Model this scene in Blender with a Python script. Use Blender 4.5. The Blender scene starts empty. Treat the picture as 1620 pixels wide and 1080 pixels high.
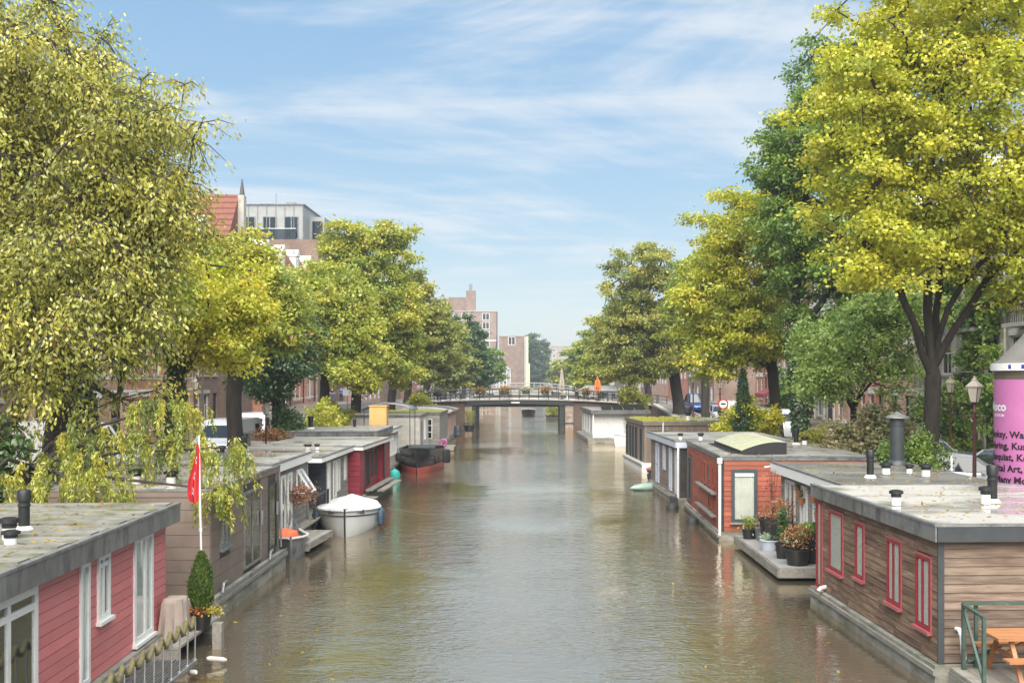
import bpy, math, random
import numpy as np
from mathutils import Vector, Matrix

random.seed(7)
S = bpy.context.scene
COL = S.collection
R = math.radians

# ---------------------------------------------------------------- camera
CAM_H = 5.3
cd = bpy.data.cameras.new('camera')
cam = bpy.data.objects.new('camera', cd)
COL.objects.link(cam)
cam.location = (0, 0, CAM_H)
cam.rotation_euler = (R(90), 0, 0)
cd.sensor_width = 36
cd.lens = 38
cd.shift_x = -35 / 1620
cd.shift_y = 57 / 1620
cd.clip_start = .1
cd.clip_end = 4000
S.camera = cam

# ---------------------------------------------------------------- sky, sun, exposure
SUN_EL, SUN_AZ = R(52), R(182)      # compass: 0 = +Y, 90 = +X ; the sun stands behind the camera
w = bpy.data.worlds.new('World'); S.world = w; w.use_nodes = True
nt = w.node_tree; N = nt.nodes; L = nt.links; N.clear()
sky = N.new('ShaderNodeTexSky'); sky.sky_type = 'NISHITA'; sky.sun_disc = False
sky.sun_elevation = SUN_EL; sky.sun_rotation = SUN_AZ
sky.air_density = 1.0; sky.dust_density = .25; sky.ozone_density = 2.6; sky.altitude = 0
gm = N.new('ShaderNodeGamma'); gm.inputs[1].default_value = .28; L.new(sky.outputs[0], gm.inputs[0])      # a bright veil evens the sky out
hs = N.new('ShaderNodeHueSaturation'); hs.inputs['Saturation'].default_value = 2.6; hs.inputs['Value'].default_value = 1.4
L.new(gm.outputs[0], hs.inputs['Color'])
tc = N.new('ShaderNodeTexCoord')
sep = N.new('ShaderNodeSeparateXYZ'); L.new(tc.outputs['Generated'], sep.inputs[0])
zmx = N.new('ShaderNodeMath'); zmx.operation = 'MAXIMUM'; L.new(sep.outputs[2], zmx.inputs[0]); zmx.inputs[1].default_value = .0
zad = N.new('ShaderNodeMath'); zad.operation = 'ADD'; L.new(zmx.outputs[0], zad.inputs[0]); zad.inputs[1].default_value = .10
dx = N.new('ShaderNodeMath'); dx.operation = 'DIVIDE'; L.new(sep.outputs[0], dx.inputs[0]); L.new(zad.outputs[0], dx.inputs[1])
dy = N.new('ShaderNodeMath'); dy.operation = 'DIVIDE'; L.new(sep.outputs[1], dy.inputs[0]); L.new(zad.outputs[0], dy.inputs[1])
cmb = N.new('ShaderNodeCombineXYZ'); L.new(dx.outputs[0], cmb.inputs[0]); L.new(dy.outputs[0], cmb.inputs[1])
mp = N.new('ShaderNodeMapping'); L.new(cmb.outputs[0], mp.inputs[0])
mp.inputs['Rotation'].default_value = (0, 0, R(-32)); mp.inputs['Scale'].default_value = (.42, .5, 1); mp.inputs['Location'].default_value = (-4.1, -3.0, 0)
n1 = N.new('ShaderNodeTexNoise'); L.new(mp.outputs[0], n1.inputs['Vector'])
n1.inputs['Scale'].default_value = 1.3; n1.inputs['Detail'].default_value = 9; n1.inputs['Roughness'].default_value = .6; n1.inputs['Distortion'].default_value = 1.7
mp2 = N.new('ShaderNodeMapping'); L.new(cmb.outputs[0], mp2.inputs[0])
mp2.inputs['Rotation'].default_value = (0, 0, R(-38)); mp2.inputs['Scale'].default_value = (.55, 2.0, 1)
n2 = N.new('ShaderNodeTexNoise'); L.new(mp2.outputs[0], n2.inputs['Vector'])
n2.inputs['Scale'].default_value = 1.6; n2.inputs['Detail'].default_value = 8; n2.inputs['Roughness'].default_value = .6; n2.inputs['Distortion'].default_value = .5
cmx = N.new('ShaderNodeMath'); cmx.operation = 'MULTIPLY_ADD'; L.new(n2.outputs[0], cmx.inputs[0]); cmx.inputs[1].default_value = .42; L.new(n1.outputs[0], cmx.inputs[2])
rp = N.new('ShaderNodeMapRange'); L.new(cmx.outputs[0], rp.inputs[0]); rp.interpolation_type = 'SMOOTHSTEP'
rp.inputs[1].default_value = .66; rp.inputs[2].default_value = .9; rp.inputs[3].default_value = .06; rp.inputs[4].default_value = .7
mx = N.new('ShaderNodeMix'); mx.data_type = 'RGBA'
L.new(rp.outputs[0], mx.inputs[0]); L.new(hs.outputs[0], mx.inputs[6]); mx.inputs[7].default_value = (2.5, 2.56, 2.62, 1)
bg = N.new('ShaderNodeBackground'); bg.inputs['Strength'].default_value = .14
L.new(mx.outputs[2], bg.inputs[0])
wo = N.new('ShaderNodeOutputWorld'); L.new(bg.outputs[0], wo.inputs[0])

sd = bpy.data.lights.new('sun', 'SUN'); sd.energy = 3.6; sd.angle = R(75); sd.color = (1, .95, .87)
sun = bpy.data.objects.new('sun', sd); COL.objects.link(sun)
sdir = Vector((math.sin(SUN_AZ) * math.cos(SUN_EL), math.cos(SUN_AZ) * math.cos(SUN_EL), math.sin(SUN_EL)))
sun.rotation_euler = sdir.to_track_quat('Z', 'Y').to_euler()
sun.location = sdir * 60

S.view_settings.view_transform = 'Standard'; S.view_settings.look = 'None'
S.view_settings.gamma = 1; S.view_settings.use_curve_mapping = False
S.view_settings.exposure = 1.4
S.render.engine = 'CYCLES'
S.cycles.max_bounces = 6; S.cycles.diffuse_bounces = 3; S.cycles.glossy_bounces = 3
S.cycles.transmission_bounces = 4; S.cycles.transparent_max_bounces = 12; S.cycles.volume_bounces = 0
S.cycles.use_denoising = True
S.cycles.caustics_reflective = False; S.cycles.caustics_refractive = False
S.cycles.sample_clamp_indirect = 6

# ---------------------------------------------------------------- helpers
def empty(name, loc=(0, 0, 0), rz=0, parent=None):
    o = bpy.data.objects.new(name, None); COL.objects.link(o)
    o.location = loc; o.rotation_euler = (0, 0, rz); o.parent = parent
    o.empty_display_size = .1
    return o

def tag(o, label=None, cat=None, group=None, kind=None):
    if label: o['label'] = label
    if cat: o['category'] = cat
    if group: o['group'] = group
    if kind: o['kind'] = kind
    return o

def thing(name, label, cat, loc=(0, 0, 0), rz=0, group=None):
    return tag(empty(name, loc, rz), label, cat, group)

def copy_tree(o, parent=None):
    c = o.copy(); COL.objects.link(c); c.parent = parent
    for ch in o.children:
        copy_tree(ch, c)
    return c

class MB:
    """collects shapes; build() links them as one mesh object"""
    def __init__(s):
        s.v = []; s.f = []; s.mi = []
    def add(s, vs, fs, m=0):
        b = len(s.v); s.v += [tuple(p) for p in vs]
        s.f += [tuple(b + i for i in f) for f in fs]; s.mi += [m] * len(fs)
        return s
    def box(s, x0, x1, y0, y1, z0, z1, m=0):
        x0, x1 = min(x0, x1), max(x0, x1); y0, y1 = min(y0, y1), max(y0, y1); z0, z1 = min(z0, z1), max(z0, z1)
        return s.add([(x0, y0, z0), (x1, y0, z0), (x1, y1, z0), (x0, y1, z0), (x0, y0, z1), (x1, y0, z1), (x1, y1, z1), (x0, y1, z1)],
                     [(0, 3, 2, 1), (4, 5, 6, 7), (0, 1, 5, 4), (1, 2, 6, 5), (2, 3, 7, 6), (3, 0, 4, 7)], m)
    def hexa(s, p, m=0):   # 8 points: bottom loop, top loop
        return s.add(p, [(0, 3, 2, 1), (4, 5, 6, 7), (0, 1, 5, 4), (1, 2, 6, 5), (2, 3, 7, 6), (3, 0, 4, 7)], m)
    def tube(s, pts, rad, n=8, caps=True, m=0):
        pts = [Vector(p) for p in pts]
        if not isinstance(rad, (list, tuple)): rad = [rad] * len(pts)
        vs = []; prev = None
        for i, p in enumerate(pts):
            d = (pts[min(i + 1, len(pts) - 1)] - pts[max(i - 1, 0)])
            d = d.normalized() if d.length > 1e-9 else Vector((0, 0, 1))
            if prev is None:
                a = Vector((0, 0, 1)) if abs(d.z) < .9 else Vector((1, 0, 0))
                u = d.cross(a).normalized()
            else:
                u = (prev - d * prev.dot(d))
                u = u.normalized() if u.length > 1e-6 else d.orthogonal().normalized()
            prev = u; q = d.cross(u)
            for k in range(n):
                t = 2 * math.pi * k / n
                vs.append(p + (u * math.cos(t) + q * math.sin(t)) * rad[i])
        fs = []
        for i in range(len(pts) - 1):
            for k in range(n):
                a = i * n + k; b = i * n + (k + 1) % n
                fs.append((a, b, b + n, a + n))
        if caps:
            fs.append(tuple(range(n - 1, -1, -1))); fs.append(tuple(range((len(pts) - 1) * n, len(pts) * n)))
        return s.add(vs, fs, m)
    def bar(s, p, q, wd, h, m=0):   # rectangular bar from p to q
        p = Vector(p); q = Vector(q); d = (q - p).normalized()
        a = Vector((0, 0, 1)) if abs(d.z) < .95 else Vector((0, 1, 0))
        u = d.cross(a).normalized() * wd / 2; t = u.cross(d).normalized() * h / 2
        return s.hexa([p - u - t, p + u - t, q + u - t, q - u - t, p - u + t, p + u + t, q + u + t, q - u + t], m)
    def lathe(s, prof, n=12, c=(0, 0, 0), m=0, caps=True):
        vs = []
        for r, z in prof:
            for k in range(n):
                t = 2 * math.pi * k / n
                vs.append((c[0] + r * math.cos(t), c[1] + r * math.sin(t), c[2] + z))
        fs = []
        for i in range(len(prof) - 1):
            for k in range(n):
                a = i * n + k; b = i * n + (k + 1) % n
                fs.append((a, b, b + n, a + n))
        if caps:
            fs.append(tuple(range(n - 1, -1, -1))); fs.append(tuple(range((len(prof) - 1) * n, len(prof) * n)))
        return s.add(vs, fs, m)
    def loft(s, loops, caps=True, m=0):
        n = len(loops[0]); vs = [p for l in loops for p in l]; fs = []
        for i in range(len(loops) - 1):
            for k in range(n):
                a = i * n + k; b = i * n + (k + 1) % n
                fs.append((a, b, b + n, a + n))
        if caps:
            fs.append(tuple(range(n - 1, -1, -1))); fs.append(tuple(range((len(loops) - 1) * n, len(loops) * n)))
        return s.add(vs, fs, m)
    def ring(s, a0, a1, z0, z1, wd, d0, d1, ax, m=0):
        """rectangular frame in a wall plane: a along wall, d through it; ax 'y' = wall along y, 'x' = wall along x"""
        for (p0, p1, q0, q1) in ((a0, a0 + wd, z0, z1), (a1 - wd, a1, z0, z1), (a0 + wd, a1 - wd, z0, z0 + wd), (a0 + wd, a1 - wd, z1 - wd, z1)):
            if ax == 'y': s.box(d0, d1, p0, p1, q0, q1, m)
            else: s.box(p0, p1, d0, d1, q0, q1, m)
        return s
    def build(s, name, mat=None, parent=None, loc=None, smooth=False, mats=None, ang=40):
        me = bpy.data.meshes.new(name); me.from_pydata(s.v, [], s.f)
        for mm in (mats or [mat]): me.materials.append(MATS[mm] if isinstance(mm, str) else mm)
        if mats: me.polygons.foreach_set('material_index', s.mi)
        if smooth:
            me.polygons.foreach_set('use_smooth', [True] * len(me.polygons))
            me.set_sharp_from_angle(angle=R(ang))
        me.update()
        o = bpy.data.objects.new(name, me); COL.objects.link(o)
        if parent is not None: o.parent = parent
        if loc is not None: o.location = loc
        return o

# ---------------------------------------------------------------- materials
MATS = {}
def node_mat(name):
    m = bpy.data.materials.new(name); m.use_nodes = True
    t = m.node_tree; t.nodes.clear(); MATS[name] = m
    return m, t.nodes, t.links

def M(name, c1, c2=None, rough=.6, scale=3., st=(1, 1, 1), detail=5, lo=.3, hi=.7, bump=0., bs=None, metal=0., rnd=0., dirt=None, wet=None, spec=.5, hrnd=0.):
    m, N, L = node_mat(name)
    c2 = c2 or c1
    out = N.new('ShaderNodeOutputMaterial'); p = N.new('ShaderNodeBsdfPrincipled'); L.new(p.outputs[0], out.inputs[0])
    geo = N.new('ShaderNodeNewGeometry'); oi = N.new('ShaderNodeObjectInfo')
    ro = N.new('ShaderNodeMath'); ro.operation = 'MULTIPLY'; L.new(oi.outputs['Random'], ro.inputs[0]); ro.inputs[1].default_value = 37.
    va = N.new('ShaderNodeVectorMath'); va.operation = 'ADD'; L.new(geo.outputs['Position'], va.inputs[0]); L.new(ro.outputs[0], va.inputs[1])
    mp = N.new('ShaderNodeMapping'); L.new(va.outputs[0], mp.inputs[0]); mp.inputs['Scale'].default_value = st
    n = N.new('ShaderNodeTexNoise'); L.new(mp.outputs[0], n.inputs['Vector'])
    n.inputs['Scale'].default_value = scale; n.inputs['Detail'].default_value = detail; n.inputs['Roughness'].default_value = .62
    r = N.new('ShaderNodeMapRange'); L.new(n.outputs[0], r.inputs[0]); r.inputs[1].default_value = lo; r.inputs[2].default_value = hi
    x = N.new('ShaderNodeMix'); x.data_type = 'RGBA'; L.new(r.outputs[0], x.inputs[0])
    x.inputs[6].default_value = (*c1, 1); x.inputs[7].default_value = (*c2, 1)
    col = x.outputs[2]
    if rnd or hrnd:
        h = N.new('ShaderNodeHueSaturation'); L.new(col, h.inputs['Color'])
        v = N.new('ShaderNodeMapRange'); L.new(oi.outputs['Random'], v.inputs[0]); v.inputs[3].default_value = 1 - rnd; v.inputs[4].default_value = 1 + rnd
        L.new(v.outputs[0], h.inputs['Value'])
        if hrnd:
            fr = N.new('ShaderNodeMath'); fr.operation = 'FRACT'; ml = N.new('ShaderNodeMath'); ml.operation = 'MULTIPLY'
            L.new(oi.outputs['Random'], ml.inputs[0]); ml.inputs[1].default_value = 17.3; L.new(ml.outputs[0], fr.inputs[0])
            v2 = N.new('ShaderNodeMapRange'); L.new(fr.outputs[0], v2.inputs[0]); v2.inputs[3].default_value = .5 - hrnd; v2.inputs[4].default_value = .5 + hrnd
            L.new(v2.outputs[0], h.inputs['Hue'])
        col = h.outputs[0]
    if dirt:      # (colour, noise scale, low, high[, stretch])
        mpd = N.new('ShaderNodeMapping'); L.new(va.outputs[0], mpd.inputs[0]); mpd.inputs['Scale'].default_value = dirt[4] if len(dirt) > 4 else (1, 1, 1)
        nd = N.new('ShaderNodeTexNoise'); L.new(mpd.outputs[0], nd.inputs['Vector']); nd.inputs['Scale'].default_value = dirt[1]; nd.inputs['Detail'].default_value = 7; nd.inputs['Roughness'].default_value = .68
        rd = N.new('ShaderNodeMapRange'); L.new(nd.outputs[0], rd.inputs[0]); rd.inputs[1].default_value = dirt[2]; rd.inputs[2].default_value = dirt[3]
        xd = N.new('ShaderNodeMix'); xd.data_type = 'RGBA'; L.new(rd.outputs[0], xd.inputs[0]); L.new(col, xd.inputs[6]); xd.inputs[7].default_value = (*dirt[0], 1)
        col = xd.outputs[2]
    L.new(col, p.inputs['Base Color'])
    p.inputs['Roughness'].default_value = rough; p.inputs['Metallic'].default_value = metal; p.inputs['Specular IOR Level'].default_value = spec
    if wet:       # (noise scale, low, high, wet roughness): puddles and damp patches
        nw = N.new('ShaderNodeTexNoise'); L.new(geo.outputs['Position'], nw.inputs['Vector']); nw.inputs['Scale'].default_value = wet[0]; nw.inputs['Detail'].default_value = 4
        rw = N.new('ShaderNodeMapRange'); L.new(nw.outputs[0], rw.inputs[0]); rw.inputs[1].default_value = wet[1]; rw.inputs[2].default_value = wet[2]; rw.inputs[3].default_value = rough; rw.inputs[4].default_value = wet[3]
        L.new(rw.outputs[0], p.inputs['Roughness'])
    if bump:
        nb = N.new('ShaderNodeTexNoise'); L.new(mp.outputs[0], nb.inputs['Vector']); nb.inputs['Scale'].default_value = bs or scale * 4; nb.inputs['Detail'].default_value = 4
        b = N.new('ShaderNodeBump'); b.inputs['Strength'].default_value = 1; b.inputs['Distance'].default_value = bump; L.new(nb.outputs[0], b.inputs['Height'])
        L.new(b.outputs[0], p.inputs['Normal'])
    return m

def brick_mat(name, c1, c2, mort, sx=1 / .22, sz=1 / .065, axis='y', rnd=.08):
    m, N, L = node_mat(name)
    out = N.new('ShaderNodeOutputMaterial'); p = N.new('ShaderNodeBsdfPrincipled'); L.new(p.outputs[0], out.inputs[0])
    geo = N.new('ShaderNodeNewGeometry'); s = N.new('ShaderNodeSeparateXYZ'); L.new(geo.outputs['Position'], s.inputs[0])
    a = N.new('ShaderNodeMath'); a.operation = 'ADD'; L.new(s.outputs[0], a.inputs[0]); L.new(s.outputs[1], a.inputs[1])
    c = N.new('ShaderNodeCombineXYZ'); L.new(a.outputs[0], c.inputs[0]); L.new(s.outputs[2], c.inputs[1])
    b = N.new('ShaderNodeTexBrick'); L.new(c.outputs[0], b.inputs['Vector'])
    b.inputs['Color1'].default_value = (*c1, 1); b.inputs['Color2'].default_value = (*c2, 1); b.inputs['Mortar'].default_value = (*mort, 1)
    b.inputs['Scale'].default_value = 1; b.inputs['Brick Width'].default_value = .22; b.inputs['Row Height'].default_value = .07; b.inputs['Mortar Size'].default_value = .006
    n = N.new('ShaderNodeTexNoise'); L.new(geo.outputs['Position'], n.inputs['Vector']); n.inputs['Scale'].default_value = .6; n.inputs['Detail'].default_value = 6
    r = N.new('ShaderNodeMapRange'); L.new(n.outputs[0], r.inputs[0]); r.inputs[1].default_value = .3; r.inputs[2].default_value = .7; r.inputs[3].default_value = .75; r.inputs[4].default_value = 1.2
    h = N.new('ShaderNodeHueSaturation'); L.new(b.outputs[0], h.inputs['Color'])
    oi = N.new('ShaderNodeObjectInfo'); v = N.new('ShaderNodeMapRange'); L.new(oi.outputs['Random'], v.inputs[0]); v.inputs[3].default_value = 1 - rnd; v.inputs[4].default_value = 1 + rnd
    mu = N.new('ShaderNodeMath'); mu.operation = 'MULTIPLY'; L.new(r.outputs[0], mu.inputs[0]); L.new(v.outputs[0], mu.inputs[1]); L.new(mu.outputs[0], h.inputs['Value'])
    L.new(h.outputs[0], p.inputs['Base Color']); p.inputs['Roughness'].default_value = .85
    bm = N.new('ShaderNodeBump'); bm.inputs['Distance'].default_value = .004; L.new(b.outputs['Fac'], bm.inputs['Height']); bm.invert = True; L.new(bm.outputs[0], p.inputs['Normal'])

def glass_mat(name, tint=(.85, .9, .88), base=.06):
    m, N, L = node_mat(name)
    out = N.new('ShaderNodeOutputMaterial'); mix = N.new('ShaderNodeMixShader'); L.new(mix.outputs[0], out.inputs[0])
    t = N.new('ShaderNodeBsdfTransparent'); t.inputs[0].default_value = (*tint, 1)
    g = N.new('ShaderNodeBsdfGlossy'); g.inputs['Roughness'].default_value = .015; g.inputs[0].default_value = (.95, .97, 1, 1)
    f = N.new('ShaderNodeLayerWeight'); f.inputs[0].default_value = .5
    pw = N.new('ShaderNodeMath'); pw.operation = 'POWER'; L.new(f.outputs['Facing'], pw.inputs[0]); pw.inputs[1].default_value = 4.0
    a = N.new('ShaderNodeMath'); a.operation = 'MULTIPLY_ADD'; a.use_clamp = True; L.new(pw.outputs[0], a.inputs[0]); a.inputs[1].default_value = .75; a.inputs[2].default_value = base
    L.new(a.outputs[0], mix.inputs[0]); L.new(t.outputs[0], mix.inputs[1]); L.new(g.outputs[0], mix.inputs[2])

def leaf_mat(name, trans=.42, gloss=.05):
    m, N, L = node_mat(name)
    out = N.new('ShaderNodeOutputMaterial')
    at = N.new('ShaderNodeAttribute'); at.attribute_name = 'col'
    d = N.new('ShaderNodeBsdfDiffuse'); L.new(at.outputs['Color'], d.inputs[0])
    t = N.new('ShaderNodeBsdfTranslucent'); L.new(at.outputs['Color'], t.inputs[0])
    x = N.new('ShaderNodeMixShader'); x.inputs[0].default_value = trans; L.new(d.outputs[0], x.inputs[1]); L.new(t.outputs[0], x.inputs[2])
    g = N.new('ShaderNodeBsdfGlossy'); g.inputs['Roughness'].default_value = .42
    y = N.new('ShaderNodeMixShader'); y.inputs[0].default_value = gloss; L.new(x.outputs[0], y.inputs[1]); L.new(g.outputs[0], y.inputs[2])
    L.new(y.outputs[0], out.inputs[0])

leaf_mat('leaf', .48); leaf_mat('leaf_gloss', .42, .06)
glass_mat('glass', (.96, .98, .97)); glass_mat('glass_dark', (.35, .38, .38), .1)
M('bark', (.022, .018, .014), (.06, .048, .036), .9, 6, (1, 1, .25), bump=.03)
M('bark_grey', (.04, .034, .027), (.1, .085, .068), .9, 6, (1, 1, .25), bump=.03)
M('white_paint', (.72, .71, .67), (.8, .79, .75), .45, 2, dirt=((.45, .42, .36), 1.6, .55, .8))
M('white_clean', (.78, .78, .76), None, .35)
M('cream', (.62, .57, .47), (.7, .66, .56), .6, 2, dirt=((.3, .27, .21), 1.4, .55, .85))
M('black_plastic', (.012, .012, .013), (.02, .02, .02), .45, 8)
M('rubber', (.012, .012, .012), None, .8)
M('zinc', (.17, .175, .175), (.28, .285, .28), .45, 4, metal=.3, dirt=((.05, .05, .045), 3, .5, .75))
M('dark_steel', (.018, .024, .023), (.03, .036, .034), .5, 5, rnd=.1)
M('steel', (.42, .43, .43), (.55, .56, .56), .35, 5, metal=.8)
M('concrete', (.26, .245, .21), (.36, .34, .29), .85, 2, dirt=((.09, .095, .05), 1.3, .42, .68, (1, 1, 2.5)), bump=.006)
M('hull_dark', (.02, .022, .022), (.05, .05, .045), .6, 3)
M('interior', (.012, .013, .013), (.03, .03, .03), .9, 2)
M('blind', (.8, .8, .78), (.84, .84, .82), .6, 5)
M('curtain', (.6, .58, .5), (.74, .72, .64), .85, 9, (6, 6, .1))
M('terracotta', (.32, .1, .045), (.42, .15, .07), .75, 9)
M('soil', (.03, .022, .015), (.06, .045, .03), .95, 20)
M('asphalt', (.07, .068, .064), (.1, .098, .092), .85, 1.2, bump=.004, bs=40)
M('paving', (.2, .165, .14), (.28, .23, .19), .85, 4, bump=.004, bs=30, dirt=((.1, .085, .07), .5, .45, .7))
M('stone_light', (.42, .39, .34), (.52, .49, .43), .8, 2, dirt=((.2, .18, .14), 1.2, .5, .75))
M('ground', (.12, .11, .09), (.18, .16, .13), .95, .3)
brick_mat('quay_brick', (.13, .08, .06), (.19, .12, .09), (.15, .14, .12))
brick_mat('brick_red', (.44, .17, .105), (.54, .23, .15), (.3, .25, .2))
brick_mat('brick_pink', (.5, .28, .2), (.58, .35, .26), (.36, .32, .27))
brick_mat('brick_brown', (.2, .125, .09), (.27, .17, .125), (.22, .2, .17))
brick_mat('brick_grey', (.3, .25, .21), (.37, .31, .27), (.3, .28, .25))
# ---------------------------------------------------------------- the setting: water, ground, streets
CW = 12.3                      # half width of the canal between its quay walls
def street_z(y):
    if y < 82: return 1.3
    if y < 110: return 1.3 + (y - 82) / 28 * 1.25
    if y < 125: return 2.55
    if y < 160: return 2.55 - (y - 125) / 35 * 1.15
    return 1.4

m, N, L = node_mat('water')
out = N.new('ShaderNodeOutputMaterial'); wmix = N.new('ShaderNodeMixShader'); L.new(wmix.outputs[0], out.inputs[0])
wd_ = N.new('ShaderNodeBsdfDiffuse'); wd_.inputs[0].default_value = (.11, .093, .064, 1)          # silty water body
wg_ = N.new('ShaderNodeBsdfGlossy'); wg_.inputs[0].default_value = (1, .9, .775, 1); wg_.inputs['Roughness'].default_value = .03
lw = N.new('ShaderNodeLayerWeight'); lw.inputs[0].default_value = .5
pw_ = N.new('ShaderNodeMath'); pw_.operation = 'POWER'; L.new(lw.outputs['Facing'], pw_.inputs[0]); pw_.inputs[1].default_value = 2.6
fz = N.new('ShaderNodeMath'); fz.operation = 'MULTIPLY_ADD'; fz.use_clamp = True; L.new(pw_.outputs[0], fz.inputs[0]); fz.inputs[1].default_value = .86; fz.inputs[2].default_value = .14
L.new(fz.outputs[0], wmix.inputs[0]); L.new(wd_.outputs[0], wmix.inputs[1]); L.new(wg_.outputs[0], wmix.inputs[2])
geo = N.new('ShaderNodeNewGeometry')
mpw = N.new('ShaderNodeMapping'); L.new(geo.outputs['Position'], mpw.inputs[0]); mpw.inputs['Scale'].default_value = (.75, 1.25, 1); mpw.inputs['Rotation'].default_value = (0, 0, R(12))
wn = N.new('ShaderNodeTexNoise'); L.new(mpw.outputs[0], wn.inputs['Vector']); wn.inputs['Scale'].default_value = 6.5; wn.inputs['Detail'].default_value = 3; wn.inputs['Roughness'].default_value = .5; wn.inputs['Distortion'].default_value = .6
wn2 = N.new('ShaderNodeTexNoise'); L.new(mpw.outputs[0], wn2.inputs['Vector']); wn2.inputs['Scale'].default_value = 1.3; wn2.inputs['Detail'].default_value = 2
big = N.new('ShaderNodeTexNoise'); L.new(geo.outputs['Position'], big.inputs['Vector']); big.inputs['Scale'].default_value = .11; big.inputs['Detail'].default_value = 3
bigr = N.new('ShaderNodeMapRange'); L.new(big.outputs[0], bigr.inputs[0]); bigr.inputs[1].default_value = .36; bigr.inputs[2].default_value = .62; bigr.inputs[3].default_value = .2; bigr.inputs[4].default_value = 1.4
sx = N.new('ShaderNodeSeparateXYZ'); L.new(geo.outputs['Position'], sx.inputs[0])
ax = N.new('ShaderNodeMath'); ax.operation = 'ABSOLUTE'; L.new(sx.outputs[0], ax.inputs[0])
calm = N.new('ShaderNodeMapRange'); L.new(ax.outputs[0], calm.inputs[0]); calm.inputs[1].default_value = 5.0; calm.inputs[2].default_value = 7.3; calm.inputs[3].default_value = 1; calm.inputs[4].default_value = .1   # sheltered between the boats
ml = N.new('ShaderNodeMath'); ml.operation = 'MULTIPLY'; L.new(bigr.outputs[0], ml.inputs[0]); L.new(calm.outputs[0], ml.inputs[1])
ad = N.new('ShaderNodeMath'); ad.operation = 'MULTIPLY_ADD'; L.new(wn2.outputs[0], ad.inputs[0]); ad.inputs[1].default_value = 1.6; L.new(wn.outputs[0], ad.inputs[2])
hh = N.new('ShaderNodeMath'); hh.operation = 'MULTIPLY'; L.new(ad.outputs[0], hh.inputs[0]); L.new(ml.outputs[0], hh.inputs[1])
bm = N.new('ShaderNodeBump'); bm.inputs['Strength'].default_value = 1; bm.inputs['Distance'].default_value = .021; L.new(hh.outputs[0], bm.inputs['Height'])
for nd_ in (wd_, wg_, lw): L.new(bm.outputs[0], nd_.inputs['Normal'])

tag(MB().add([(-CW - .2, -50, 0), (CW + .2, -50, 0), (CW + .2, 331, 0), (-CW - .2, 331, 0)], [(0, 1, 2, 3)]).build('water', 'water'), kind='structure')

g = MB(); GZ = 1.12
for (x0, x1, y0, y1) in ((-1500, -CW - .1, -60, 330), (CW + .1, 1500, -60, 330), (-1500, 1500, 330, 3000)):
    g.add([(x0, y0, GZ), (x1, y0, GZ), (x1, y1, GZ), (x0, y1, GZ)], [(0, 1, 2, 3)])
tag(g.build('ground', 'ground'), kind='structure')

YS = [-20, 10, 30, 50, 70, 82, 89, 96, 103, 110, 117, 125, 132, 140, 150, 160, 200, 260, 330]
def strip(name, mat, x0, x1, dz, side_drop=.3):
    b = MB(); vs = []
    for y in YS:
        z = street_z(y) + dz
        vs += [(x0, y, z), (x1, y, z), (x0, y, z - side_drop), (x1, y, z - side_drop)]
    fs = []
    for i in range(len(YS) - 1):
        a = i * 4; c = a + 4
        fs += [(a, a + 1, c + 1, c), (a + 1, a + 3, c + 3, c + 1), (a, c, c + 2, a + 2)]
    return tag(b.add(vs, fs).build(name, mat), kind='structure')
for sd_, nm in ((-1, 'left'), (1, 'right')):
    strip('pavement_canal_side_' + nm, 'paving', sd_ * 12.76, sd_ * 14.7, 0)
    strip('kerb_canal_side_' + nm, 'stone_light', sd_ * 14.705, sd_ * 14.9, .006)
    strip('road_' + nm, 'asphalt', sd_ * 14.91, sd_ * 20.2, -.12)
    strip('kerb_house_side_' + nm, 'stone_light', sd_ * 20.21, sd_ * 20.4, .006)
    strip('pavement_house_side_' + nm, 'paving', sd_ * 20.405, sd_ * 24.4, 0)
    # quay wall: brick face with a stone coping
    q = thing('quay_wall', 'dark brick quay wall with pale stone coping along the %s bank of the canal' % nm, 'wall', (sd_ * CW, 0, 0))
    b = MB(); vs = []; fs = []
    for y in YS:
        zt = street_z(y) - .2
        vs += [(0, y, -.5), (0, y, zt), (sd_ * .45, y, zt), (sd_ * .45, y, -.5)]
    for i in range(len(YS) - 1):
        a = i * 4; fs += [(a + k, a + (k + 1) % 4, a + 4 + (k + 1) % 4, a + 4 + k) for k in range(4)]
    b.add(vs, fs).build('brick_face', 'quay_brick', q)
    for i in range(40):            # coping stones, 1.8 m each, near stretch
        y0 = 14 + i * 1.8
        if y0 > 82: break
        MB().box(-sd_ * .06, sd_ * .45, y0 + .012, y0 + 1.79, 1.105, 1.312).build('coping_stone', 'stone_light', q)
    b = MB(); vs = []; fs = []
    for y in [y for y in YS if y >= 82]:
        zt = street_z(y)
        vs += [(-sd_ * .06, y + (.8 if y == 82 else 0), zt - .195), (-sd_ * .06, y, zt + .012), (sd_ * .45, y, zt + .012), (sd_ * .45, y, zt - .195)]
    for i in range(len(vs) // 4 - 1):
        a = i * 4; fs += [(a + k, a + (k + 1) % 4, a + 4 + (k + 1) % 4, a + 4 + k) for k in range(4)]
    b.add(vs, fs).build('coping', 'stone_light', q)

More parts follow.
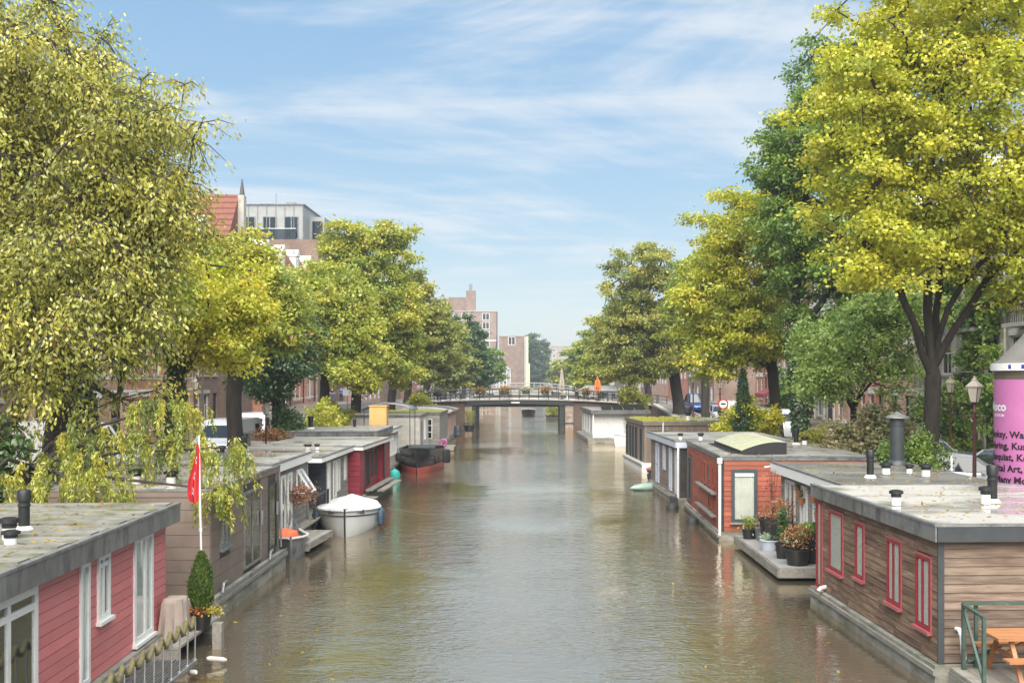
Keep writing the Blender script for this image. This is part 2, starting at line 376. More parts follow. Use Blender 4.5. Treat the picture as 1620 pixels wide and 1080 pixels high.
# ---------------------------------------------------------------- terraced houses
def wall_open(b, w0, w1, z0, z1, ops, th, y=0., m=0):
    """wall along x facing -y with openings (x0,x1,z0,z1), reveals included"""
    xs = sorted({w0, w1, *[o[0] for o in ops], *[o[1] for o in ops]}); zs = sorted({z0, z1, *[o[2] for o in ops], *[o[3] for o in ops]})
    for i in range(len(xs) - 1):
        for j in range(len(zs) - 1):
            cx = (xs[i] + xs[i + 1]) / 2; cz = (zs[j] + zs[j + 1]) / 2
            if any(o[0] < cx < o[1] and o[2] < cz < o[3] for o in ops): continue
            b.add([(xs[i], y, zs[j]), (xs[i + 1], y, zs[j]), (xs[i + 1], y, zs[j + 1]), (xs[i], y, zs[j + 1])], [(0, 1, 2, 3)], m)
    for (a, c, d, e) in ops:
        b.add([(a, y, d), (c, y, d), (c, y, e), (a, y, e), (a, y + th, d), (c, y + th, d), (c, y + th, e), (a, y + th, e)],
              [(0, 1, 5, 4), (1, 2, 6, 5), (2, 3, 7, 6), (3, 0, 4, 7)], m)
    return b

def house(kind, W=6.2, H=13.2):
    root = empty('terraced_house')
    wallm = {'red': 'brick_red', 'pink': 'brick_pink', 'cream': 'stone_light', 'brown': 'brick_brown'}[kind]
    floors = 4; fh = H / floors; cols = {'red': 3, 'pink': 2, 'cream': 2, 'brown': 3}[kind]
    ops = []; wins = []
    for f in range(floors):
        for c in range(cols):
            cw = W / cols; ww = {3: 1.15, 2: 1.6}[cols]
            x0 = c * cw + (cw - ww) / 2; z0 = f * fh + (.9 if f else .55); z1 = f * fh + fh - .45
            if f == 0 and c == cols - 1: z0 = .12
            o = (x0, x0 + ww, z0, z1); ops.append(o); wins.append((o, f, c))
    wall_open(MB(), 0, W, 0, H, ops, .25).box(0, W, .26, 9, H - .3, H).box(-.002, .12, .002, 9, 0, H).box(W - .12, W + .002, .002, 9, 0, H).build('wall', wallm, root)
    MB().box(.15, W - .15, .75, .8, .05, H - .35).build('interior', 'interior', root)
    for (o, f, c) in wins:
        x0, x1, z0, z1 = o
        if f == 0 and c == cols - 1:
            d = MB().ring(x0, x1, z0, z1, .09, .1, .2, 'x').box(x0 + .09, x1 - .09, .14, .18, z0 + .09, z0 + 1.15).build('door', 'dark_steel' if kind != 'cream' else 'hull_dark', root)
            MB().box(x0 + .09, x1 - .09, .15, .16, z0 + 1.15, z1 - .09).build('pane', 'glass_dark', d)
            continue
        wn = MB().ring(x0, x1, z0, z1, .09, .1, .2, 'x').box(x0 + .09, x1 - .09, .12, .18, z0 + (z1 - z0) * .62, z0 + (z1 - z0) * .62 + .07).box((x0 + x1) / 2 - .03, (x0 + x1) / 2 + .03, .125, .175, z0 + .09, z0 + (z1 - z0) * .62).build('window', 'white_paint', root)
        MB().box(x0 + .09, x1 - .09, .15, .16, z0 + .09, z1 - .09).build('pane', 'glass_dark', wn)
        if (f + c) % 2: MB().box(x0 + .1, x0 + .42, .3, .34, z0 + .05, z1 - .05).box(x1 - .42, x1 - .1, .3, .34, z0 + .05, z1 - .05).build('curtain', 'curtain', wn)
        MB().box(x0 - .1, x1 + .1, -.09, .1, z0 - .12, z0).build('sill', 'stone_light', wn)
        MB().box(x0 - .12, x1 + .12, -.035, .02, z1, z1 + .26).build('lintel', 'white_paint' if kind != 'brown' else 'stone_light', wn)
    if kind in ('red', 'pink'):
        for f in range(floors):
            for dz in (.62, fh - .16):
                z = f * fh + dz; lo = 0
                segs = []
                for o in sorted([o for o in ops if o[2] < z + .14 and o[3] > z]): segs.append((lo, o[0])); lo = o[1]
                segs.append((lo, W))
                for s0, s1 in segs:
                    if s1 - s0 > .02: MB().box(s0 + .003, s1 - .003, -.025, .02, z, z + .14).build('white_band', 'white_paint', root)
    if kind == 'cream':
        for x in (.05, W / 2, W - .05):
            MB().box(max(x - .18, .0), min(x + .18, W), -.1, .02, .3, H - .6).build('pilaster', 'cream', root)
        for f in (1, 2):
            MB().box(W / 2 - 1.3, W / 2 + 1.3, -.9, .0, f * fh - .1, f * fh + .1).box(W / 2 - 1.3, W / 2 + 1.3, -.9, -.84, f * fh + 1., f * fh + 1.06).build('balcony', 'stone_light', root)
            b = MB()
            for k in range(14): b.box(W / 2 - 1.28 + k * .195, W / 2 - 1.25 + k * .195, -.88, -.85, f * fh + .1, f * fh + 1.)
            b.build('balcony_railing', 'dark_steel', root)
    MB().box(-.05, W + .05, -.45, .3, H, H + .22).box(-.02, W + .02, -.25, .3, H - .3, H - .002).build('cornice', 'white_paint', root)
    MB().hexa([(0, -.1, H + .22), (W, -.1, H + .22), (W, 9, H + .22), (0, 9, H + .22), (0, 1.4, H + 2.6), (W, 1.4, H + 2.6), (W, 7.6, H + 2.6), (0, 7.6, H + 2.6)]).build('roof', 'roof_tile', root)
    b = MB().box(W / 2 - .75, W / 2 + .75, .25, 2.2, H + .45, H + 2.1).hexa([(W / 2 - .9, .1, H + 2.1), (W / 2 + .9, .1, H + 2.1), (W / 2 + .9, 2.2, H + 2.1), (W / 2 - .9, 2.2, H + 2.1), (W / 2 - .1, .1, H + 2.8), (W / 2 + .1, .1, H + 2.8), (W / 2 + .1, 2.2, H + 2.8), (W / 2 - .1, 2.2, H + 2.8)])
    b.build('dormer', 'white_paint', root)
    return root
M('roof_tile', (.17, .06, .04), (.24, .09, .06), .8, 6, bump=.02)
M('slate', (.06, .06, .065), (.1, .1, .105), .7, 6)
protos = {}
ORD = 'first second third fourth fifth sixth seventh eighth ninth tenth eleventh twelfth thirteenth'.split()
def house_row(side, x, ys, kinds, name):
    for i, (y, k) in enumerate(zip(ys, kinds)):
        if k not in protos:
            o = protos[k] = house(k)
        else: o = copy_tree(protos[k])
        o.location = (x, y if side < 0 else y + 6.2, street_z(y) - .02); o.rotation_euler = (0, 0, R(90) if side < 0 else R(-90))
        desc = {'red': 'red brick terraced house with white bands', 'pink': 'pink brick terraced house with white bands', 'cream': 'pale stone house with pilasters and balconies', 'brown': 'dark brown brick terraced house'}[k]
        tag(o, '%s, %s house along the %s bank street' % (desc, ORD[i], name), 'house', 'terraced houses along the %s street' % name)
house_row(-1, -24.2, [33 + i * 6.25 for i in range(8)] + [96, 102.25, 108.5, 114.75], ['pink', 'red', 'brown', 'pink', 'pink', 'red', 'pink', 'brown', 'red', 'brown', 'red', 'pink'], 'left')
house_row(1, 24.2, [37 + i * 6.25 for i in range(11)] + [105.75, 112], ['brown', 'cream', 'cream', 'cream', 'cream', 'pink', 'red', 'pink', 'cream', 'red', 'pink', 'brown', 'red'], 'right')

# modern block with a glazed penthouse and the red tiled gable in front of it
M('panel_grey', (.27, .28, .27), (.33, .34, .33), .5, 1.5, rnd=.05)
r = thing('apartment_building', 'brown brick apartment block with pale panelled glass penthouse above the trees', 'building', (-35.0, 127, 1.3))
r.scale = (1.12, 1.1, 1.07)
ops = [(1.0, 2.7, 13.8, 16.4), (4.0, 7.0, 10, 17.0)]
wall_open(MB(), 0, 8.6, 0, 18.9, ops, .5).box(.0, 8.6, .9, 16, 18.6, 18.9).box(8.3, 8.6, .001, 16, 0, 18.6).box(0, .3, .001, 16, 0, 18.6).box(0.3, 8.3, 1.0, 1.1, 0, 18.6).build('wall', 'brick_brown', r)
for o in ops:
    wn = MB().ring(o[0], o[1], o[2], o[3], .12, .3, .4, 'x').box((o[0] * .35 + o[1] * .65), (o[0] * .35 + o[1] * .65) + .1, .31, .39, o[2] + .12, o[3] - .12).build('window', 'white_paint', r)
    MB().box(o[0] + .12, o[1] - .12, .34, .36, o[2] + .12, o[3] - .12).build('pane', 'glass_dark', wn)
pn = MB().box(-1.2, 6.6, 2.0, 13, 18.95, 23.0).build('penthouse', 'panel_grey', r)
MB().box(6.62, 8.3, 5, 13, 18.95, 22.1).build('penthouse_wing', 'panel_grey', r)
MB().box(7.0, 8.1, 4.93, 4.98, 19.0, 21.6).build('pane', 'glass_dark', pn)
for k in range(9): MB().box(-1.2 + k * .97, -1.14 + k * .97, 1.93, 1.995, 18.97, 22.96).build('panel_joint', 'zinc', pn)
for x in (.0, 2.3, 4.6):
    MB().ring(x, x + 1.5, 19.2, 21.7, .08, 1.9, 1.99, 'x').box(x + .7, x + .8, 1.91, 1.98, 19.28, 21.62).build('window_frame', 'zinc', pn); MB().box(x + .08, x + 1.42, 1.94, 1.97, 19.28, 21.62).build('pane', 'glass_dark', pn)
MB().box(-1.3, 6.75, 1.85, 13.1, 23.0, 23.12).build('roof_edge', 'zinc', r)
MB().box(-.9, 6.2, .3, .34, 18.95, 20.1).build('glass_balustrade', 'glass_dark', r); MB().box(-.9, 6.2, .27, .37, 20.1, 20.16).build('handrail', 'white_clean', r)
MB().tube([(3.0, 5, 23.1), (3.0, 5, 24.8)], .04, 5).box(4.1, 5.1, 5, 6, 23.1, 23.8).build('roof_mast', 'zinc', r)

r = thing('gabled_house', 'house gable with red tiled roof and slim spire behind the near trees', 'house', (-30.9, 86.5, 1.3))
MB().box(0, 6, 0, 9, 0, 14).build('wall', 'brick_brown', r)
MB().add([(-1, -.3, 14), (6.2, -.3, 14), (6.2, 9, 14), (-1, 9, 14), (-1, 4, 19.3), (6.2, 4, 19.3)], [(0, 1, 5, 4), (2, 3, 4, 5), (0, 4, 3), (1, 2, 5)]).build('roof', 'roof_tile', r)
for k in range(10):
    t = (k + .5) / 10
    MB().box(-1, 6.2, -.3 + 4.3 * t - .04, -.3 + 4.3 * t + .04, 14 + 5.3 * t - .02, 14.1 + 5.3 * t).build('tile_course', 'roof_tile', r)
MB().box(6.2, 6.7, 3.6, 4.4, 12, 19.2).build('gable_pier', 'stone_light', r)
MB().lathe([(.24, 19.2), (.2, 19.5), (.04, 20.6)], 6, (6.45, 4, 0)).build('spire', 'slate', r)

brick_mat('brick_far', (.24, .16, .125), (.29, .2, .155), (.24, .21, .18))
# far brick blocks at the end of the canal
def block(label, X, Y, W, D, H, mat, rows, cols, wz=1.4, ww=1.6):
    r = thing('brick_block', label, 'building', (X, Y, 1.2))
    ops = []
    for i in range(rows):
        for c in range(cols):
            x0 = (c + .5) * W / cols - ww / 2; z0 = H - 3.2 - i * 3.3
            ops.append((x0, x0 + ww, z0, z0 + wz))
    wall_open(MB(), 0, W, 0, H, ops, .3).box(0, W, .5, D, H - .3, H).box(W - .2, W, .001, D, 0, H - .3).box(0, .2, .001, D, 0, H - .3).build('wall', mat, r)
    MB().box(.3, W - .3, .8, .9, .1, H - .4).build('interior', 'interior', r)
    for o in ops:
        wn = MB().ring(*o, .16, .02, .22, 'x').box((o[0] + o[1]) / 2 - .08, (o[0] + o[1]) / 2 + .08, .05, .2, o[2] + .16, o[3] - .16).build('window', 'white_clean', r)
        MB().box(o[0] + .16, o[1] - .16, .1, .13, o[2] + .16, o[3] - .16).build('pane', 'glass_dark', wn)
    MB().box(-.15, W + .15, -.15, D, H, H + .25).build('coping', 'stone_light', r)
    return r
r = block('tall far brick tower block with white windows beyond the bridge', -29.4, 400, 15.4, 14, 28.5, 'brick_far', 8, 2, 2.6, 2.6)
MB().box(15.4, 15.6, -.1, 14, 17.6, 18).box(0, 15.6, -.1, 0, 17.6, 18).build('white_band', 'white_clean', r)
MB().box(-2.5, 4, 3, 10, 28.8, 34).build('stair_tower', 'brick_brown', r)
MB().box(4.0, 7.4, 3, 7, 28.8, 36.5).build('chimney', 'brick_brown', r)
MB().box(5, 6.2, 4, 5.5, 36.5, 39).build('chimney_pot', 'zinc', r)
r = block('low far brown brick hall with green pylon beside it', -12.8, 395, 9.2, 14, 19.2, 'brick_brown', 1, 1, 3, 2.6)
b = MB().box(9.3, 9.45, -.3, 0, .1, 19).box(10.3, 10.42, -.3, 0, .1, 19)
for k in range(16): b.box(9.45, 10.3, -.25, -.1, .6 + k * 1.18, .72 + k * 1.18)
b.build('lattice', 'white_clean', r)
M('pylon_green', (.55, .6, .33), (.6, .65, .38), .5)
pl = thing('pylon', 'tall pale green pylon standing at the far end of the canal', 'pylon', (-3.1, 390, 1.2))
MB().box(0, 1.0, 0, 1.0, 0, 19).build('mast', 'pylon_green', pl); MB().box(1.02, 1.55, 0, .9, 0, 9.2).build('short_mast', 'pylon_green', pl)
gz = thing('glass_pavilion', 'small pale glass pavilion with pointed roof before the brown hall', 'pavilion', (-13.5, 380, 1.2))
MB().box(0, 5.2, 0, 4, 0, 7).build('glazing', 'panel_grey', gz)
for k in range(5): MB().box(k * 1.26, k * 1.26 + .16, -.06, 0, 0, 7).build('mullion', 'white_clean', gz)
MB().add([(-.3, -.3, 7), (5.5, -.3, 7), (5.5, 4.3, 7), (-.3, 4.3, 7), (1.6, 2, 9.2)], [(0, 1, 4), (1, 2, 4), (2, 3, 4), (3, 0, 4)]).build('roof', 'panel_grey', gz)

# ---------------------------------------------------------------- the bridge
BY0, BY1 = 113., 121.
def deck_z(x): return 3.05 - .0032 * (x + 1.4) ** 2
br = thing('canal_bridge', 'low dark green steel bridge with iron railings and stone piers across the canal', 'bridge', (0, BY0, 0))
xs = [-13 + i * 1.0 for i in range(28)]
xg = [-7.2 + i * 11.3 / 12 for i in range(13)]
b = MB()
b.loft([[(x, .0, deck_z(x) - .62 + .12 * (1 - ((x + 1.55) / 5.65) ** 2)), (x, .35, deck_z(x) - .62 + .12 * (1 - ((x + 1.55) / 5.65) ** 2)), (x, .35, deck_z(x) - .095), (x, .0, deck_z(x) - .095)] for x in xg])
b.build('girder', 'dark_steel', br)
MB().loft([[(x, BY1 - BY0 - .35, deck_z(x) - .6), (x, BY1 - BY0, deck_z(x) - .6), (x, BY1 - BY0, deck_z(x) - .17), (x, BY1 - BY0 - .35, deck_z(x) - .17)] for x in xg]).build('girder', 'dark_steel', br)
MB().loft([[(x, -.12, deck_z(x) - .09), (x, BY1 - BY0 + .12, deck_z(x) - .09), (x, BY1 - BY0 + .12, deck_z(x)), (x, -.12, deck_z(x))] for x in xs]).build('deck', 'stone_light', br)
for k in range(4): MB().box(-6.4, 3.0, 1.4 + k * 1.7, 1.65 + k * 1.7, 2.2, 2.78).build('cross_beam', 'dark_steel', br)
for x0, x1 in ((-6.48, -6.12), (2.68, 3.2)):
    MB().box(x0, x1, .1, 8, -.5, deck_z(x0) - .63).build('column', 'dark_steel', br)
M('rail_grey', (.34, .34, .33), None, .6)
M('pier_stone', (.36, .28, .22), (.46, .38, .31), .85, 3, dirt=((.16, .1, .07), 2.2, .45, .7), rnd=.12)
for x0, x1 in ((-7.25, -6.5), (3.25, 4.1)):
    for i, (z0, z1) in enumerate(((-.5, .55), (.56, 1.1), (1.11, 1.65), (1.66, 2.2), (2.21, deck_z(x0) - .64))):
        MB().box(x0, x1, .05 - .02 * (i % 2), 8, z0, z1 - .008).build('stone_block', 'pier_stone', br)
    MB().box(x0 - .04, x1 + .04, -.02, .05, .5, .58).build('iron_band', 'dark_steel', br)
for x0, x1 in ((-13, -7.26), (4.11, 14)):
    MB().loft([[(x, .2, -.5), (x, 8, -.5), (x, 8, deck_z(x) - .095), (x, .2, deck_z(x) - .095)] for x in (x0, (x0 + x1) / 2, x1)]).build('abutment', 'quay_brick', br)
MB().box(-2.4, -1.5, -.03, -.004, 2.62, 2.76).build('name_plate', 'white_paint', br)
for y in (.05, 7.9):
    for h, rr in ((1.02, .045), (.62, .026), (.3, .026)):
        MB().tube([(x, y, deck_z(x) + h) for x in xs], rr, 6).build('rail', 'dark_steel', br)
    for i in range(27):
        x = -12.9 + i * 1.03
        MB().box(x - .04, x + .04, y - .04, y + .04, deck_z(x) - .02, deck_z(x) + 1.08).build('post', 'dark_steel', br)

# farther white bascule bridge
fb = thing('far_bridge', 'far white arched bridge with pale railing beyond the dark bridge', 'bridge', (0, 235, 0))
zz = lambda x: 3.0 - .009 * (x + 1) ** 2
xf = [-13 + i * 1.3 for i in range(21)]
MB().loft([[(x, 0, zz(x) - .5), (x, 5, zz(x) - .5), (x, 5, zz(x)), (x, 0, zz(x))] for x in xf]).build('deck', 'stone_light', fb)
MB().tube([(x, 0, zz(x) + 1.1) for x in xf], .1, 5).tube([(x, 0, zz(x) + .55) for x in xf], .06, 5).build('railing', 'rail_grey', fb)
for x in xf: MB().box(x - .06, x + .06, -.06, .06, zz(x), zz(x) + 1.1).build('post', 'rail_grey', fb)
for x in (-6.5, 5): MB().box(x - .8, x + .8, .3, 4.7, -.5, zz(x) - .5).build('pier', 'quay_brick', fb)

# long brick blocks lining the streets beyond the bridge
k = 0
for sd_, nm in ((-1, 'left'), (1, 'right')):
    for i, y in enumerate((146, 172, 198, 224, 250, 276, 302)):
        mt = ('brick_pink', 'brick_brown', 'brick_red')[(i + k) % 3]
        r = block('%s long %s block beyond the bridge on the %s bank' % (ORD[i], {'brick_pink': 'pink brick', 'brick_brown': 'brown brick', 'brick_red': 'red brick'}[mt], nm), sd_ * 24.3, y if sd_ < 0 else y + 25, 25, 10, 14 + (i * 7 % 4), mt, 4, 6, 1.9, 1.6)
        r.rotation_euler = (0, 0, R(90) if sd_ < 0 else R(-90)); r['group'] = 'blocks beyond the bridge'
    k += 1
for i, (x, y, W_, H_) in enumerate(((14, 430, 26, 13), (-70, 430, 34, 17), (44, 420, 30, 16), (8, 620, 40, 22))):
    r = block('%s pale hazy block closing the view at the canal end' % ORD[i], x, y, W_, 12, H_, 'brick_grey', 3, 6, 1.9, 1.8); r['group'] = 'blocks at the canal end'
# ---------------------------------------------------------------- trees
def np_mesh(name, verts, faces, mat, parent, col=None, smooth=False):
    """verts (n,3), faces (m,k) as arrays of equal-sided faces"""
    me = bpy.data.meshes.new(name); k = faces.shape[1]
    me.vertices.add(len(verts)); me.vertices.foreach_set('co', np.ascontiguousarray(verts, dtype=np.float32).ravel())
    me.loops.add(faces.size); me.loops.foreach_set('vertex_index', np.ascontiguousarray(faces, dtype=np.int32).ravel())
    me.polygons.add(len(faces)); me.polygons.foreach_set('loop_start', np.arange(0, faces.size, k, dtype=np.int32))
    if smooth: me.polygons.foreach_set('use_smooth', np.ones(len(faces), dtype=bool))
    me.update(calc_edges=True)
    if col is not None:
        a = me.attributes.new('col', 'FLOAT_COLOR', 'FACE')
        a.data.foreach_set('color', np.concatenate([col, np.ones((len(col), 1))], 1).astype(np.float32).ravel())
    me.materials.append(MATS[mat])
    o = bpy.data.objects.new(name, me); COL.objects.link(o); o.parent = parent
    return o

def frusta(A, B, ra, rb, n):
    """many tapered segments at once"""
    d = B - A; ln = np.linalg.norm(d, axis=1, keepdims=True); d = d / np.maximum(ln, 1e-9)
    h = np.where(np.abs(d[:, 2:3]) < .9, np.array([[0, 0, 1.]]), np.array([[1., 0, 0]]))
    u = np.cross(d, h); u /= np.linalg.norm(u, axis=1, keepdims=True); q = np.cross(d, u)
    t = np.arange(n) * 2 * np.pi / n
    ring = u[:, None, :] * np.cos(t)[None, :, None] + q[:, None, :] * np.sin(t)[None, :, None]
    V = np.concatenate([A[:, None, :] + ring * ra[:, None, None], B[:, None, :] + ring * rb[:, None, None]], 1)
    k = np.arange(n); f = np.stack([k, (k + 1) % n, (k + 1) % n + n, k + n], 1)
    F = (np.arange(len(A)) * 2 * n)[:, None, None] + f[None]
    return V.reshape(-1, 3), F.reshape(-1, 4)

def unit(v): return v / np.maximum(np.linalg.norm(v, axis=-1, keepdims=True), 1e-9)

def leaf_mesh(name, P, D, Nn, size, wid, col, parent, rng, mat='leaf', fold=.18, shape=4):
    n = len(P); ln = size * rng.uniform(.65, 1.25, n)[:, None]
    D = unit(D); Nn = unit(Nn - D * (Nn * D).sum(1, keepdims=True)); Sd = np.cross(D, Nn)
    if shape == 6:
        a = P + D * ln * .3 - Nn * ln * fold * .35; c = P + D * ln * .68 - Nn * ln * fold * .5
        V = np.stack([P, a + Sd * ln * wid, c + Sd * ln * wid * .8, P + D * ln - Nn * ln * fold * .9, c - Sd * ln * wid * .8, a - Sd * ln * wid], 1).reshape(-1, 3)
        b = (np.arange(n) * 6)[:, None]
        F = np.concatenate([b + np.array([[0, 1, 2, 3]]), b + np.array([[0, 3, 4, 5]])], 1).reshape(-1, 4)
        return np_mesh(name, V, F, mat, parent, np.repeat(col, 2, 0))
    mid = P + D * ln * .48 - Nn * ln * fold * .5
    V = np.stack([P, mid + Sd * ln * wid, P + D * ln - Nn * ln * fold * .8, mid - Sd * ln * wid], 1).reshape(-1, 3)
    F = np.arange(4 * n).reshape(-1, 4)
    return np_mesh(name, V, F, mat, parent, col)

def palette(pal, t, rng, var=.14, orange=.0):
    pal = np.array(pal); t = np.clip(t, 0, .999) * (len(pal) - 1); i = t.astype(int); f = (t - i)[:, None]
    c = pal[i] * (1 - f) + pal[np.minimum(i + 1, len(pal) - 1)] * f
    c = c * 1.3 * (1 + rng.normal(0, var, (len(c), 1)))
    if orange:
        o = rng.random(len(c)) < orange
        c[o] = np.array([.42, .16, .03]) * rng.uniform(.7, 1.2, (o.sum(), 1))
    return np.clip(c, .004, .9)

GREEN = [(.075, .14, .03), (.135, .225, .04), (.23, .32, .05)]
DARK = [(.036, .075, .03), (.062, .115, .04), (.1, .165, .05)]
YGREEN = [(.16, .23, .035), (.31, .345, .045), (.45, .43, .055)]
YELLOW = [(.255, .31, .03), (.46, .46, .04), (.6, .533, .05)]
OLIVE = [(.15, .195, .045), (.26, .285, .055), (.38, .35, .065)]

def tree(name, label, base, fork, lobes, n=150, leaves=20000, size=.22, wid=.28, pal=YGREEN, seed=1, tr=.3, spray=.9, flat=.45, droop=.25, twigs=5, cat='tree', group=None,
         mat='leaf', bark='bark', ivy=0, orange=0., tmean=.5, edge=.0, clumpvar=.22, spread=.2, up=.5, crown='crown', shape=4, twig_r=.013):
    rng = np.random.default_rng(seed)
    far = base[1] > 105
    if crown == 'crown':
        n = int(n * (1.2 if far else 1.45)); leaves = int(leaves * (.85 if far else 1.35)); spread *= 1.35; flat = min(1, flat * 1.2)
        if far: twigs = 3
        elif shape == 4: size *= .9
    else: leaves = int(leaves * .8); twigs = 4
    base = np.array(base, float); fork = np.array(fork, float)
    root = thing(name, label, cat, tuple(base), 0, group)
    P = [base * 0]; par = [-1]; K = 11; fk = fork - base
    side = rng.normal(0, 1, 3) * [1, 1, 0]
    for i in range(1, K + 1):
        t = i / K
        P.append(fk * t + side * .05 * math.sin(t * 6) * tr * 2 + np.array([0, 0, 0])); par.append(i - 1)
    lob = np.array(lobes, float); vol = lob[:, 3] * lob[:, 4] * lob[:, 5]; vol = vol ** .8
    idx = rng.choice(len(lob), n, p=vol / vol.sum())
    dr = unit(rng.normal(0, 1, (n, 3))); rr = rng.uniform(0, 1, n) ** (1 / 2.6)
    if crown == 'crown': rr = np.where(rng.random(n) < .09, rng.uniform(1.0, 1.2, n), rr)
    T = lob[idx, :3] + dr * rr[:, None] * lob[idx, 3:] - base
    T = T[np.argsort(np.linalg.norm(T - fk, axis=1))]
    if crown == 'crown':
        lc = lob[:, :3] - base + rng.normal(0, .15, (len(lob), 3)); T = np.concatenate([lc[np.argsort(np.linalg.norm(lc - fk, axis=1))], T])      # main limbs first
    tip_idx = []; chains = []; nmain = len(lob) if crown == 'crown' else 0
    for ti_, t in enumerate(T):
        A = np.array(P[K - 2:]); d = np.linalg.norm(A - t, axis=1)
        back = np.maximum(0, np.linalg.norm(A - fk, axis=1) - np.linalg.norm(t - fk)) * .6
        low = np.maximum(0, A[:, 2] - t[2]) * .35
        j = int(np.argmin(d + back + low)) + K - 2
        if ti_ < nmain: j = K - (ti_ % 2)      # main limbs leave the trunk at the fork
        a = P[j]; dist = np.linalg.norm(t - a)
        ns = max(1, int(dist / .8)); prev = j
        bend = rng.normal(0, 1, 3) * (.03 if ti_ < nmain else .1) * dist + np.array([0, 0, .1 * dist]); ch_ = [j]
        for s in range(1, ns + 1):
            u = s / ns
            P.append(a + (t - a) * u + bend * math.sin(u * math.pi) + (rng.normal(0, .05, 3) if s < ns else 0)); par.append(prev); prev = len(P) - 1; ch_.append(prev)
        chains.append(ch_)
        tip_idx.append(prev)
    P = np.array(P); par = np.array(par); wgt = np.zeros(len(P)); wgt[tip_idx] = 1
    for i in range(len(P) - 1, 0, -1): wgt[par[i]] += wgt[i]
    rad = np.maximum(tr * (wgt / wgt[0]) ** .47, .014)
    rad[0] = tr * 1.5; rad[1] = tr * 1.2; rad[2] = tr * 1.06; rad[3] = tr * 1.02
    seg = np.arange(1, len(P)); ra = rad[par[seg]].copy(); rb = rad[seg]
    ra[seg > K] = np.minimum(ra[seg > K], rb[seg > K] * 1.5)
    tips = P[tip_idx]
    # twigs
    nt_ = len(tips); off = unit(rng.normal(0, 1, (nt_, twigs, 3))) * rng.uniform(.35, 1., (nt_, twigs, 1)) * spray * np.array([1, 1, flat]) + np.array([0, 0, -droop * spray * .35])
    TW = tips[:, None, :] + off
    A2 = np.repeat(tips, twigs, 0); B2 = TW.reshape(-1, 3); mid = (A2 + B2) / 2 + np.array([0, 0, .1 * spray])
    tk = MB().tube([tuple(q) for q in P[:K + 1]], [float(q) for q in rad[:K + 1]], 14, caps=False)
    thick = np.zeros(len(P), bool)
    for ch_ in chains:
        if rad[ch_[1]] > .055:
            tk.tube([tuple(P[q]) for q in ch_], [float(min(rad[ch_[0]], rad[ch_[1]] * 1.35))] + [float(rad[q]) for q in ch_[1:]], 14, caps=False); thick[ch_[1:]] = True
    VV, FF, nb = [np.array(tk.v)], [np.array(tk.f)], len(tk.v)
    keep = np.array([q for q in range(K, len(P) - 1) if not thick[q + 1]], int)
    for (a, b_, r0, r1, k) in ((P[par[seg[keep]]], P[seg[keep]], ra[keep], rb[keep], 5),
                               (A2, mid, np.full(len(A2), twig_r), np.full(len(A2), twig_r * .7), 3), (mid, B2, np.full(len(A2), twig_r * .7), np.full(len(A2), twig_r * .35), 3)):
        v, f = frusta(a, b_, r0, r1, k); VV.append(v); FF.append(f + nb); nb += len(v)
    np_mesh('trunk', np.concatenate(VV), np.concatenate(FF), bark, root, smooth=True)
    # leaves
    ti = rng.integers(0, nt_ * twigs, leaves); u = rng.beta(2.2, 1.1, leaves)[:, None]
    C = A2[ti] * (1 - u) + B2[ti] * u
    Q = C + rng.normal(0, 1, (leaves, 3)) * spread * spray * np.array([1, 1, .75 * flat + .2])
    outw = unit((C - A2[ti]) * [1, 1, .4] + 1e-4)
    D = outw * .7 + rng.normal(0, .55, (leaves, 3)) + np.array([0, 0, -droop])
    Nn = np.array([0, 0, up]) + rng.normal(0, .45, (leaves, 3)) + outw * .25
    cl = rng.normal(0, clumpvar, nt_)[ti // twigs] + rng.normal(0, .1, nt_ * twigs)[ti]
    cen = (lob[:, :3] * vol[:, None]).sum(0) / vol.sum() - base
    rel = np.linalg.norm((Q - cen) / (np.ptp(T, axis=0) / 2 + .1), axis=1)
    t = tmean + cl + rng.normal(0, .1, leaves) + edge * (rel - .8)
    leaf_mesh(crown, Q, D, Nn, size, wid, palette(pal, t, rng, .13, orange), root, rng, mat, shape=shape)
    if ivy:
        m = ivy; z = rng.uniform(.02, 1, m); i0 = np.minimum((z * K).astype(int), K - 1); ff = (z * K - i0)[:, None]
        c = P[i0] * (1 - ff) + P[i0 + 1] * ff; an = rng.uniform(0, 2 * np.pi, m)
        o = np.stack([np.cos(an), np.sin(an), np.zeros(m)], 1); rad_i = (rad[i0] * (1 - ff[:, 0]) + rad[i0 + 1] * ff[:, 0] + rng.uniform(.02, .14, m))[:, None]
        leaf_mesh('ivy', c + o * rad_i, rng.normal(0, .5, (m, 3)) + [0, 0, -.8], o + rng.normal(0, .3, (m, 3)), .13, .42, palette(DARK, rng.uniform(0, 1, m), rng), root, rng)
    return root

GL = 'street trees along the left bank'; GR = 'street trees along the right bank'
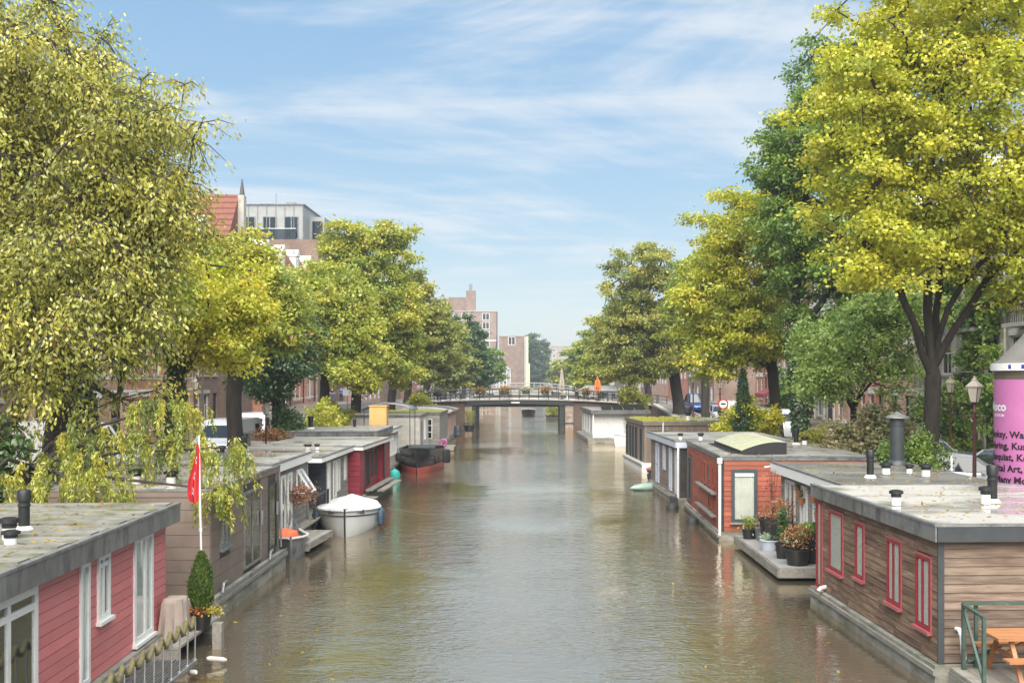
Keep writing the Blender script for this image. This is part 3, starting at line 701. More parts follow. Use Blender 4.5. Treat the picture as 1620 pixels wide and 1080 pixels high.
# left bank, near to far
tree('near_tree', 'big near tree with large drooping yellow-green leaves at the left edge', (-13.6, 30, 1.3), (-12.9, 29.6, 4.6),
     [(-12.4, 28, 10.6, 3.7, 3.4, 3.5), (-10.1, 27.6, 10.6, 1.8, 2.2, 1.9), (-11.6, 26.8, 6.8, 2.6, 2.4, 2.2), (-14.2, 28, 13.2, 3.0, 3, 2.3), (-10.6, 27.4, 8.6, 1.6, 2, 1.6), (-14, 26.5, 7, 2.6, 2.4, 2.8)],
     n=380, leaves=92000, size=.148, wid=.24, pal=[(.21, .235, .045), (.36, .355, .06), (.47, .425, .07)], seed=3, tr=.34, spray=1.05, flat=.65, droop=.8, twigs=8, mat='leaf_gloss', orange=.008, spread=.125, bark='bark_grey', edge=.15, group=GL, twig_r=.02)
tree('street_tree', 'ivy-clad leaning tree trunk behind the white van with yellow crown', (-13.7, 34, 1.3), (-14.6, 34, 6.0),
     [(-14.6, 34.5, 9.5, 2.6, 2.6, 2.6), (-13.4, 34.5, 8.0, 2.0, 2.2, 1.6)], n=120, leaves=22000, size=.2, pal=YGREEN, seed=4, tr=.36, ivy=5200, tmean=.5, group=GL)
tree('street_tree', 'bright golden yellow tree with low spreading crown above the willow', (-13.4, 40, 1.3), (-13.3, 40, 5.6),
     [(-12.3, 39.5, 7.8, 2.3, 2.3, 2.0), (-11.2, 39.5, 6.9, 1.3, 1.5, 1.3), (-14.5, 40, 9, 2.2, 2.2, 2.0)], n=150, leaves=34000, size=.19, pal=YELLOW, seed=5, tr=.3, tmean=.62, orange=.03, flat=.5, spray=.8, ivy=1500, group=GL)
tree('street_tree', 'yellow-green tree with pointed top before the modern penthouse block', (-13.5, 48.5, 1.3), (-13.4, 48.5, 5.2),
     [(-13.1, 48, 8.9, 2.5, 2.6, 2.5), (-15.0, 48, 10.6, 1.5, 1.6, 1.2), (-11.6, 47.5, 8.0, 1.6, 1.8, 1.6)], n=150, leaves=34000, size=.22, pal=YGREEN, seed=6, tr=.34, tmean=.55, orange=.02, group=GL)
tree('street_tree', 'small dark green street tree between two yellow-green trees', (-13.4, 56, 1.3), (-13.3, 56, 4.8),
     [(-13.3, 55.5, 7.6, 1.9, 1.9, 2.7), (-13.8, 55.5, 5.6, 1.6, 1.7, 1.2)], n=110, leaves=26000, size=.22, pal=DARK, seed=7, tr=.24, tmean=.55, mat='leaf_gloss', group=GL)
tree('street_tree', 'broad yellow-green tree leaning over the houseboats beside grey awning', (-13.3, 68, 1.3), (-13.2, 68, 5.4),
     [(-13.2, 67.5, 9.3, 3.4, 3.2, 2.9), (-11.2, 67, 8.0, 2.0, 2.4, 2.0), (-10.9, 66.5, 5.7, 1.6, 2, 1.2), (-14.6, 66.5, 6.4, 1.6, 2, 1.2)], n=180, leaves=40000, size=.27, pal=YGREEN, seed=8, tr=.3, tmean=.6, group=GL)
tree('street_tree', 'tall yellow-green tree with twin rounded tops left of the blue sky', (-13.2, 80, 1.35), (-13.1, 80, 6.2),
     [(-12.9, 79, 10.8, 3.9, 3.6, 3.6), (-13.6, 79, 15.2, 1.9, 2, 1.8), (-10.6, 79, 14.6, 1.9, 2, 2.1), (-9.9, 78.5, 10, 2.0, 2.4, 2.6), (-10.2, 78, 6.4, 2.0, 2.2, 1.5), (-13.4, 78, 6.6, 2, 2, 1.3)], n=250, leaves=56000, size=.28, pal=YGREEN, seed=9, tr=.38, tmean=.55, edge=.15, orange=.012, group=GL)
tree('street_tree', 'dark olive tree rising behind the tall twin-topped tree', (-13.0, 98, 1.9), (-12.6, 98, 7),
     [(-10.8, 97.5, 11.4, 3.0, 3.2, 3.6), (-9.2, 97, 8.6, 2.6, 2.8, 2.6), (-12.5, 97, 9, 2.6, 3, 3), (-10.4, 96, 6.0, 2, 2.2, 1.3)], n=170, leaves=36000, size=.33, pal=OLIVE, seed=10, tr=.36, tmean=.45, orange=.02, group=GL)
tree('street_tree', 'grey-green tree overhanging the bridge end near the cyclist', (-13.0, 128, 2.4), (-12.4, 128, 6),
     [(-11.6, 127, 9.5, 3.2, 3.4, 4.2), (-9.2, 127, 6.8, 2.6, 3, 3.0)], n=140, leaves=26000, size=.42, pal=OLIVE, seed=11, tr=.4, tmean=.3, group=GL)
tree('street_tree', 'dark green tree just beyond the bridge left of the brick tower', (-12.8, 150, 1.7), (-12, 150, 6),
     [(-10, 149, 9.5, 3.4, 3.8, 4.4), (-7.8, 149, 6.2, 2.5, 3, 2.6)], n=130, leaves=24000, size=.46, pal=DARK, seed=12, tr=.42, tmean=.7, group=GL)
tree('street_tree', 'far round green tree before the brown brick hall', (-12.6, 190, 1.4), (-12, 190, 6),
     [(-8.6, 189, 7.2, 3.4, 3.6, 4.2), (-11.2, 189, 8.8, 3.2, 4, 4.4)], n=110, leaves=18000, size=.55, pal=GREEN, seed=13, tr=.4, tmean=.6, group=GL)
tree('street_tree', 'olive-green tree filling the row just before the bridge on the left', (-13.0, 110, 2.4), (-12.6, 110, 6.4),
     [(-11.4, 109, 10, 3.0, 3, 3.6), (-9.4, 109, 7.6, 2.2, 2.6, 2.2)], n=120, leaves=26000, size=.36, pal=OLIVE, seed=14, tr=.36, tmean=.45, group=GL)
# right bank
tree('street_tree', 'yellow-green tree behind the closed white parasols right of the bridge', (12.9, 121, 2.5), (12.4, 121, 6.4),
     [(10.4, 120, 9.8, 3.2, 3.4, 4.0), (8.2, 120, 7.4, 2.2, 2.6, 2.2)], n=120, leaves=26000, size=.38, pal=YGREEN, seed=32, tr=.36, tmean=.4, group=GR)
tree('street_tree', 'large bright yellow tree with dark forked trunk beside the advertising column', (13.5, 37, 1.3), (13.6, 36.8, 5.7),
     [(13.7, 36, 13.2, 4.2, 3.8, 4.4), (11.0, 35.5, 13.8, 2.0, 2.4, 3.4), (11.2, 35, 9.2, 1.8, 2.2, 1.4), (14.9, 35, 9.7, 2.6, 2.2, 1.3), (17, 34.5, 10.5, 2.8, 2.6, 3.4), (14, 36, 17.5, 3.6, 3.4, 2.6)],
     n=380, leaves=98000, size=.165, wid=.36, pal=YELLOW, seed=21, tr=.27, spray=.95, flat=.32, droop=.2, twigs=6, tmean=.47, clumpvar=.14, spread=.19, group=GR)
tree('street_tree', 'tall dense mid-green tree rising behind the bright yellow tree', (13.5, 54, 1.3), (12.9, 54, 7.6),
     [(13.7, 54, 12.5, 2.6, 2.8, 4.6), (15.4, 53.5, 18.2, 2.9, 2.8, 4.2), (12.6, 53.5, 16.3, 1.5, 1.8, 2.0), (16.5, 52, 11, 2.6, 2.6, 4)], n=260, leaves=60000, size=.24, pal=GREEN, seed=22, tr=.34, tmean=.68, ivy=4200, group=GR)
tree('street_tree', 'yellow autumn tree leaning over the sedum-roofed houseboat', (13.6, 60, 1.3), (13.2, 60, 6.2),
     [(11.9, 60, 12.6, 2.9, 3, 3.6), (9.9, 59.5, 9.4, 2.2, 2.6, 2.4), (12, 59, 8, 2.6, 2.6, 1.8), (13.4, 60, 14.4, 2.2, 2.4, 2.2), (10.2, 59, 6.6, 1.7, 2, 1.2)], n=250, leaves=56000, size=.24, pal=YELLOW, seed=23, tr=.3, tmean=.34, orange=.02, flat=.4, group=GR)
tree('street_tree', 'light green young tree with airy crown behind the hydrangea bushes', (13.4, 45, 1.3), (13.3, 45, 4.2),
     [(12.7, 44.5, 6.9, 1.9, 1.8, 1.3), (14.8, 44.5, 7.9, 1.7, 1.8, 1.5), (12.0, 44, 5.3, 1.3, 1.4, .8), (14.4, 44, 5.6, 1.5, 1.4, .8)], n=90, leaves=14000, size=.2, pal=[(.16, .25, .06), (.27, .37, .08), (.38, .46, .1)], seed=24, tr=.13, tmean=.5, flat=.5, group=GR)
tree('street_tree', 'olive tree with layered drooping branches above the orange parasol', (13.2, 98, 1.9), (12.6, 98, 6.4),
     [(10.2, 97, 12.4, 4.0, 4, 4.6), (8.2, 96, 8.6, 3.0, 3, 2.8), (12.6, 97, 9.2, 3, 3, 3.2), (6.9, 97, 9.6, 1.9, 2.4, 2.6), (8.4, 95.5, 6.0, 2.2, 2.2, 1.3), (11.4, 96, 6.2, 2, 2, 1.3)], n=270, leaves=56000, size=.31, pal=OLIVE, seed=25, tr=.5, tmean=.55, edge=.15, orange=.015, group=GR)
tree('street_tree', 'green leafy tree standing close behind the olive tree trunks', (13.4, 84, 1.4), (13.2, 84, 6.4),
     [(12.2, 83.5, 9.8, 2.5, 2.6, 2.8), (13.2, 83.5, 12.6, 2.4, 2.6, 2.4)], n=120, leaves=26000, size=.29, pal=YGREEN, seed=26, tr=.32, tmean=.3, group=GR)
tree('street_tree', 'hazy yellow-green tree past the bridge above the pale parasol', (12.6, 140, 1.9), (12, 140, 6),
     [(9.6, 139, 9, 3.6, 4, 4.4), (7.4, 139, 6.2, 2.2, 3, 2.4)], n=120, leaves=22000, size=.45, pal=YGREEN, seed=27, tr=.4, tmean=.45, group=GR)
tree('street_tree', 'farthest hazy tree on the right bank near the canal end', (12.4, 200, 1.4), (12, 200, 6),
     [(8.6, 199, 7.6, 3.6, 4, 4), (11, 199, 8.6, 3, 4, 4.4)], n=100, leaves=16000, size=.6, pal=YGREEN, seed=28, tr=.4, tmean=.4, group=GR)
tree('street_tree', 'small far yellowish tree at the canal end right of the big dark tree', (11, 300, 1.2), (11, 300, 5),
     [(8, 299, 6.5, 4, 4, 4)], n=80, leaves=10000, size=.8, pal=YGREEN, seed=29, tr=.4, tmean=.5, group=GR)
tree('street_tree', 'big dark green round tree closing the far end of the canal', (-1.0, 425, 1.2), (-1, 425, 8),
     [(-.6, 425, 14, 6.6, 5, 8.6), (1.5, 424, 8, 4.5, 4, 5)], n=150, leaves=20000, size=.95, pal=DARK, seed=30, tr=.6, spray=1.8, tmean=.75)
tree('street_tree', 'leafy tree off the edge of the right bank over the pavement', (16.8, 27, 1.3), (16.6, 27, 5.4),
     [(15.2, 27, 8.2, 1.8, 1.8, 1.2), (17, 27, 9.4, 2.4, 2.4, 2.2)], n=110, leaves=17000, size=.17, wid=.36, pal=YELLOW, seed=31, tr=.24, tmean=.5, orange=.06, flat=.35, group=GR)

# golden weeping willow hanging over the brown houseboat roof
def willow():
    rng = np.random.default_rng(41)
    root = thing('willow', 'small golden weeping willow hanging over the brown houseboat roof', 'tree', (-12.6, 26, 1.3))
    b0 = np.array([-12.6, 26, 1.3]); limbs = []
    clumps = [((-8.55, 25.3, 4.55), .95, 34), ((-9.7, 25.2, 3.75), 1.25, 46), ((-7.0, 24.4, 3.62), .62, 26), ((-6.85, 23.6, 2.75), .45, 17), ((-10.4, 24.2, 3.3), 1.0, 34), ((-9.5, 22.4, 2.95), 1.15, 44),
              ((-11.6, 22.6, 3.0), 1.1, 34), ((-8.0, 25, 3.75), .6, 16), ((-10.9, 25.5, 3.9), .8, 20)]
    b = MB(); fork = np.array([-11.9, 25.6, 3.2])
    b.tube([b0 - b0, (.2, -.1, .9), tuple(fork - b0)], [.17, .14, .1], 8)
    Q, D, C = [], [], []
    for (c, r, ns) in clumps:
        c = np.array(c); mid = (fork + c) / 2 + np.array([0, 0, .25]) + rng.normal(0, .12, 3)
        b.tube([tuple(fork - b0), tuple(mid - b0), tuple(c + [0, 0, .1] - b0)], [.06, .04, .018], 5)
        for _ in range(ns):
            a = rng.uniform(0, 2 * np.pi); rr = r * math.sqrt(rng.random())
            s = c + np.array([math.cos(a) * rr, math.sin(a) * rr * .8, .25 * r * (1 - (rr / r) ** 2) + rng.normal(0, .1)])
            ln = rng.uniform(.45, 1.05) * (.6 + .5 * r); o = np.array([math.cos(a), math.sin(a), 0]) * .22 * ln
            pts = [s + o * u - np.array([0, 0, ln * u * u]) for u in np.linspace(0, 1, 5)]
            b.tube([tuple((c + [0, 0, .1] + s) / 2 - b0 + [0, 0, .05])] + [tuple(p - b0) for p in pts], .0045, 3, caps=False)
            k = rng.integers(64, 100); u = rng.uniform(0, 1, k)[:, None]
            Q.append(s + o * u - np.array([0, 0, ln]) * u * u + rng.normal(0, .035, (k, 3)) - b0)
            D.append(rng.normal(0, .5, (k, 3)) + o + np.array([0, 0, -.9])); C.append(np.full(k, rng.normal(.5, .22)))
    b.build('trunk', 'bark', root, smooth=True)
    Q = np.concatenate(Q); D = np.concatenate(D); C = np.concatenate(C) + rng.normal(0, .12, len(Q))
    leaf_mesh('crown', Q, D, rng.normal(0, 1, (len(Q), 3)) + [0, 0, .8], .115, .15, palette([(.13, .18, .03), (.3, .32, .045), (.45, .4, .05)], C, rng), root, rng)
willow()

# shrubs: many small leaves around a few stems
def shrub(name, label, loc, lobes, leaves, size=.12, pal=GREEN, seed=1, tmean=.5, wid=.3, n=40, group=None, cat='shrub', droop=.2, spray=.4, orange=0., mat='leaf'):
    z0 = min(l[2] - l[5] for l in lobes)
    return tree(name, label, loc, (loc[0], loc[1], max(loc[2] + .15, z0 + .1)), lobes, n=n, leaves=leaves, size=size, wid=wid, pal=pal, seed=seed, tr=.05, spray=spray, flat=.9, droop=droop, twigs=5, cat=cat, group=group, tmean=tmean, orange=orange, spread=.35, mat=mat, crown='foliage')
BEIGE = [(.13, .15, .05), (.27, .25, .11), (.42, .34, .19)]
GS = 'shrubs along the quays'
shrub('hydrangea', 'large fading beige hydrangea bush behind the dark flat roof', (12.9, 41, 1.3), [(12.6, 40.5, 2.9, 1.7, 1.3, 1.1), (13.4, 41, 3.3, 1.2, 1.2, .9), (11.6, 40, 2.4, 1.0, 1, .8)], 19000, .15, BEIGE, 51, .5, .4, 90, GS)
shrub('shrub', 'yellow-green shrub left of the beige hydrangea bush', (11.6, 43, 1.2), [(11.4, 43, 2.4, 1.0, .9, .95), (11.8, 43, 3.0, .6, .6, .5)], 9000, .13, [(.16, .19, .03), (.34, .32, .04), (.45, .38, .05)], 52, .45, .24, 45, GS)
shrub('shrub', 'green bush at the foot of the forked dark trunk', (12.7, 36.2, 1.3), [(12.6, 36, 2.5, 1.0, .8, 1.0)], 8000, .12, GREEN, 53, .6, .3, 40, GS)
shrub('shrub', 'yellow flowering bushes around the small dark conifer', (11.4, 57, 1.3), [(11.2, 57, 3.0, 1.2, 1, 1.2), (10.2, 57, 2.6, .8, .8, .8), (12.3, 57, 2.9, .9, .9, 1)], 12000, .15, YELLOW, 54, .55, .3, 60, GS)
shrub('shrub', 'bright yellow-green hedge of shrubs behind the grey flat roofs', (-12.4, 64, 1.3), [(-12.3, 64, 2.8, 1.0, 2.6, 1.0), (-11.9, 61, 2.5, .9, 1.6, .9), (-12.4, 68, 2.7, .9, 1.8, 1)], 20000, .17, YGREEN, 55, .75, .3, 110, GS, orange=.02)
shrub('shrub', 'dark green bush beside the brown lamp post on the quay', (-12.9, 55.4, 1.3), [(-12.7, 55.4, 2.6, .7, .8, 1.3)], 7000, .15, DARK, 56, .7, .3, 40, GS)
shrub('shrub', 'dark leafy bush at the edge behind the pink-red houseboat', (-13.6, 26, 1.3), [(-13.9, 26, 3.8, .8, .9, 1.2), (-12.9, 25.4, 3.2, .9, 1, 1.1)], 9000, .17, DARK, 57, .75, .3, 60, GS, mat='leaf_gloss')
shrub('shrub', 'green bush by the bridge end where the cyclists ride', (-11.9, 106, 2.3), [(-11.4, 105.5, 3.0, 1.0, 1.2, .7), (-10.4, 105, 2.3, .9, .9, .6)], 5000, .24, YGREEN, 58, .7, .3, 45, GS)
shrub('shrub', 'green bushes in front of the pale houses behind the right bank cars', (21.6, 56, 1.3), [(21.6, 56, 3.2, 1, 1.6, 1.9), (21.8, 51, 4.4, .8, 1.4, 3), (22, 61, 3, .9, 1.6, 1.7)], 15000, .2, GREEN, 59, .7, .3, 90, GS)
shrub('climbing_plant', 'lush green climbing plant covering the pale house front behind the lamp post', (23.9, 59, 1.3), [(23.8, 59, 6, .35, 1.2, 4.6), (23.7, 57, 9, .4, 2.2, 1.6), (23.8, 62.2, 11.5, .35, 1.4, 4)], 20000, .24, GREEN, 60, .7, .36, 130, cat='climbing plant')
shrub('shrub', 'round dark green hedge in front of the right bank brick houses', (20.8, 86, 1.4), [(20.8, 86, 4, 1.6, 2, 2.6)], 12000, .26, GREEN, 61, .4, .3, 60, GS)
shrub('shrub', 'overhanging green bush by the white deck boat near the bridge', (10.6, 106, 1.5), [(9.8, 105.5, 2.9, 1.5, 1.4, 1.2), (8.9, 105, 3.6, .9, 1, .7)], 7000, .22, YGREEN, 62, .75, .3, 50, GS)

def conifer(label, loc, h, r, seed, pal, n=9000, size=.13):
    rng = np.random.default_rng(seed); root = thing('conifer', label, 'tree', loc)
    MB().tube([(0, 0, 0), (0, 0, h * .97)], [.07, .015], 7).build('trunk', 'bark', root)
    u = rng.random(n) ** .7; z = h * (1 - .93 * u); tier = .5 + .5 * np.abs(np.sin(z / h * 24)) + .18 * np.sin(z * 9.1 + 2); a = rng.uniform(0, 2 * np.pi, n)
    rr = r * u * tier * np.sqrt(rng.uniform(.15, 1, n)) + .03
    o = np.stack([np.cos(a), np.sin(a), np.zeros(n)], 1)
    Q = o * rr[:, None]; Q[:, 2] = z - rr * .3 + rng.normal(0, .05, n)
    leaf_mesh('foliage', Q, o + rng.normal(0, .4, (n, 3)) + [0, 0, -.35], rng.normal(0, .4, (n, 3)) + [0, 0, 1], size, .2, palette(pal, rng.uniform(0, 1, n), rng), root, rng)
    return root
conifer('slim dark conifer rising between the lilac and sedum-roofed houseboats', (10.9, 56.4, .7), 5.2, 1.0, 71, DARK, 7500, .17)
# ---------------------------------------------------------------- houseboats
M('red_clad', (.55, .15, .15), (.62, .19, .185), .5, 2.5, (1, .5, 1), rnd=.1, dirt=((.55, .2, .19), 1.1, .5, .85))
M('taupe_panel', (.165, .125, .1), (.205, .158, .128), .5, 2, rnd=.05, dirt=((.1, .08, .065), 1.0, .55, .9, (1, 1, .3)))
M('wood_old_y', (.11, .058, .032), (.29, .195, .13), .75, 2.2, (8, .6, 8), rnd=.34, hrnd=.012, bump=.004, bs=8, lo=.35, hi=.72)
M('wood_old_x', (.13, .085, .056), (.27, .205, .155), .75, 2.2, (.6, 8, 8), rnd=.22, hrnd=.01, bump=.004, bs=8, lo=.35, hi=.72)
M('rust_y', (.2, .042, .022), (.33, .085, .045), .65, 2.5, (6, .6, 6), rnd=.16, hrnd=.008, bump=.003)
M('rust_x', (.24, .056, .03), (.36, .1, .055), .65, 2.5, (.6, 6, 6), rnd=.2, hrnd=.008, bump=.003)
M('grey_wood_y', (.2, .185, .16), (.31, .29, .255), .75, 2.5, (6, .6, 6), rnd=.12, bump=.003)
M('grey_wood_x', (.2, .185, .16), (.31, .29, .255), .75, 2.5, (.6, 6, 6), rnd=.12, bump=.003)
M('curtain', (.66, .63, .55), (.78, .75, .68), .85, 3)
M('vert_wood', (.15, .115, .09), (.23, .18, .145), .75, 2.5, (6, 6, .5), rnd=.14, bump=.003)
M('blueblack_x', (.028, .034, .042), (.045, .052, .06), .5, 3, rnd=.1)
M('crimson', (.21, .016, .03), (.28, .028, .045), .5, 3, rnd=.08)
M('deck_wood', (.2, .18, .15), (.32, .295, .25), .8, 2, (6, .7, 6), rnd=.15, dirt=((.1, .1, .07), 1.2, .5, .8), bump=.003)
M('roof_grey', (.24, .232, .215), (.32, .31, .29), .7, .9, dirt=((.13, .125, .11), .7, .5, .72), wet=(.5, .5, .62, .12), bump=.003)
M('roof_pale', (.34, .325, .295), (.43, .41, .375), .6, .8, dirt=((.2, .18, .12), .8, .54, .74), wet=(.45, .46, .6, .06), bump=.002)
M('roof_dark', (.115, .112, .108), (.165, .16, .152), .6, .8, dirt=((.2, .19, .16), .9, .52, .75), wet=(.5, .45, .6, .2), bump=.003)
M('roof_moss', (.13, .125, .1), (.26, .25, .21), .75, 2.2, (1, 1, 1), dirt=((.1, .1, .028), 1.3, .52, .66), wet=(.7, .55, .65, .15), bump=.012)
M('fascia_zinc', (.12, .122, .118), (.2, .2, .19), .5, 2, rnd=.15, dirt=((.035, .036, .03), 3, .5, .72, (1, 1, .35)))
M('fascia_dark', (.035, .042, .045), (.06, .066, .068), .45, 2, rnd=.08)
M('fascia_white', (.8, .79, .76), (.84, .83, .8), .5, 2, dirt=((.5, .48, .43), 2, .62, .85, (1, 1, .4)))
M('lilac', (.5, .53, .62), (.58, .61, .69), .45, 2)
M('window_red', (.25, .016, .022), (.3, .025, .03), .4, 3)
M('pink_trim', (.38, .1, .1), (.44, .13, .13), .45, 3)
M('slate_frame', (.045, .058, .066), (.06, .072, .08), .45, 3)
M('beige_block', (.46, .43, .38), (.54, .51, .45), .7, 2, rnd=.08)
M('sedum', (.34, .3, .03), (.2, .2, .03), .95, 5, bump=.05, bs=14)
M('corrugated', (.33, .34, .22), (.44, .45, .32), .45, 2)
M('black_paint', (.012, .013, .015), (.022, .022, .024), .25, 3)
M('red_lead', (.4, .06, .045), (.48, .09, .07), .5, 3)
M('gelcoat', (.7, .69, .65), (.76, .75, .71), .3, 2)
M('cover_white', (.68, .68, .66), (.76, .76, .74), .6, 3)
M('rope', (.3, .27, .2), None, .9)

M('roof_seam', (.2, .19, .17), (.28, .27, .245), .7, 3)
class Boat:
    def __init__(s, label, side, X, Y, rot=0., cat='houseboat', name='houseboat'):
        s.side = side; s.root = thing(name, label, cat, (X, Y, 0), R(rot), 'houseboats moored along the canal' if cat == 'houseboat' else None)
    def mb(s, b, u0, u1, v0, v1, z0, z1): return b.box(s.side * v0, s.side * v1, u0, u1, z0, z1)
    def box(s, name, mat, u0, u1, v0, v1, z0, z1, parent=None):
        return s.mb(MB(), u0, u1, v0, v1, z0, z1).build(name, mat, parent or s.root)
    def f(s, b, face, at, a0, a1, d0, d1, z0, z1):
        if face == 'side': return s.mb(b, a0, a1, at - d0, at - d1, z0, z1)
        return s.mb(b, at - d0, at - d1, a0, a1, z0, z1)
    def fbox(s, name, mat, face, at, a0, a1, d0, d1, z0, z1, parent=None):
        return s.f(MB(), face, at, a0, a1, d0, d1, z0, z1).build(name, mat, parent or s.root)
    def hull(s, u0, u1, v1, z, out=.14, mat='concrete', rim=True):
        o = s.mb(MB(), u0 - out, u1 + out, -out, v1 + out, -.6, z).build('hull', mat, s.root)
        if rim: s.mb(MB(), u0 - out - .05, u1 + out + .05, -out - .05, -out, z - .16, z - .07).build('rubbing_strake', 'deck_wood', o)
        return o
    def planks(s, face, a0, a1, z0, z1, row, mat, ops=(), at=0., th=.024, split=0., gap=.004, name='plank', lap=.4):
        rows = max(1, round((z1 - z0) / row)); rh = (z1 - z0) / rows; rnd = random.Random(int(a0 * 97 + z0 * 31 + a1 * 7 + at * 13))
        for r in range(rows):
            za = z0 + r * rh; zb = za + rh; iv = [(a0, a1)]
            for (p0, p1, q0, q1) in ops:
                ov = min(zb, q1) - max(za, q0)
                if ov > rh * .5:
                    iv = [x for (i0, i1) in iv for x in ((i0, min(i1, p0)), (max(i0, p1), i1)) if x[1] - x[0] > .01]
            for (i0, i1) in iv:
                cuts = [i0]
                if split:
                    c = i0 + rnd.uniform(.3, 1) * split
                    while c < i1 - .35: cuts.append(c); c += rnd.uniform(.6, 1.2) * split
                cuts.append(i1)
                for k in range(len(cuts) - 1):
                    e0 = cuts[k] + (.003 if k else 0); e1 = cuts[k + 1]; t0 = th * rnd.uniform(.92, 1.1); t1 = t0 * lap
                    q = [(e0, 0, za + gap), (e1, 0, za + gap), (e1, t0, za + gap), (e0, t0, za + gap), (e0, 0, zb), (e1, 0, zb), (e1, t1, zb - .004), (e0, t1, zb - .004)]
                    vs = [(s.side * (at - d), a, z) if face == 'side' else (s.side * a, at - d, z) for (a, d, z) in q]
                    MB().hexa(vs).build(name, mat, s.root)
    def panels(s, face, a0, a1, z0, z1, wd, ht, mat, ops=(), at=0., th=.016, gap=.009, name='panel', brick=True):
        nz = max(1, round((z1 - z0) / ht)); rh = (z1 - z0) / nz
        for r in range(nz):
            za = z0 + r * rh; zb = za + rh; iv = [(a0, a1)]
            for (p0, p1, q0, q1) in ops:
                if min(zb, q1) - max(za, q0) > rh * .35: iv = [x for (i0, i1) in iv for x in ((i0, min(i1, p0)), (max(i0, p1), i1)) if x[1] - x[0] > .02]
            for (i0, i1) in iv:
                c = [i0] + [a0 + (k + (.5 if (brick and r % 2) else 0)) * wd for k in range(int((a1 - a0) / wd) + 2)] + [i1]
                c = sorted({round(x, 4) for x in c if i0 <= x <= i1})
                for k in range(len(c) - 1):
                    if c[k + 1] - c[k] > gap * 2: s.fbox(name, mat, face, at, c[k] + gap / 2, c[k + 1] - gap / 2, 0, th, za + gap / 2, zb - gap / 2)
    def window(s, face, a0, a1, z0, z1, frame='white_paint', fw=.07, mull=(), trans=(), back='interior', at=0., sill=None, fd=.055, blind=False, glass='glass', name='window', handle=False):
        b = MB()
        for (p0, p1, q0, q1) in ((a0, a0 + fw, z0, z1), (a1 - fw, a1, z0, z1), (a0 + fw, a1 - fw, z0, z0 + fw), (a0 + fw, a1 - fw, z1 - fw, z1)): s.f(b, face, at, p0, p1, 0, fd, q0, q1)
        for mu in mull:
            c = a0 + (a1 - a0) * mu; s.f(b, face, at, c - fw / 2, c + fw / 2, 0, fd - .006, z0 + fw, z1 - fw)
        for tr in trans:
            c = z0 + (z1 - z0) * tr; s.f(b, face, at, a0 + fw, a1 - fw, 0, fd - .01, c - fw / 2, c + fw / 2)
        w_ = b.build(name, frame, s.root)
        s.fbox('backing', back, face, at, a0 + fw, a1 - fw, .001, .006, z0 + fw, z1 - fw, w_)
        if back == 'curtain':
            b = MB(); nf = 26
            pts = [(a0 + fw + (a1 - a0 - 2 * fw) * k / nf, .008 + .011 * (k % 2)) for k in range(nf + 1)]
            vs = []
            for (a, d) in pts:
                for z in (z0 + fw + .02, z1 - fw - .02): vs.append((s.side * (at - d), a, z) if face == 'side' else (s.side * a, at - d, z))
            b.add(vs, [(2 * k, 2 * k + 2, 2 * k + 3, 2 * k + 1) for k in range(nf)]).build('curtain', 'curtain', w_)
        if blind:
            b = MB(); k = 0; z = z0 + fw + .02
            while z < z1 - fw - .02: s.f(b, face, at, a0 + fw + .01, a1 - fw - .01, .008, .016, z, z + .026); z += .032
            tag(b.build('blind', 'blind', w_), kind='stuff')
        s.fbox('pane', glass, face, at, a0 + fw, a1 - fw, .024, .028, z0 + fw, z1 - fw, w_)
        if sill: s.fbox('sill', sill, face, at, a0 - .05, a1 + .05, 0, fd + .06, z0 - .06, z0 - .002, w_)
        if handle: s.fbox('handle', 'steel', face, at, a1 - fw - .03, a1 - fw, fd, fd + .05, z0 + .9, z0 + 1.25, w_)
        return w_
    def roof(s, u0, u1, v0, v1, z0, z1, fascia, top, pan=1.3, seams=0, front=True, th=.03, lip=.035):
        r = s.mb(MB(), u0 + th, u1 - th, v0 + th, v1 - th, z0 + .02, z1 - .012).build('roof', top, s.root)
        n = max(1, round((u1 - u0) / pan))
        for k in range(n):
            a = u0 + (u1 - u0) * k / n; c = u0 + (u1 - u0) * (k + 1) / n
            s.box('fascia', fascia, a + .003, c - .003, v0, v0 + th - .002, z0, z1, r)
        n = max(1, round((v1 - v0) / pan)) if front else 0
        for k in range(n):
            a = v0 + th + (v1 - v0 - th) * k / n; c = v0 + th + (v1 - v0 - th) * (k + 1) / n
            s.box('fascia', fascia, u0, u0 + th - .002, a + .003, c - .003, z0, z1, r)
        s.mb(s.mb(MB(), u0 - .01, u1, v0 - .012, v0 + .09, z1 - .01, z1 + lip), u0 - .012, u0 + .09, v0 + .091, v1, z1 - .01, z1 + lip).build('roof_trim', 'zinc', r)
        for k in range(seams):
            c = u0 + (u1 - u0) * (k + 1) / (seams + 1)
            s.box('roof_seam', 'roof_seam', c - .04, c + .04, v0 + .1, v1 - .1, z1 - .02, z1 - .004, r)
        return r
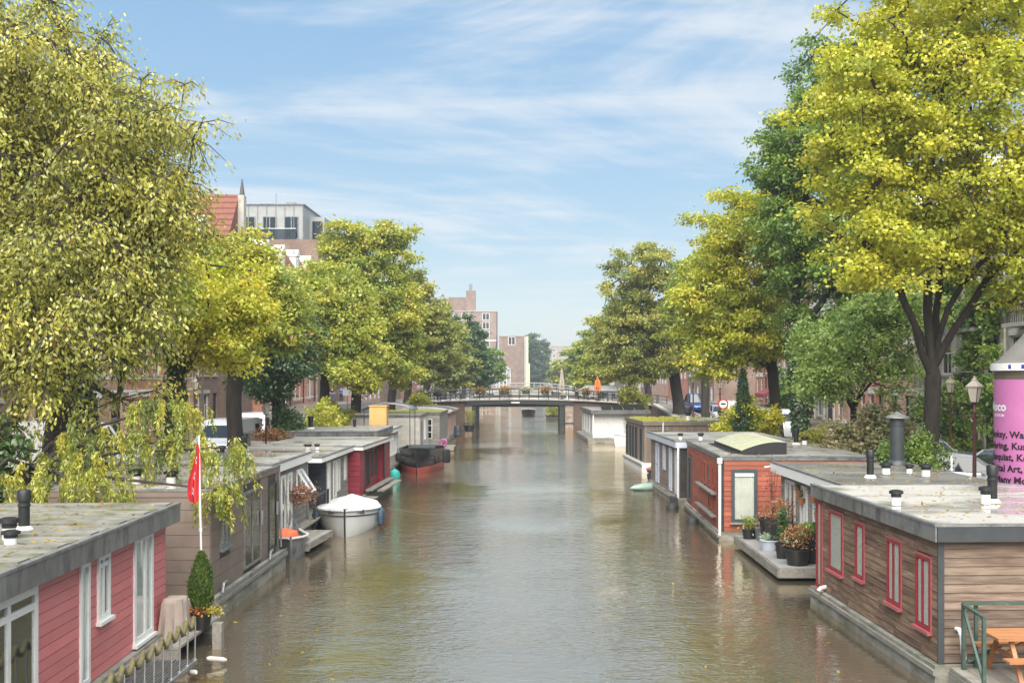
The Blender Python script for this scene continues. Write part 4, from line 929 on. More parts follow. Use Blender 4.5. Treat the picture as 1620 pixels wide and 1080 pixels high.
    def vent(s, u, v, z, h=.3, r=.07, kind='mushroom', base=None):
        x = s.side * v
        if kind == 'tall':
            o = MB().lathe([(r * 1.05, 0), (r * 1.05, h * .55), (r * 1.22, h * .56), (r * 1.22, h * .6), (r * 1.05, h * .62), (r * 1.05, h * .68), (r * 1.25, h * .7), (r * 1.3, h * .96), (r * 1.1, h)], 14, (x, u, z + .06)).build('flue_pipe', 'black_plastic', s.root, smooth=True)
            MB().lathe([(r * 1.9, 0), (r * 1.5, .05), (r * 1.2, .08)], 14, (x, u, z)).build('collar', 'white_paint', o, smooth=True)
        else:
            o = MB().lathe([(r, 0), (r, h * .55), (r * 1.05, h * .56), (r * 1.05, h * .75), (r * 1.45, h * .8), (r * 1.4, h * .95), (r * .8, h)], 14, (x, u, z)).build('roof_vent', base or 'white_paint', s.root, smooth=True)
            MB().lathe([(r * 1.1, h * .56), (r * 1.12, h * .76), (r * 1.55, h * .79), (r * 1.5, h * .97), (r * .8, h * 1.04)], 14, (x, u, z)).build('cap', 'black_plastic', o, smooth=True)

# --- pink-red clad boat, near left
b = Boat('pink-red clad houseboat with mossy flat roof and white window frames', -1, -6.89, 9, 2.1)
b.hull(0, 12.5, 4.6, .36)
b.box('wall', 'red_clad', .01, 12.48, .001, 4.6, .37, 2.4)
ops = [(4.6, 6.42, .4, 2.34), (8.03, 8.42, .4, 2.36), (8.78, 9.34, 1.28, 2.36), (10.57, 11.64, .46, 2.39)]
b.planks('side', 0, 12.5, .37, 2.4, .165, 'red_clad', ops, th=.022, gap=.008, lap=.75)
b.window('side', 4.6, 6.42, .4, 2.34, mull=(.5,), trans=(.86,), fw=.1, name='glazed_door', back='interior')
b.window('side', 8.03, 8.42, .4, 2.36, fw=.08, blind=True)
b.window('side', 8.78, 9.34, 1.28, 2.36, fw=.08, mull=(.45,), sill='white_paint', trans=(.84,))
b.window('side', 10.57, 11.64, .46, 2.39, fw=.1, mull=(.6,), sill='white_paint', blind=True)
b.roof(-.2, 12.75, -.24, 4.8, 2.42, 2.76, 'fascia_zinc', 'roof_moss', .85, 0)
for k in range(17): b.box('roof_board', 'roof_moss', 5.2 + k * .44, 5.62 + k * .44 - .02 * (k % 2), -.1, 4.7 - .1 * (k % 3), 2.74, 2.768 + .016 * ((k * 5) % 3))
b.vent(9.0, 1.25, 2.76, .62, .085, 'tall'); b.vent(8.0, 1.05, 2.76, .34, .1)
b.vent(7.3, .72, 2.76, .24, .09)
# --- taupe panelled boat
b = Boat('taupe panelled houseboat with dark sliding doors and roof puddles', -1, -7.07, 23.6, .4)
b.hull(0, 6.5, 4.4, .5, .16)
b.box('deck_edge', 'zinc', -.2, 6.7, -.19, -.165, .42, .53)
b.box('wall', 'hull_dark', .01, 6.49, .001, 4.4, .505, 2.68)
ops = [(.67, 1.45, 1.42, 2.1), (2.7, 4.37, .62, 2.5), (5.2, 6.1, .66, 2.46)]
b.panels('side', 0, 6.5, .51, 2.68, 1.35, .36, 'taupe_panel', ops)
b.panels('front', .0, 4.4, .51, 2.68, 4.4, .27, 'taupe_panel', brick=False)
b.window('side', .67, 1.45, 1.45, 2.09, 'zinc', .06, mull=(.55,), sill='zinc')
b.window('side', 2.7, 4.37, .62, 2.5, 'zinc', .055, mull=(.48,), name='sliding_door', handle=True, glass='glass_dark')
b.window('side', 5.2, 6.1, .66, 2.46, 'dark_steel', .06, name='sliding_door', handle=True, glass='glass_dark')
b.roof(-.02, 6.55, -.03, 4.5, 2.69, 2.83, 'taupe_panel', 'roof_pale', 2.2, 2)
for u, v, h in ((1.5, 2.15, .34), (1.5, 1.35, .3)): b.vent(u, v, 2.83, h, .11)
b.vent(2.6, 3.2, 2.83, .4, .1)
for u in (.35, 4.75):
    MB().tube([(.17, u, .53), (.17, u + .1, .72), (.17, u + .3, .74), (.1, u + .42, .6), (.02, u + .44, .56)], .035, 8).build('hose', 'zinc', b.root, smooth=True)
MB().tube([(-b.side * .03, 6.45, 2.7), (-b.side * .08, 6.45, .6)], .03, 8).build('downpipe', 'zinc', b.root, smooth=True)
# --- grey boat with an open white casement
b = Boat('grey-green wooden houseboat with white casement window swung open', -1, -7.75, 31.5, .2)
b.hull(0, 5.4, 4.2, .4)
b.box('wall', 'grey_wood_y', .01, 5.4, .001, 4.2, .405, 2.45)
ops = [(.5, 1.0, .5, 2.3), (1.5, 2.1, .5, 2.3), (2.4, 3.0, .5, 2.3), (3.7, 4.4, 1.4, 2.3)]
b.planks('side', 0, 5.4, .41, 2.45, .18, 'grey_wood_y', ops)
for o in ops[:3]: b.window('side', *o, fw=.1, blind=False)
b.window('side', *ops[3], fw=.08)
q = [(.06, 3.72, 2.26), (.06, 4.38, 2.26), (.5, 4.38, 1.58), (.5, 3.72, 1.58)]      # top-hung casement pushed open
oc = MB()
for k in range(4): oc.bar(q[k], q[(k + 1) % 4], .08, .05)
oc = oc.build('open_casement', 'white_paint', b.root); MB().add(q, [(0, 1, 2, 3)]).build('pane', 'glass', oc)
b.roof(-.1, 5.5, -.16, 4.4, 2.48, 2.74, 'fascia_white', 'roof_pale', 1.8, 1)
b.vent(2.2, 2.0, 2.74, .42, .1, base='zinc'); b.vent(4.4, 1.9, 2.74, .55, .11, 'tall')
MB().tube([(.03, 5.35, 2.5), (.06, 5.35, .5)], .03, 8).build('downpipe', 'zinc', b.root, smooth=True)
# --- blue-black fronted boat
b = Boat('houseboat with dark blue-black planked end and white framed canal windows', -1, -7.66, 39.6, -.6)
b.hull(0, 4.5, 4.2, .55)
b.box('wall', 'grey_wood_y', .01, 4.5, .001, 4.2, .555, 2.3)
b.planks('front', 0, 3.2, .56, 2.3, .175, 'blueblack_x')
ops = [(.35, .75, .7, 2.15), (1.4, 2.0, .7, 2.15), (2.2, 2.7, .9, 2.15), (3.6, 4.0, 1.2, 2.15)]
b.planks('side', 0, 4.5, .56, 2.3, .175, 'grey_wood_y', ops)
for o in ops: b.window('side', *o, fw=.1)
b.roof(-1.9, 4.7, -.28, 4.4, 2.33, 2.5, 'fascia_white', 'roof_pale', 1.9, 2)
b.box('corner_board', 'dark_steel', -.02, .06, -.03, .0, .56, 2.3)
b.vent(1.6, 3.4, 2.5, .62, .1, 'tall'); b.vent(2.6, 1.2, 2.5, .2, .12); b.vent(2.4, .8, 2.5, .22, .08)
# --- crimson boat
b = Boat('dark crimson houseboat with recessed barred windows and plank walkway', -1, -7.16, 44.3, -1.9)
b.hull(0, 7.4, 4.3, .42)
b.box('wall', 'crimson', .01, 7.4, .25, 4.3, .425, 2.3)
for u0, u1 in ((.0, 1.1), (5.8, 7.4)):
    b.box('bay', 'crimson', u0 + .01, u1, .001, .25, .425, 2.3)
    b.planks('side', u0, u1, .43, 2.3, .2, 'crimson')
b.planks('front', 0, 1.4, .43, 2.3, .2, 'crimson')
ops = [(1.5, 2.1, .9, 2.1), (2.6, 3.4, .6, 2.15), (3.8, 4.4, .9, 2.1), (4.8, 5.3, .9, 2.1)]
b.planks('side', 1.1, 5.8, .43, 2.3, .2, 'crimson', ops, at=.25)
for o in ops: b.window('side', *o, 'dark_steel', .07, mull=(.33, .66), at=.25, glass='glass_dark')
b.roof(-.15, 7.6, -.18, 4.5, 2.33, 2.47, 'fascia_white', 'roof_pale', 1.9, 2)
for u in (1.1, 5.75): MB().tube([(.02, u, 2.35), (.04, u, .5), (.2, u - .3, .48)], .035, 8).build('downpipe', 'dark_steel', b.root, smooth=True)
for k, (v, z) in enumerate(((-.1, .62), (-.42, .5))):
    b.box('walkway_plank', 'deck_wood', .9 if k == 0 else 1.8, 6.6, v - .28, v + .02, z - .06, z)
b.box('walkway_plank', 'deck_wood', -.5, .8, -.65, -.2, .3, .36)
# --- flat grey roofed boat behind
b = Boat('low houseboat with wide weathered grey roof and striped canal windows', -1, -8.0, 53.6, 0)
b.hull(0, 10, 4, .4)
b.box('wall', 'cream', .01, 10, .001, 4, .405, 2.3)
ops = [(6.2 + k * .8, 6.75 + k * .8, .9, 2.1) for k in range(4)]
for o in ops: b.window('side', *o, 'white_paint', .08)
b.roof(-.1, 5.8, -.25, 4.3, 2.33, 2.62, 'fascia_zinc', 'roof_grey', 2, 2)
b.roof(5.9, 10.2, -.25, 4.3, 2.25, 2.45, 'fascia_white', 'roof_pale', 2)
b.vent(3, 3.7, 2.62, .6, .12, 'tall'); b.vent(6.6, 2.0, 2.45, .5, .08, 'tall')
# --- beige block boat with the awning deck
b = Boat('beige block-clad houseboat with flat roof beside the black barge', -1, -7.75, 73.3, .6)
b.hull(0, 6.6, 5, .45)
b.box('wall', 'beige_block', .01, 6.6, .001, 5, .455, 2.6)
b.panels('front', 0, 5, .46, 2.6, .62, .3, 'beige_block', [], brick=True)
b.window('side', .6, 1.5, .55, 2.35, 'zinc', .08, name='glazed_door', glass='glass_dark')
b.window('side', 3.0, 4.2, .9, 2.3, 'white_paint', .08, mull=(.5,))
b.roof(-.05, 6.7, -.06, 5.1, 2.61, 2.74, 'fascia_zinc', 'roof_moss', 2)
b = Boat('narrow grey-panelled houseboat with square dark panes near the bridge', -1, -7.1, 81.2, 0)
b.hull(0, 7.5, 4.6, .45)
b.box('wall', 'grey_wood_y', .01, 7.5, .001, 4.6, .455, 2.5)
b.planks('front', 0, 1.5, .46, 2.5, .3, 'grey_wood_x')
b.window('front', .55, 1.05, .7, 2.2, 'white_paint', .06, trans=(.34, .67), glass='glass_dark')
b.roof(-.05, 7.6, -.06, 4.7, 2.51, 2.66, 'fascia_zinc', 'sedum', 2)
b = Boat('pinkish low houseboat with pale curved roof just before the bridge', -1, -7.4, 92, 0)
b.hull(0, 10, 4.6, .4)
b.box('wall', 'brick_pink', .01, 10, .001, 4.6, .405, 2.3)
b.window('front', .2, 1.0, .7, 2.1, 'white_paint', .08, mull=(.5,))
b.window('front', 2.0, 3.2, .9, 2.1, 'white_paint', .08, mull=(.5,))
MB().loft([[(-x, y, 2.32), (-x, y, 2.42 + .34 * (1 - ((x - 2.3) / 2.7) ** 2))] + [(-x - .001, y, 2.32)] for y in (-.2,) for x in [k * .5 - .2 for k in range(11)]], caps=False)
vs = []; nn = 11
for y in (-.25, 10.2):
    for k in range(nn):
        x = -.3 + 5.2 * k / (nn - 1); vs.append((-x, y, 2.42 + .3 * (1 - ((x - 2.3) / 2.6) ** 2)))
    for k in range(nn):
        x = -.3 + 5.2 * k / (nn - 1); vs.append((-x, y, 2.3))
fs = [(k, k + 1, k + 1 + 2 * nn, k + 2 * nn) for k in range(nn - 1)] + [(k, k + 1, k + 1 + nn, k + nn) for k in range(nn - 1)] + [(0, nn, 3 * nn, 2 * nn), (nn - 1, 2 * nn - 1, 4 * nn - 1, 3 * nn - 1)]
MB().add(vs, fs).build('roof', 'roof_pale', b.root)

# --- brown boat with red windows, near right
b = Boat('weathered brown planked houseboat with tall red framed windows', 1, 6.97, 18.6, 2.4)
b.hull(0, 6.9, 4.7, .38, .13)
b.box('wall', 'hull_dark', .01, 6.88, .001, 4.7, .385, 2.5)
ops = [(.29, .93, .86, 2.13), (1.66, 2.34, .98, 2.2), (3.66, 4.16, 1.12, 2.26), (5.0, 5.92, .98, 2.3), (6.46, 6.86, .4, 2.42)]
b.planks('side', 0, 6.9, .4, 2.5, .152, 'wood_old_y', ops, split=1.4)
b.planks('front', .07, 4.7, .4, 2.5, .152, 'wood_old_x')
b.box('corner_board', 'fascia_dark', -.045, -.001, -.035, .07, .385, 2.5)
for i, o in enumerate(ops):
    w_ = b.window('side', *o, 'window_red', .055, mull=(.55,) if i in (0, 1) else (), blind=True, sill='pink_trim', fd=.05)
    b.fbox('outer_trim', 'pink_trim', 'side', 0, o[0] - .035, o[0] - .002, 0, .04, o[2] - .06, o[3] + .035, w_); b.fbox('outer_trim', 'pink_trim', 'side', 0, o[0], o[1] + .03, 0, .04, o[3] + .002, o[3] + .035, w_)
b.roof(-.2, 6.95, -.15, 4.9, 2.5, 2.77, 'fascia_zinc', 'roof_pale', 1.15, 2, front=False)
b.box('front_fascia', 'fascia_dark', -.205, -.172, -.11, 4.9, 2.5, 2.765)
b.vent(2.8, .32, 2.77, .3, .09); b.vent(3.2, 2.45, 2.77, .7, .09, 'tall'); b.vent(3.0, 2.22, 2.77, .34, .09)
MB().tube([(.29, -.03, .98), (.29, -.14, 1.0), (.32, -.17, .9), (.36, -.19, .42)], .042, 10).build('drain_pipe', 'white_paint', b.root, smooth=True)
MB().tube([(-.02, 6.2, .5), (-.16, 6.15, .48), (-.22, 6.12, .42)], .05, 10).build('drain_pipe', 'white_paint', b.root, smooth=True)
# --- white fascia boat with the pot deck
b = Boat('houseboat with white fascia, dark tarred roof and white framed garden doors', 1, 7.62, 25.75, 1.0)
b.hull(0, 7, 3.7, .3)
b.box('wall', 'grey_wood_y', .01, 7, .001, 3.8, .305, 2.45)
ops = [(1.2, 1.9, .4, 2.3), (2.5, 3.4, .4, 2.3), (4.0, 4.7, .4, 2.3), (5.3, 6.4, .4, 2.3)]
b.planks('side', 0, 7, .31, 2.45, .17, 'grey_wood_y', ops)
for o in ops: b.window('side', *o, 'white_paint', .1, mull=(.5,), trans=(.3,), name='garden_door')
b.roof(-.05, 7.2, -.3, 3.9, 2.45, 2.73, 'fascia_white', 'roof_dark', 1.8, 1)
b.vent(2.0, 1.05, 2.73, .66, .085, 'tall'); b.vent(3.0, 1.8, 2.73, .3, .11); b.vent(3.2, 2.5, 2.73, .24, .08); b.vent(2.3, 2.6, 2.73, .32, .11)
o = MB().lathe([(.3, 0), (.26, .1), (.2, .14), (.2, 1.15), (.21, 1.16), (.21, 1.35)], 16, (3.2, 6.1, 2.73)).build('chimney', 'fascia_dark', b.root, smooth=True)
MB().lathe([(.34, 1.38), (.33, 1.41), (.02, 1.56)], 16, (3.2, 6.1, 2.73)).build('cowl', 'zinc', o, smooth=True)
MB().tube([(-.32, 7.1, 2.6), (-.5, 7.1, 2.58)], .03, 6).build('spout', 'white_paint', b.root)
# --- rust planked boat
b = Boat('rust-red planked houseboat with curtained door and ribbed rooflight', 1, 6.12, 35.3, -.7)
b.hull(0, 8.6, 4.9, .26, .1)
b.box('wall', 'hull_dark', .01, 8.6, .001, 4.9, .265, 2.6)
ops = [(.3, .75, .45, 2.25), (1.3, 1.75, 1.55, 2.25), (2.2, 2.9, 1.5, 2.3), (3.2, 3.8, 1.5, 2.3), (4.2, 4.6, 1.5, 2.3), (2.2, 2.7, .75, 1.25), (1.2, 1.7, .75, 1.25), (7.2, 8.0, .4, 2.2)]
b.planks('side', 0, 8.6, .27, 2.6, .165, 'rust_y', ops, split=3.)
b.planks('front', .08, 4.9, .27, 2.6, .165, 'rust_x', [(.32, 1.16, .6, 2.3)], split=3.)
for o in ops[:-1]: b.window('side', *o, 'rust_y', .06, glass='glass_dark')
b.window('side', *ops[-1], 'slate_frame', .08, glass='glass_dark')
b.window('front', .32, 1.16, .58, 2.31, 'slate_frame', .1, back='curtain', name='glazed_door', sill='deck_wood')
b.fbox('roller_blind', 'white_paint', 'front', 0, .43, 1.05, .03, .055, 2.08, 2.18)
for z in (1.38, .62): b.fbox('ledge', 'grey_wood_y', 'side', 0, .9, 5.0, .026, .2, z, z + .06)
b.roof(-.04, 8.65, -.05, 5, 2.6, 2.72, 'fascia_zinc', 'roof_grey', 2, 2)
MB().tube([(-.07, -.07, .15), (-.07, -.07, 2.55)], .05, 10).lathe([(.09, 2.5), (.09, 2.66), (.06, 2.68)], 8, (-.07, -.07, 0)).build('downpipe', 'white_paint', b.root, smooth=True)
sk = MB(); n = 24
vs = []
for y in (1.2, 6.9):
    for k in range(n + 1):
        t = k / n; vs.append((.85 + 1.5 * t, y, 2.82 + .3 * math.sin(t * 1.9) ** .9 + (.0)))
fs = [(k, k + 1, n + 2 + k, n + 1 + k) for k in range(n)]
o = MB().add(vs, fs).build('rooflight', 'corrugated', b.root)
for k in range(13):
    y = 1.25 + k * .46; MB().tube([(.85 + 1.5 * t / 8, y, 2.835 + .3 * math.sin(t / 8 * 1.9) ** .9) for t in range(9)], .018, 5).build('rib', 'corrugated', o)
MB().add([(.85 + 1.5 * t / 8, 1.2, 2.82 + .3 * math.sin(t / 8 * 1.9) ** .9) for t in range(9)] + [(2.35, 1.2, 2.73), (.85, 1.2, 2.73)], [tuple(range(11))]).box(.82, .86, 1.2, 6.9, 2.72, 2.84).box(2.35, 2.39, 1.2, 6.9, 2.72, 3.1).build('rooflight_side', 'black_plastic', o)
for k in range(9): b.box('bracket', 'black_plastic', 1.5 + k * .62, 1.56 + k * .62, .55, .85, 2.72, 2.77)
b.vent(6.4, 3.9, 2.72, .55, .09, 'tall'); b.vent(6.3, 4.2, 2.72, .3, .1)
# --- lilac trim boat
b = Boat('grey houseboat with lilac window posts and pale lilac fascia', 1, 6.0, 44.35, 2.3)
b.hull(0, 8, 4.9, .36, .12)
b.box('wall', 'hull_dark', .01, 8, .001, 4.9, .365, 2.4)
ops = [(.5, 1.0, .45, 2.3), (1.9, 2.5, .45, 2.3), (3.6, 4.2, 1.2, 2.3), (5.4, 6.3, .45, 2.3)]
b.planks('side', 0, 8, .37, 2.4, .16, 'vert_wood', ops)
for o in ops: b.window('side', *o, 'lilac', .17, trans=(.5,), fd=.07)
b.roof(-.1, 8.1, -.22, 5.1, 2.42, 2.68, 'lilac', 'roof_grey', 2.4, 1)
MB().tube([(-.1, -.06, .35), (-.1, -.06, 2.6)], .05, 10).build('downpipe', 'white_paint', b.root, smooth=True)
b.box('mooring_block', 'hull_dark', -.3, .3, -.4, -.16, .0, .42)
b.vent(.8, 1.0, 2.68, .3, .09); b.vent(1.4, .25, 2.68, .26, .08)
# --- sedum roofed timber boat
b = Boat('modern timber-slatted houseboat with yellow sedum roof and slit windows', 1, 6.19, 60.8, 3.2)
b.hull(0, 7.1, 5.2, .5, .16, 'white_paint')
b.box('wall', 'vert_wood', .01, 7.1, .001, 5.2, .505, 2.6)
ops = [(.8, 1.3, .55, 2.4), (2.6, 3.2, .55, 2.4), (3.9, 4.4, .55, 2.4), (5.0, 5.5, .55, 2.4), (6.2, 7.0, .55, 2.4)]
for o in ops: b.window('side', *o, 'dark_steel', .06, glass='glass_dark')
n = 26
for k in range(n):
    v0 = .0 + k * 5.2 / n
    b.fbox('slat', 'vert_wood', 'front', 0, v0 + .012, v0 + 5.2 / n - .012, 0, .03, 2.3 if .35 < v0 < 1.3 else .52, 2.6)
b.window('front', .4, 1.38, .55, 2.28, 'slate_frame', .07, name='glazed_door', glass='glass_dark')
b.roof(-.1, 7.2, -.08, 5.3, 2.61, 2.79, 'vert_wood', 'roof_pale', 2.5)
o = MB()
rr = random.Random(3)
for k in range(420):
    x = .15 + rr.random() ** 1.5 * 4.6; y = .1 + rr.random() * 6.8
    if x > 2.3 and 1.5 < y < 5.5: continue
    s_ = rr.uniform(.08, .17); o.lathe([(s_, 0), (s_ * .8, s_ * .5), (.01, s_ * .75)], 5, (x, y, 2.775))
tag(o.build('sedum_mat', 'sedum', b.root), kind='stuff')
b.vent(.5, 2.6, 2.79, .62, .13, base='white_paint'); b.vent(.4, 4.4, 2.79, .6, .09, base='zinc')
# --- white boat by the bridge
b = Boat('white flat-roofed houseboat with solar panels and open terrace by the bridge', 1, 4.66, 87.6, 2.0)
b.hull(0, 12, 4.8, .38, .3)
b.box('wall', 'white_paint', .6, 12, .2, 4.6, .385, 2.35)
for u0 in (1.2, 4, 6.8, 9.4): b.window('side', u0, u0 + 2.2, .6, 2.2, 'white_paint', .1, mull=(.5,), at=.2, glass='glass_dark')
b.window('front', 2.6, 3.3, .45, 2.2, 'white_paint', .06, at=.6, back='curtain', name='glazed_door')
b.roof(-.1, 12.2, -.05, 4.8, 2.36, 2.62, 'fascia_zinc', 'roof_grey', 3)
for v in (.1,): b.box('post', 'white_paint', .0, .08, v, v + .08, .385, 2.36)
for k in range(4):
    u = .8 + k * .3
    MB().hexa([(.9 + k * .95, u, 2.64), (1.75 + k * .95, u, 2.64), (1.75 + k * .95, u + 1.5, 3.0), (.9 + k * .95, u + 1.5, 3.0), (.9 + k * .95, u, 2.68), (1.75 + k * .95, u, 2.68), (1.75 + k * .95, u + 1.5, 3.04), (.9 + k * .95, u + 1.5, 3.04)]).build('solar_panel', 'black_paint', b.root)
for z in (.75, 1.1): b.box('terrace_rail', 'white_paint', -.25, -.2, .1, 3.2, z, z + .05)
for k in range(5): b.box('rail_post', 'white_paint', -.26, -.19, .1 + k * .77, .16 + k * .77, .39, 1.1)
# ---------------------------------------------------------------- small craft
def rowboat(label, loc, rz, Lg, Bm, Hb, mats, cat='boat', name='sailing_sloop', cover=True, stripe=None, bottom=None, sheer=.18, rim='white_clean'):
    """hull lofted from stern (y=0... +L) to a pointed bow at y = 0"""
    root = thing(name, label, cat, loc, rz)
    def section(t, k):   # t along from bow 0..1
        wd = Bm / 2 * (math.sin(min(1, t * 1.55 + .0) * math.pi / 2) ** .75) * (1 - .18 * max(0, t - .6) / .4); wd = max(wd, .015)
        top = Hb + sheer * (1 - t) ** 2 * 1.3 + .04 * t
        return wd, top
    def hull(z_lo, z_hi_off, inset, nm, mat):
        loops = []
        for i in range(15):
            t = i / 14; wd, top = section(t, 0); zl = z_lo if z_lo is not None else -.25
            hi = top + z_hi_off if z_hi_off is not None else .36
            lp = []
            for a in range(9):
                s = a / 8 * 2 - 1; e = abs(s)
                f = (1 - e) ; z = hi + (zl - hi) * math.sin(f * math.pi / 2) ** .8
                ww = (wd + inset) * (1 - .42 * math.sin(f * math.pi / 2) ** 3) * (1 if s > 0 else -1) if e > 1e-6 else 0
                lp.append((ww, t * Lg - .25 * (1 - f) * (1 - t) ** 4, z))
            loops.append(lp)
        b = MB(); n = 9; vs = [p for l in loops for p in l]; fs = []
        for i in range(14):
            for k in range(n - 1): a = i * n + k; fs.append((a, a + 1, a + n + 1, a + n))
        fs.append(tuple(range(14 * n, 15 * n)))
        return b.add(vs, fs).build(nm, mat, root, smooth=True, ang=50)
    hull(-.35, 0, 0, 'hull', mats[0])
    if bottom:
        hull(-.36, None, .012, 'waterline_paint', bottom)
    pts = [[(s * (section(i / 14, 0)[0] + .02), i / 14 * Lg - .25 * (1 - i / 14) ** 4, section(i / 14, 0)[1] + .01) for i in range(15)] for s in (-1, 1)]
    for p in pts: MB().tube(p, .04, 6).build('gunwale', rim, root, smooth=True)
    if stripe:
        for s in (-1, 1): MB().tube([(s * (section(i / 14, 0)[0] * .985 + .018), i / 14 * Lg - .22 * (1 - i / 14) ** 4, section(i / 14, 0)[1] - .17) for i in range(15)], .02, 5).build('stripe', stripe, root)
    MB().tube([(0, -.27, Hb + sheer + .12), (0, -.2, .3), (0, -.02, -.3)], .035, 6).build('stem_post', 'dark_steel' if cover else mats[0], root)
    if cover:
        vs = []; fs = []; nk = 9
        for i in range(12):
            t = .012 + .988 * i / 11; wd, top = section(t, 0)
            ridge = .02 + .25 * math.sin(min(1, t * 1.35) * math.pi / 2)
            for k in range(nk):
                s = k / (nk - 1) * 2 - 1
                vs.append((s * (wd + .03), t * Lg, top + .03 + ridge * (1 - abs(s)) ** .9 + .012 * math.sin(k * 2.1 + i)))
        for i in range(11):
            for k in range(nk - 1): a = i * nk + k; fs.append((a, a + 1, a + nk + 1, a + nk))
        fs.append(tuple(range(11 * nk, 12 * nk)))
        MB().add(vs, fs).build('cover', 'cover_white', root, smooth=True, ang=70)
    return root, section
def fender(root, x, y, z, h=.5, r=.1, mat='rubber', name='fender'):
    MB().lathe([(.02, 0), (r * .8, .05), (r, .14), (r, h - .14), (r * .8, h - .05), (.02, h)], 10, (x, y, z)).build(name, mat, root, smooth=True)
M('fender_blue', (.03, .06, .09), (.05, .09, .13), .4, 3)
sl, sec = rowboat('white sloop with white boat cover and blue fenders moored by the plank jetty', (-6.28, 35.9, 0), R(7), 4.9, 2.2, .58, ['gelcoat'], name='sloop', stripe='black_paint', sheer=.24)
for s in (-1, 1):
    for k in range(9):
        t = .105 + k * .011; wd, top = sec(t, 0)
        MB().box(s * (wd * .975 + .012) - .012, s * (wd * .975 + .012) + .012, t * 4.5 - .1, t * 4.5 - .045, top - .1 - .004 * (k % 2), top - .055 - .006 * ((k * 7) % 3)).build('lettering', 'slate_frame', sl)
for x, y in ((1.13, 1.9), (1.15, 2.5), (-1.1, 1.7)): fender(sl, x, y, .12, .56, .12, 'fender_blue')
for x, y in ((-.5, .55), (.55, .6)): MB().box(x - .06, x + .06, y - .03, y + .03, .78, .84).build('cleat', 'dark_steel', sl)
tag(MB().tube([(-5.2, 38.2, .7), (-4.6, 39.2, .45), (-4.1, 40.4, .2), (-3.8, 41.8, -.02)], .007, 5).build('mooring_line', 'rope'), 'thin white mooring line reaching from the sloop into the water', 'rope')
dg, _ = rowboat('grey open dinghy with orange cushion beside the taupe houseboat', (-7.05, 31.2, 0), R(18), 3.0, 1.35, .45, ['zinc'], name='dinghy', cover=False, rim='white_paint')
M('orange_cloth', (.75, .14, .05), (.85, .2, .08), .7, 4)
MB().lathe([(.42, 0), (.46, .16), (.4, .34), (.15, .42)], 12, (-.05, 1.3, .35)).build('cushion', 'orange_cloth', dg, smooth=True)
MB().box(-.5, .5, 1.9, 2.15, .36, .41).build('thwart', 'deck_wood', dg)
bg_, sec = rowboat('black steel barge with red waterline and black side fenders', (-6.45, 59.4, 0), R(3), 9.5, 2.7, .95, ['black_paint'], name='barge', cover=False, bottom='red_lead', sheer=.35, rim='black_paint')
for x, y, z in ((1.5, 1.9, .55), (1.62, 2.6, .5), (1.05, 1.0, .6), (-1.1, 1.1, .7)): fender(bg_, x, y, z - .1, .8 if y > 1.5 else .5, .16, 'rubber')
MB().box(-1.05, 1.05, 1.4, 8.8, .78, .84).build('deck', 'hull_dark', bg_)
MB().box(-.8, .8, 5, 7.5, .84, 1.15).build('hatch', 'fascia_dark', bg_)
MB().box(-.4, .4, 1.6, 2.0, .84, 1.25).build('winch', 'zinc', bg_)
M('teal', (.03, .36, .3), (.05, .42, .36), .45, 4)
tag(MB().lathe([(.02, -.15), (.24, -.05), (.3, .15), (.24, .36), (.1, .45), (.05, .5)], 14, (0, 0, 0)).build('buoy', 'teal', smooth=True, loc=(-7.35, 57, 0)), 'turquoise mooring buoy between the crimson boat and black barge', 'buoy')
ky = thing('kayak', 'pale green plastic kayak floating by the lilac houseboat', 'kayak', (5.55, 51.2, 0), R(-62))
M('kayak_green', (.3, .42, .34), (.38, .5, .41), .4, 4)
MB().loft([[(math.cos(a) * wd, y, .12 + math.sin(a) * wd * .62) for a in [k * math.pi / 5 for k in range(10)]] for y, wd in ((-1.2, .02), (-.95, .2), (-.4, .34), (.3, .36), (.9, .24), (1.2, .02))]).build('hull', 'kayak_green', ky, smooth=True, ang=80)
sk, _ = rowboat('dark blue wooden skiff with orange gunwale moored before sedum-roofed boat', (6.05, 53.6, 0), R(-14), 4.2, 1.6, .5, ['blueblack_x'], name='skiff', cover=False, rim='orange_wood' if M('orange_wood', (.5, .2, .07), (.58, .26, .1), .5, 4) else None)
MB().box(-.7, .7, 1.0, 3.8, .45, .5).build('deck', 'cover_white', sk)
MB().tube([(0, 2.0, .5), (.1, 2.0, 3.0)], .03, 6).build('mast', 'white_paint', sk)
for (x, y, r_, lab) in ((5.55, 43.4, .26, 'long dark fender float beside the mooring block of lilac boat'), (5.75, 39.2, .24, 'round dark buoy floating beside the rust-red houseboat')):
    tag(MB().lathe([(.02, -.2), (r_ * .8, -.1), (r_, .06), (r_ * .8, .2), (.03, .27)], 14).build('float', 'hull_dark', smooth=True, loc=(x, y, 0)), lab, 'buoy')
tb, _ = rowboat('small white motorboat with rounded bow by the white houseboat terrace', (6.4, 83.2, 0), R(-80), 5, 1.9, .7, ['gelcoat'], name='motorboat', cover=False)
MB().hexa([(-.8, 2.0, .7), (.8, 2.0, .7), (.8, 3.6, .7), (-.8, 3.6, .7), (-.6, 2.4, 1.5), (.6, 2.4, 1.5), (.6, 3.4, 1.5), (-.6, 3.4, 1.5)]).build('cabin', 'gelcoat', tb)
MB().hexa([(-.82, 2.15, .85), (.82, 2.15, .85), (.82, 3.5, .85), (-.82, 3.5, .85), (-.68, 2.42, 1.4), (.68, 2.42, 1.4), (.68, 3.35, 1.4), (-.68, 3.35, 1.4)]).build('cabin_window', 'glass_dark', tb)
fbt, _ = rowboat('far small motorboat with white stripe seen beneath the bridge', (-.8, 150, 0), R(0), 5, 2.0, .7, ['black_paint'], name='motorboat', cover=False)
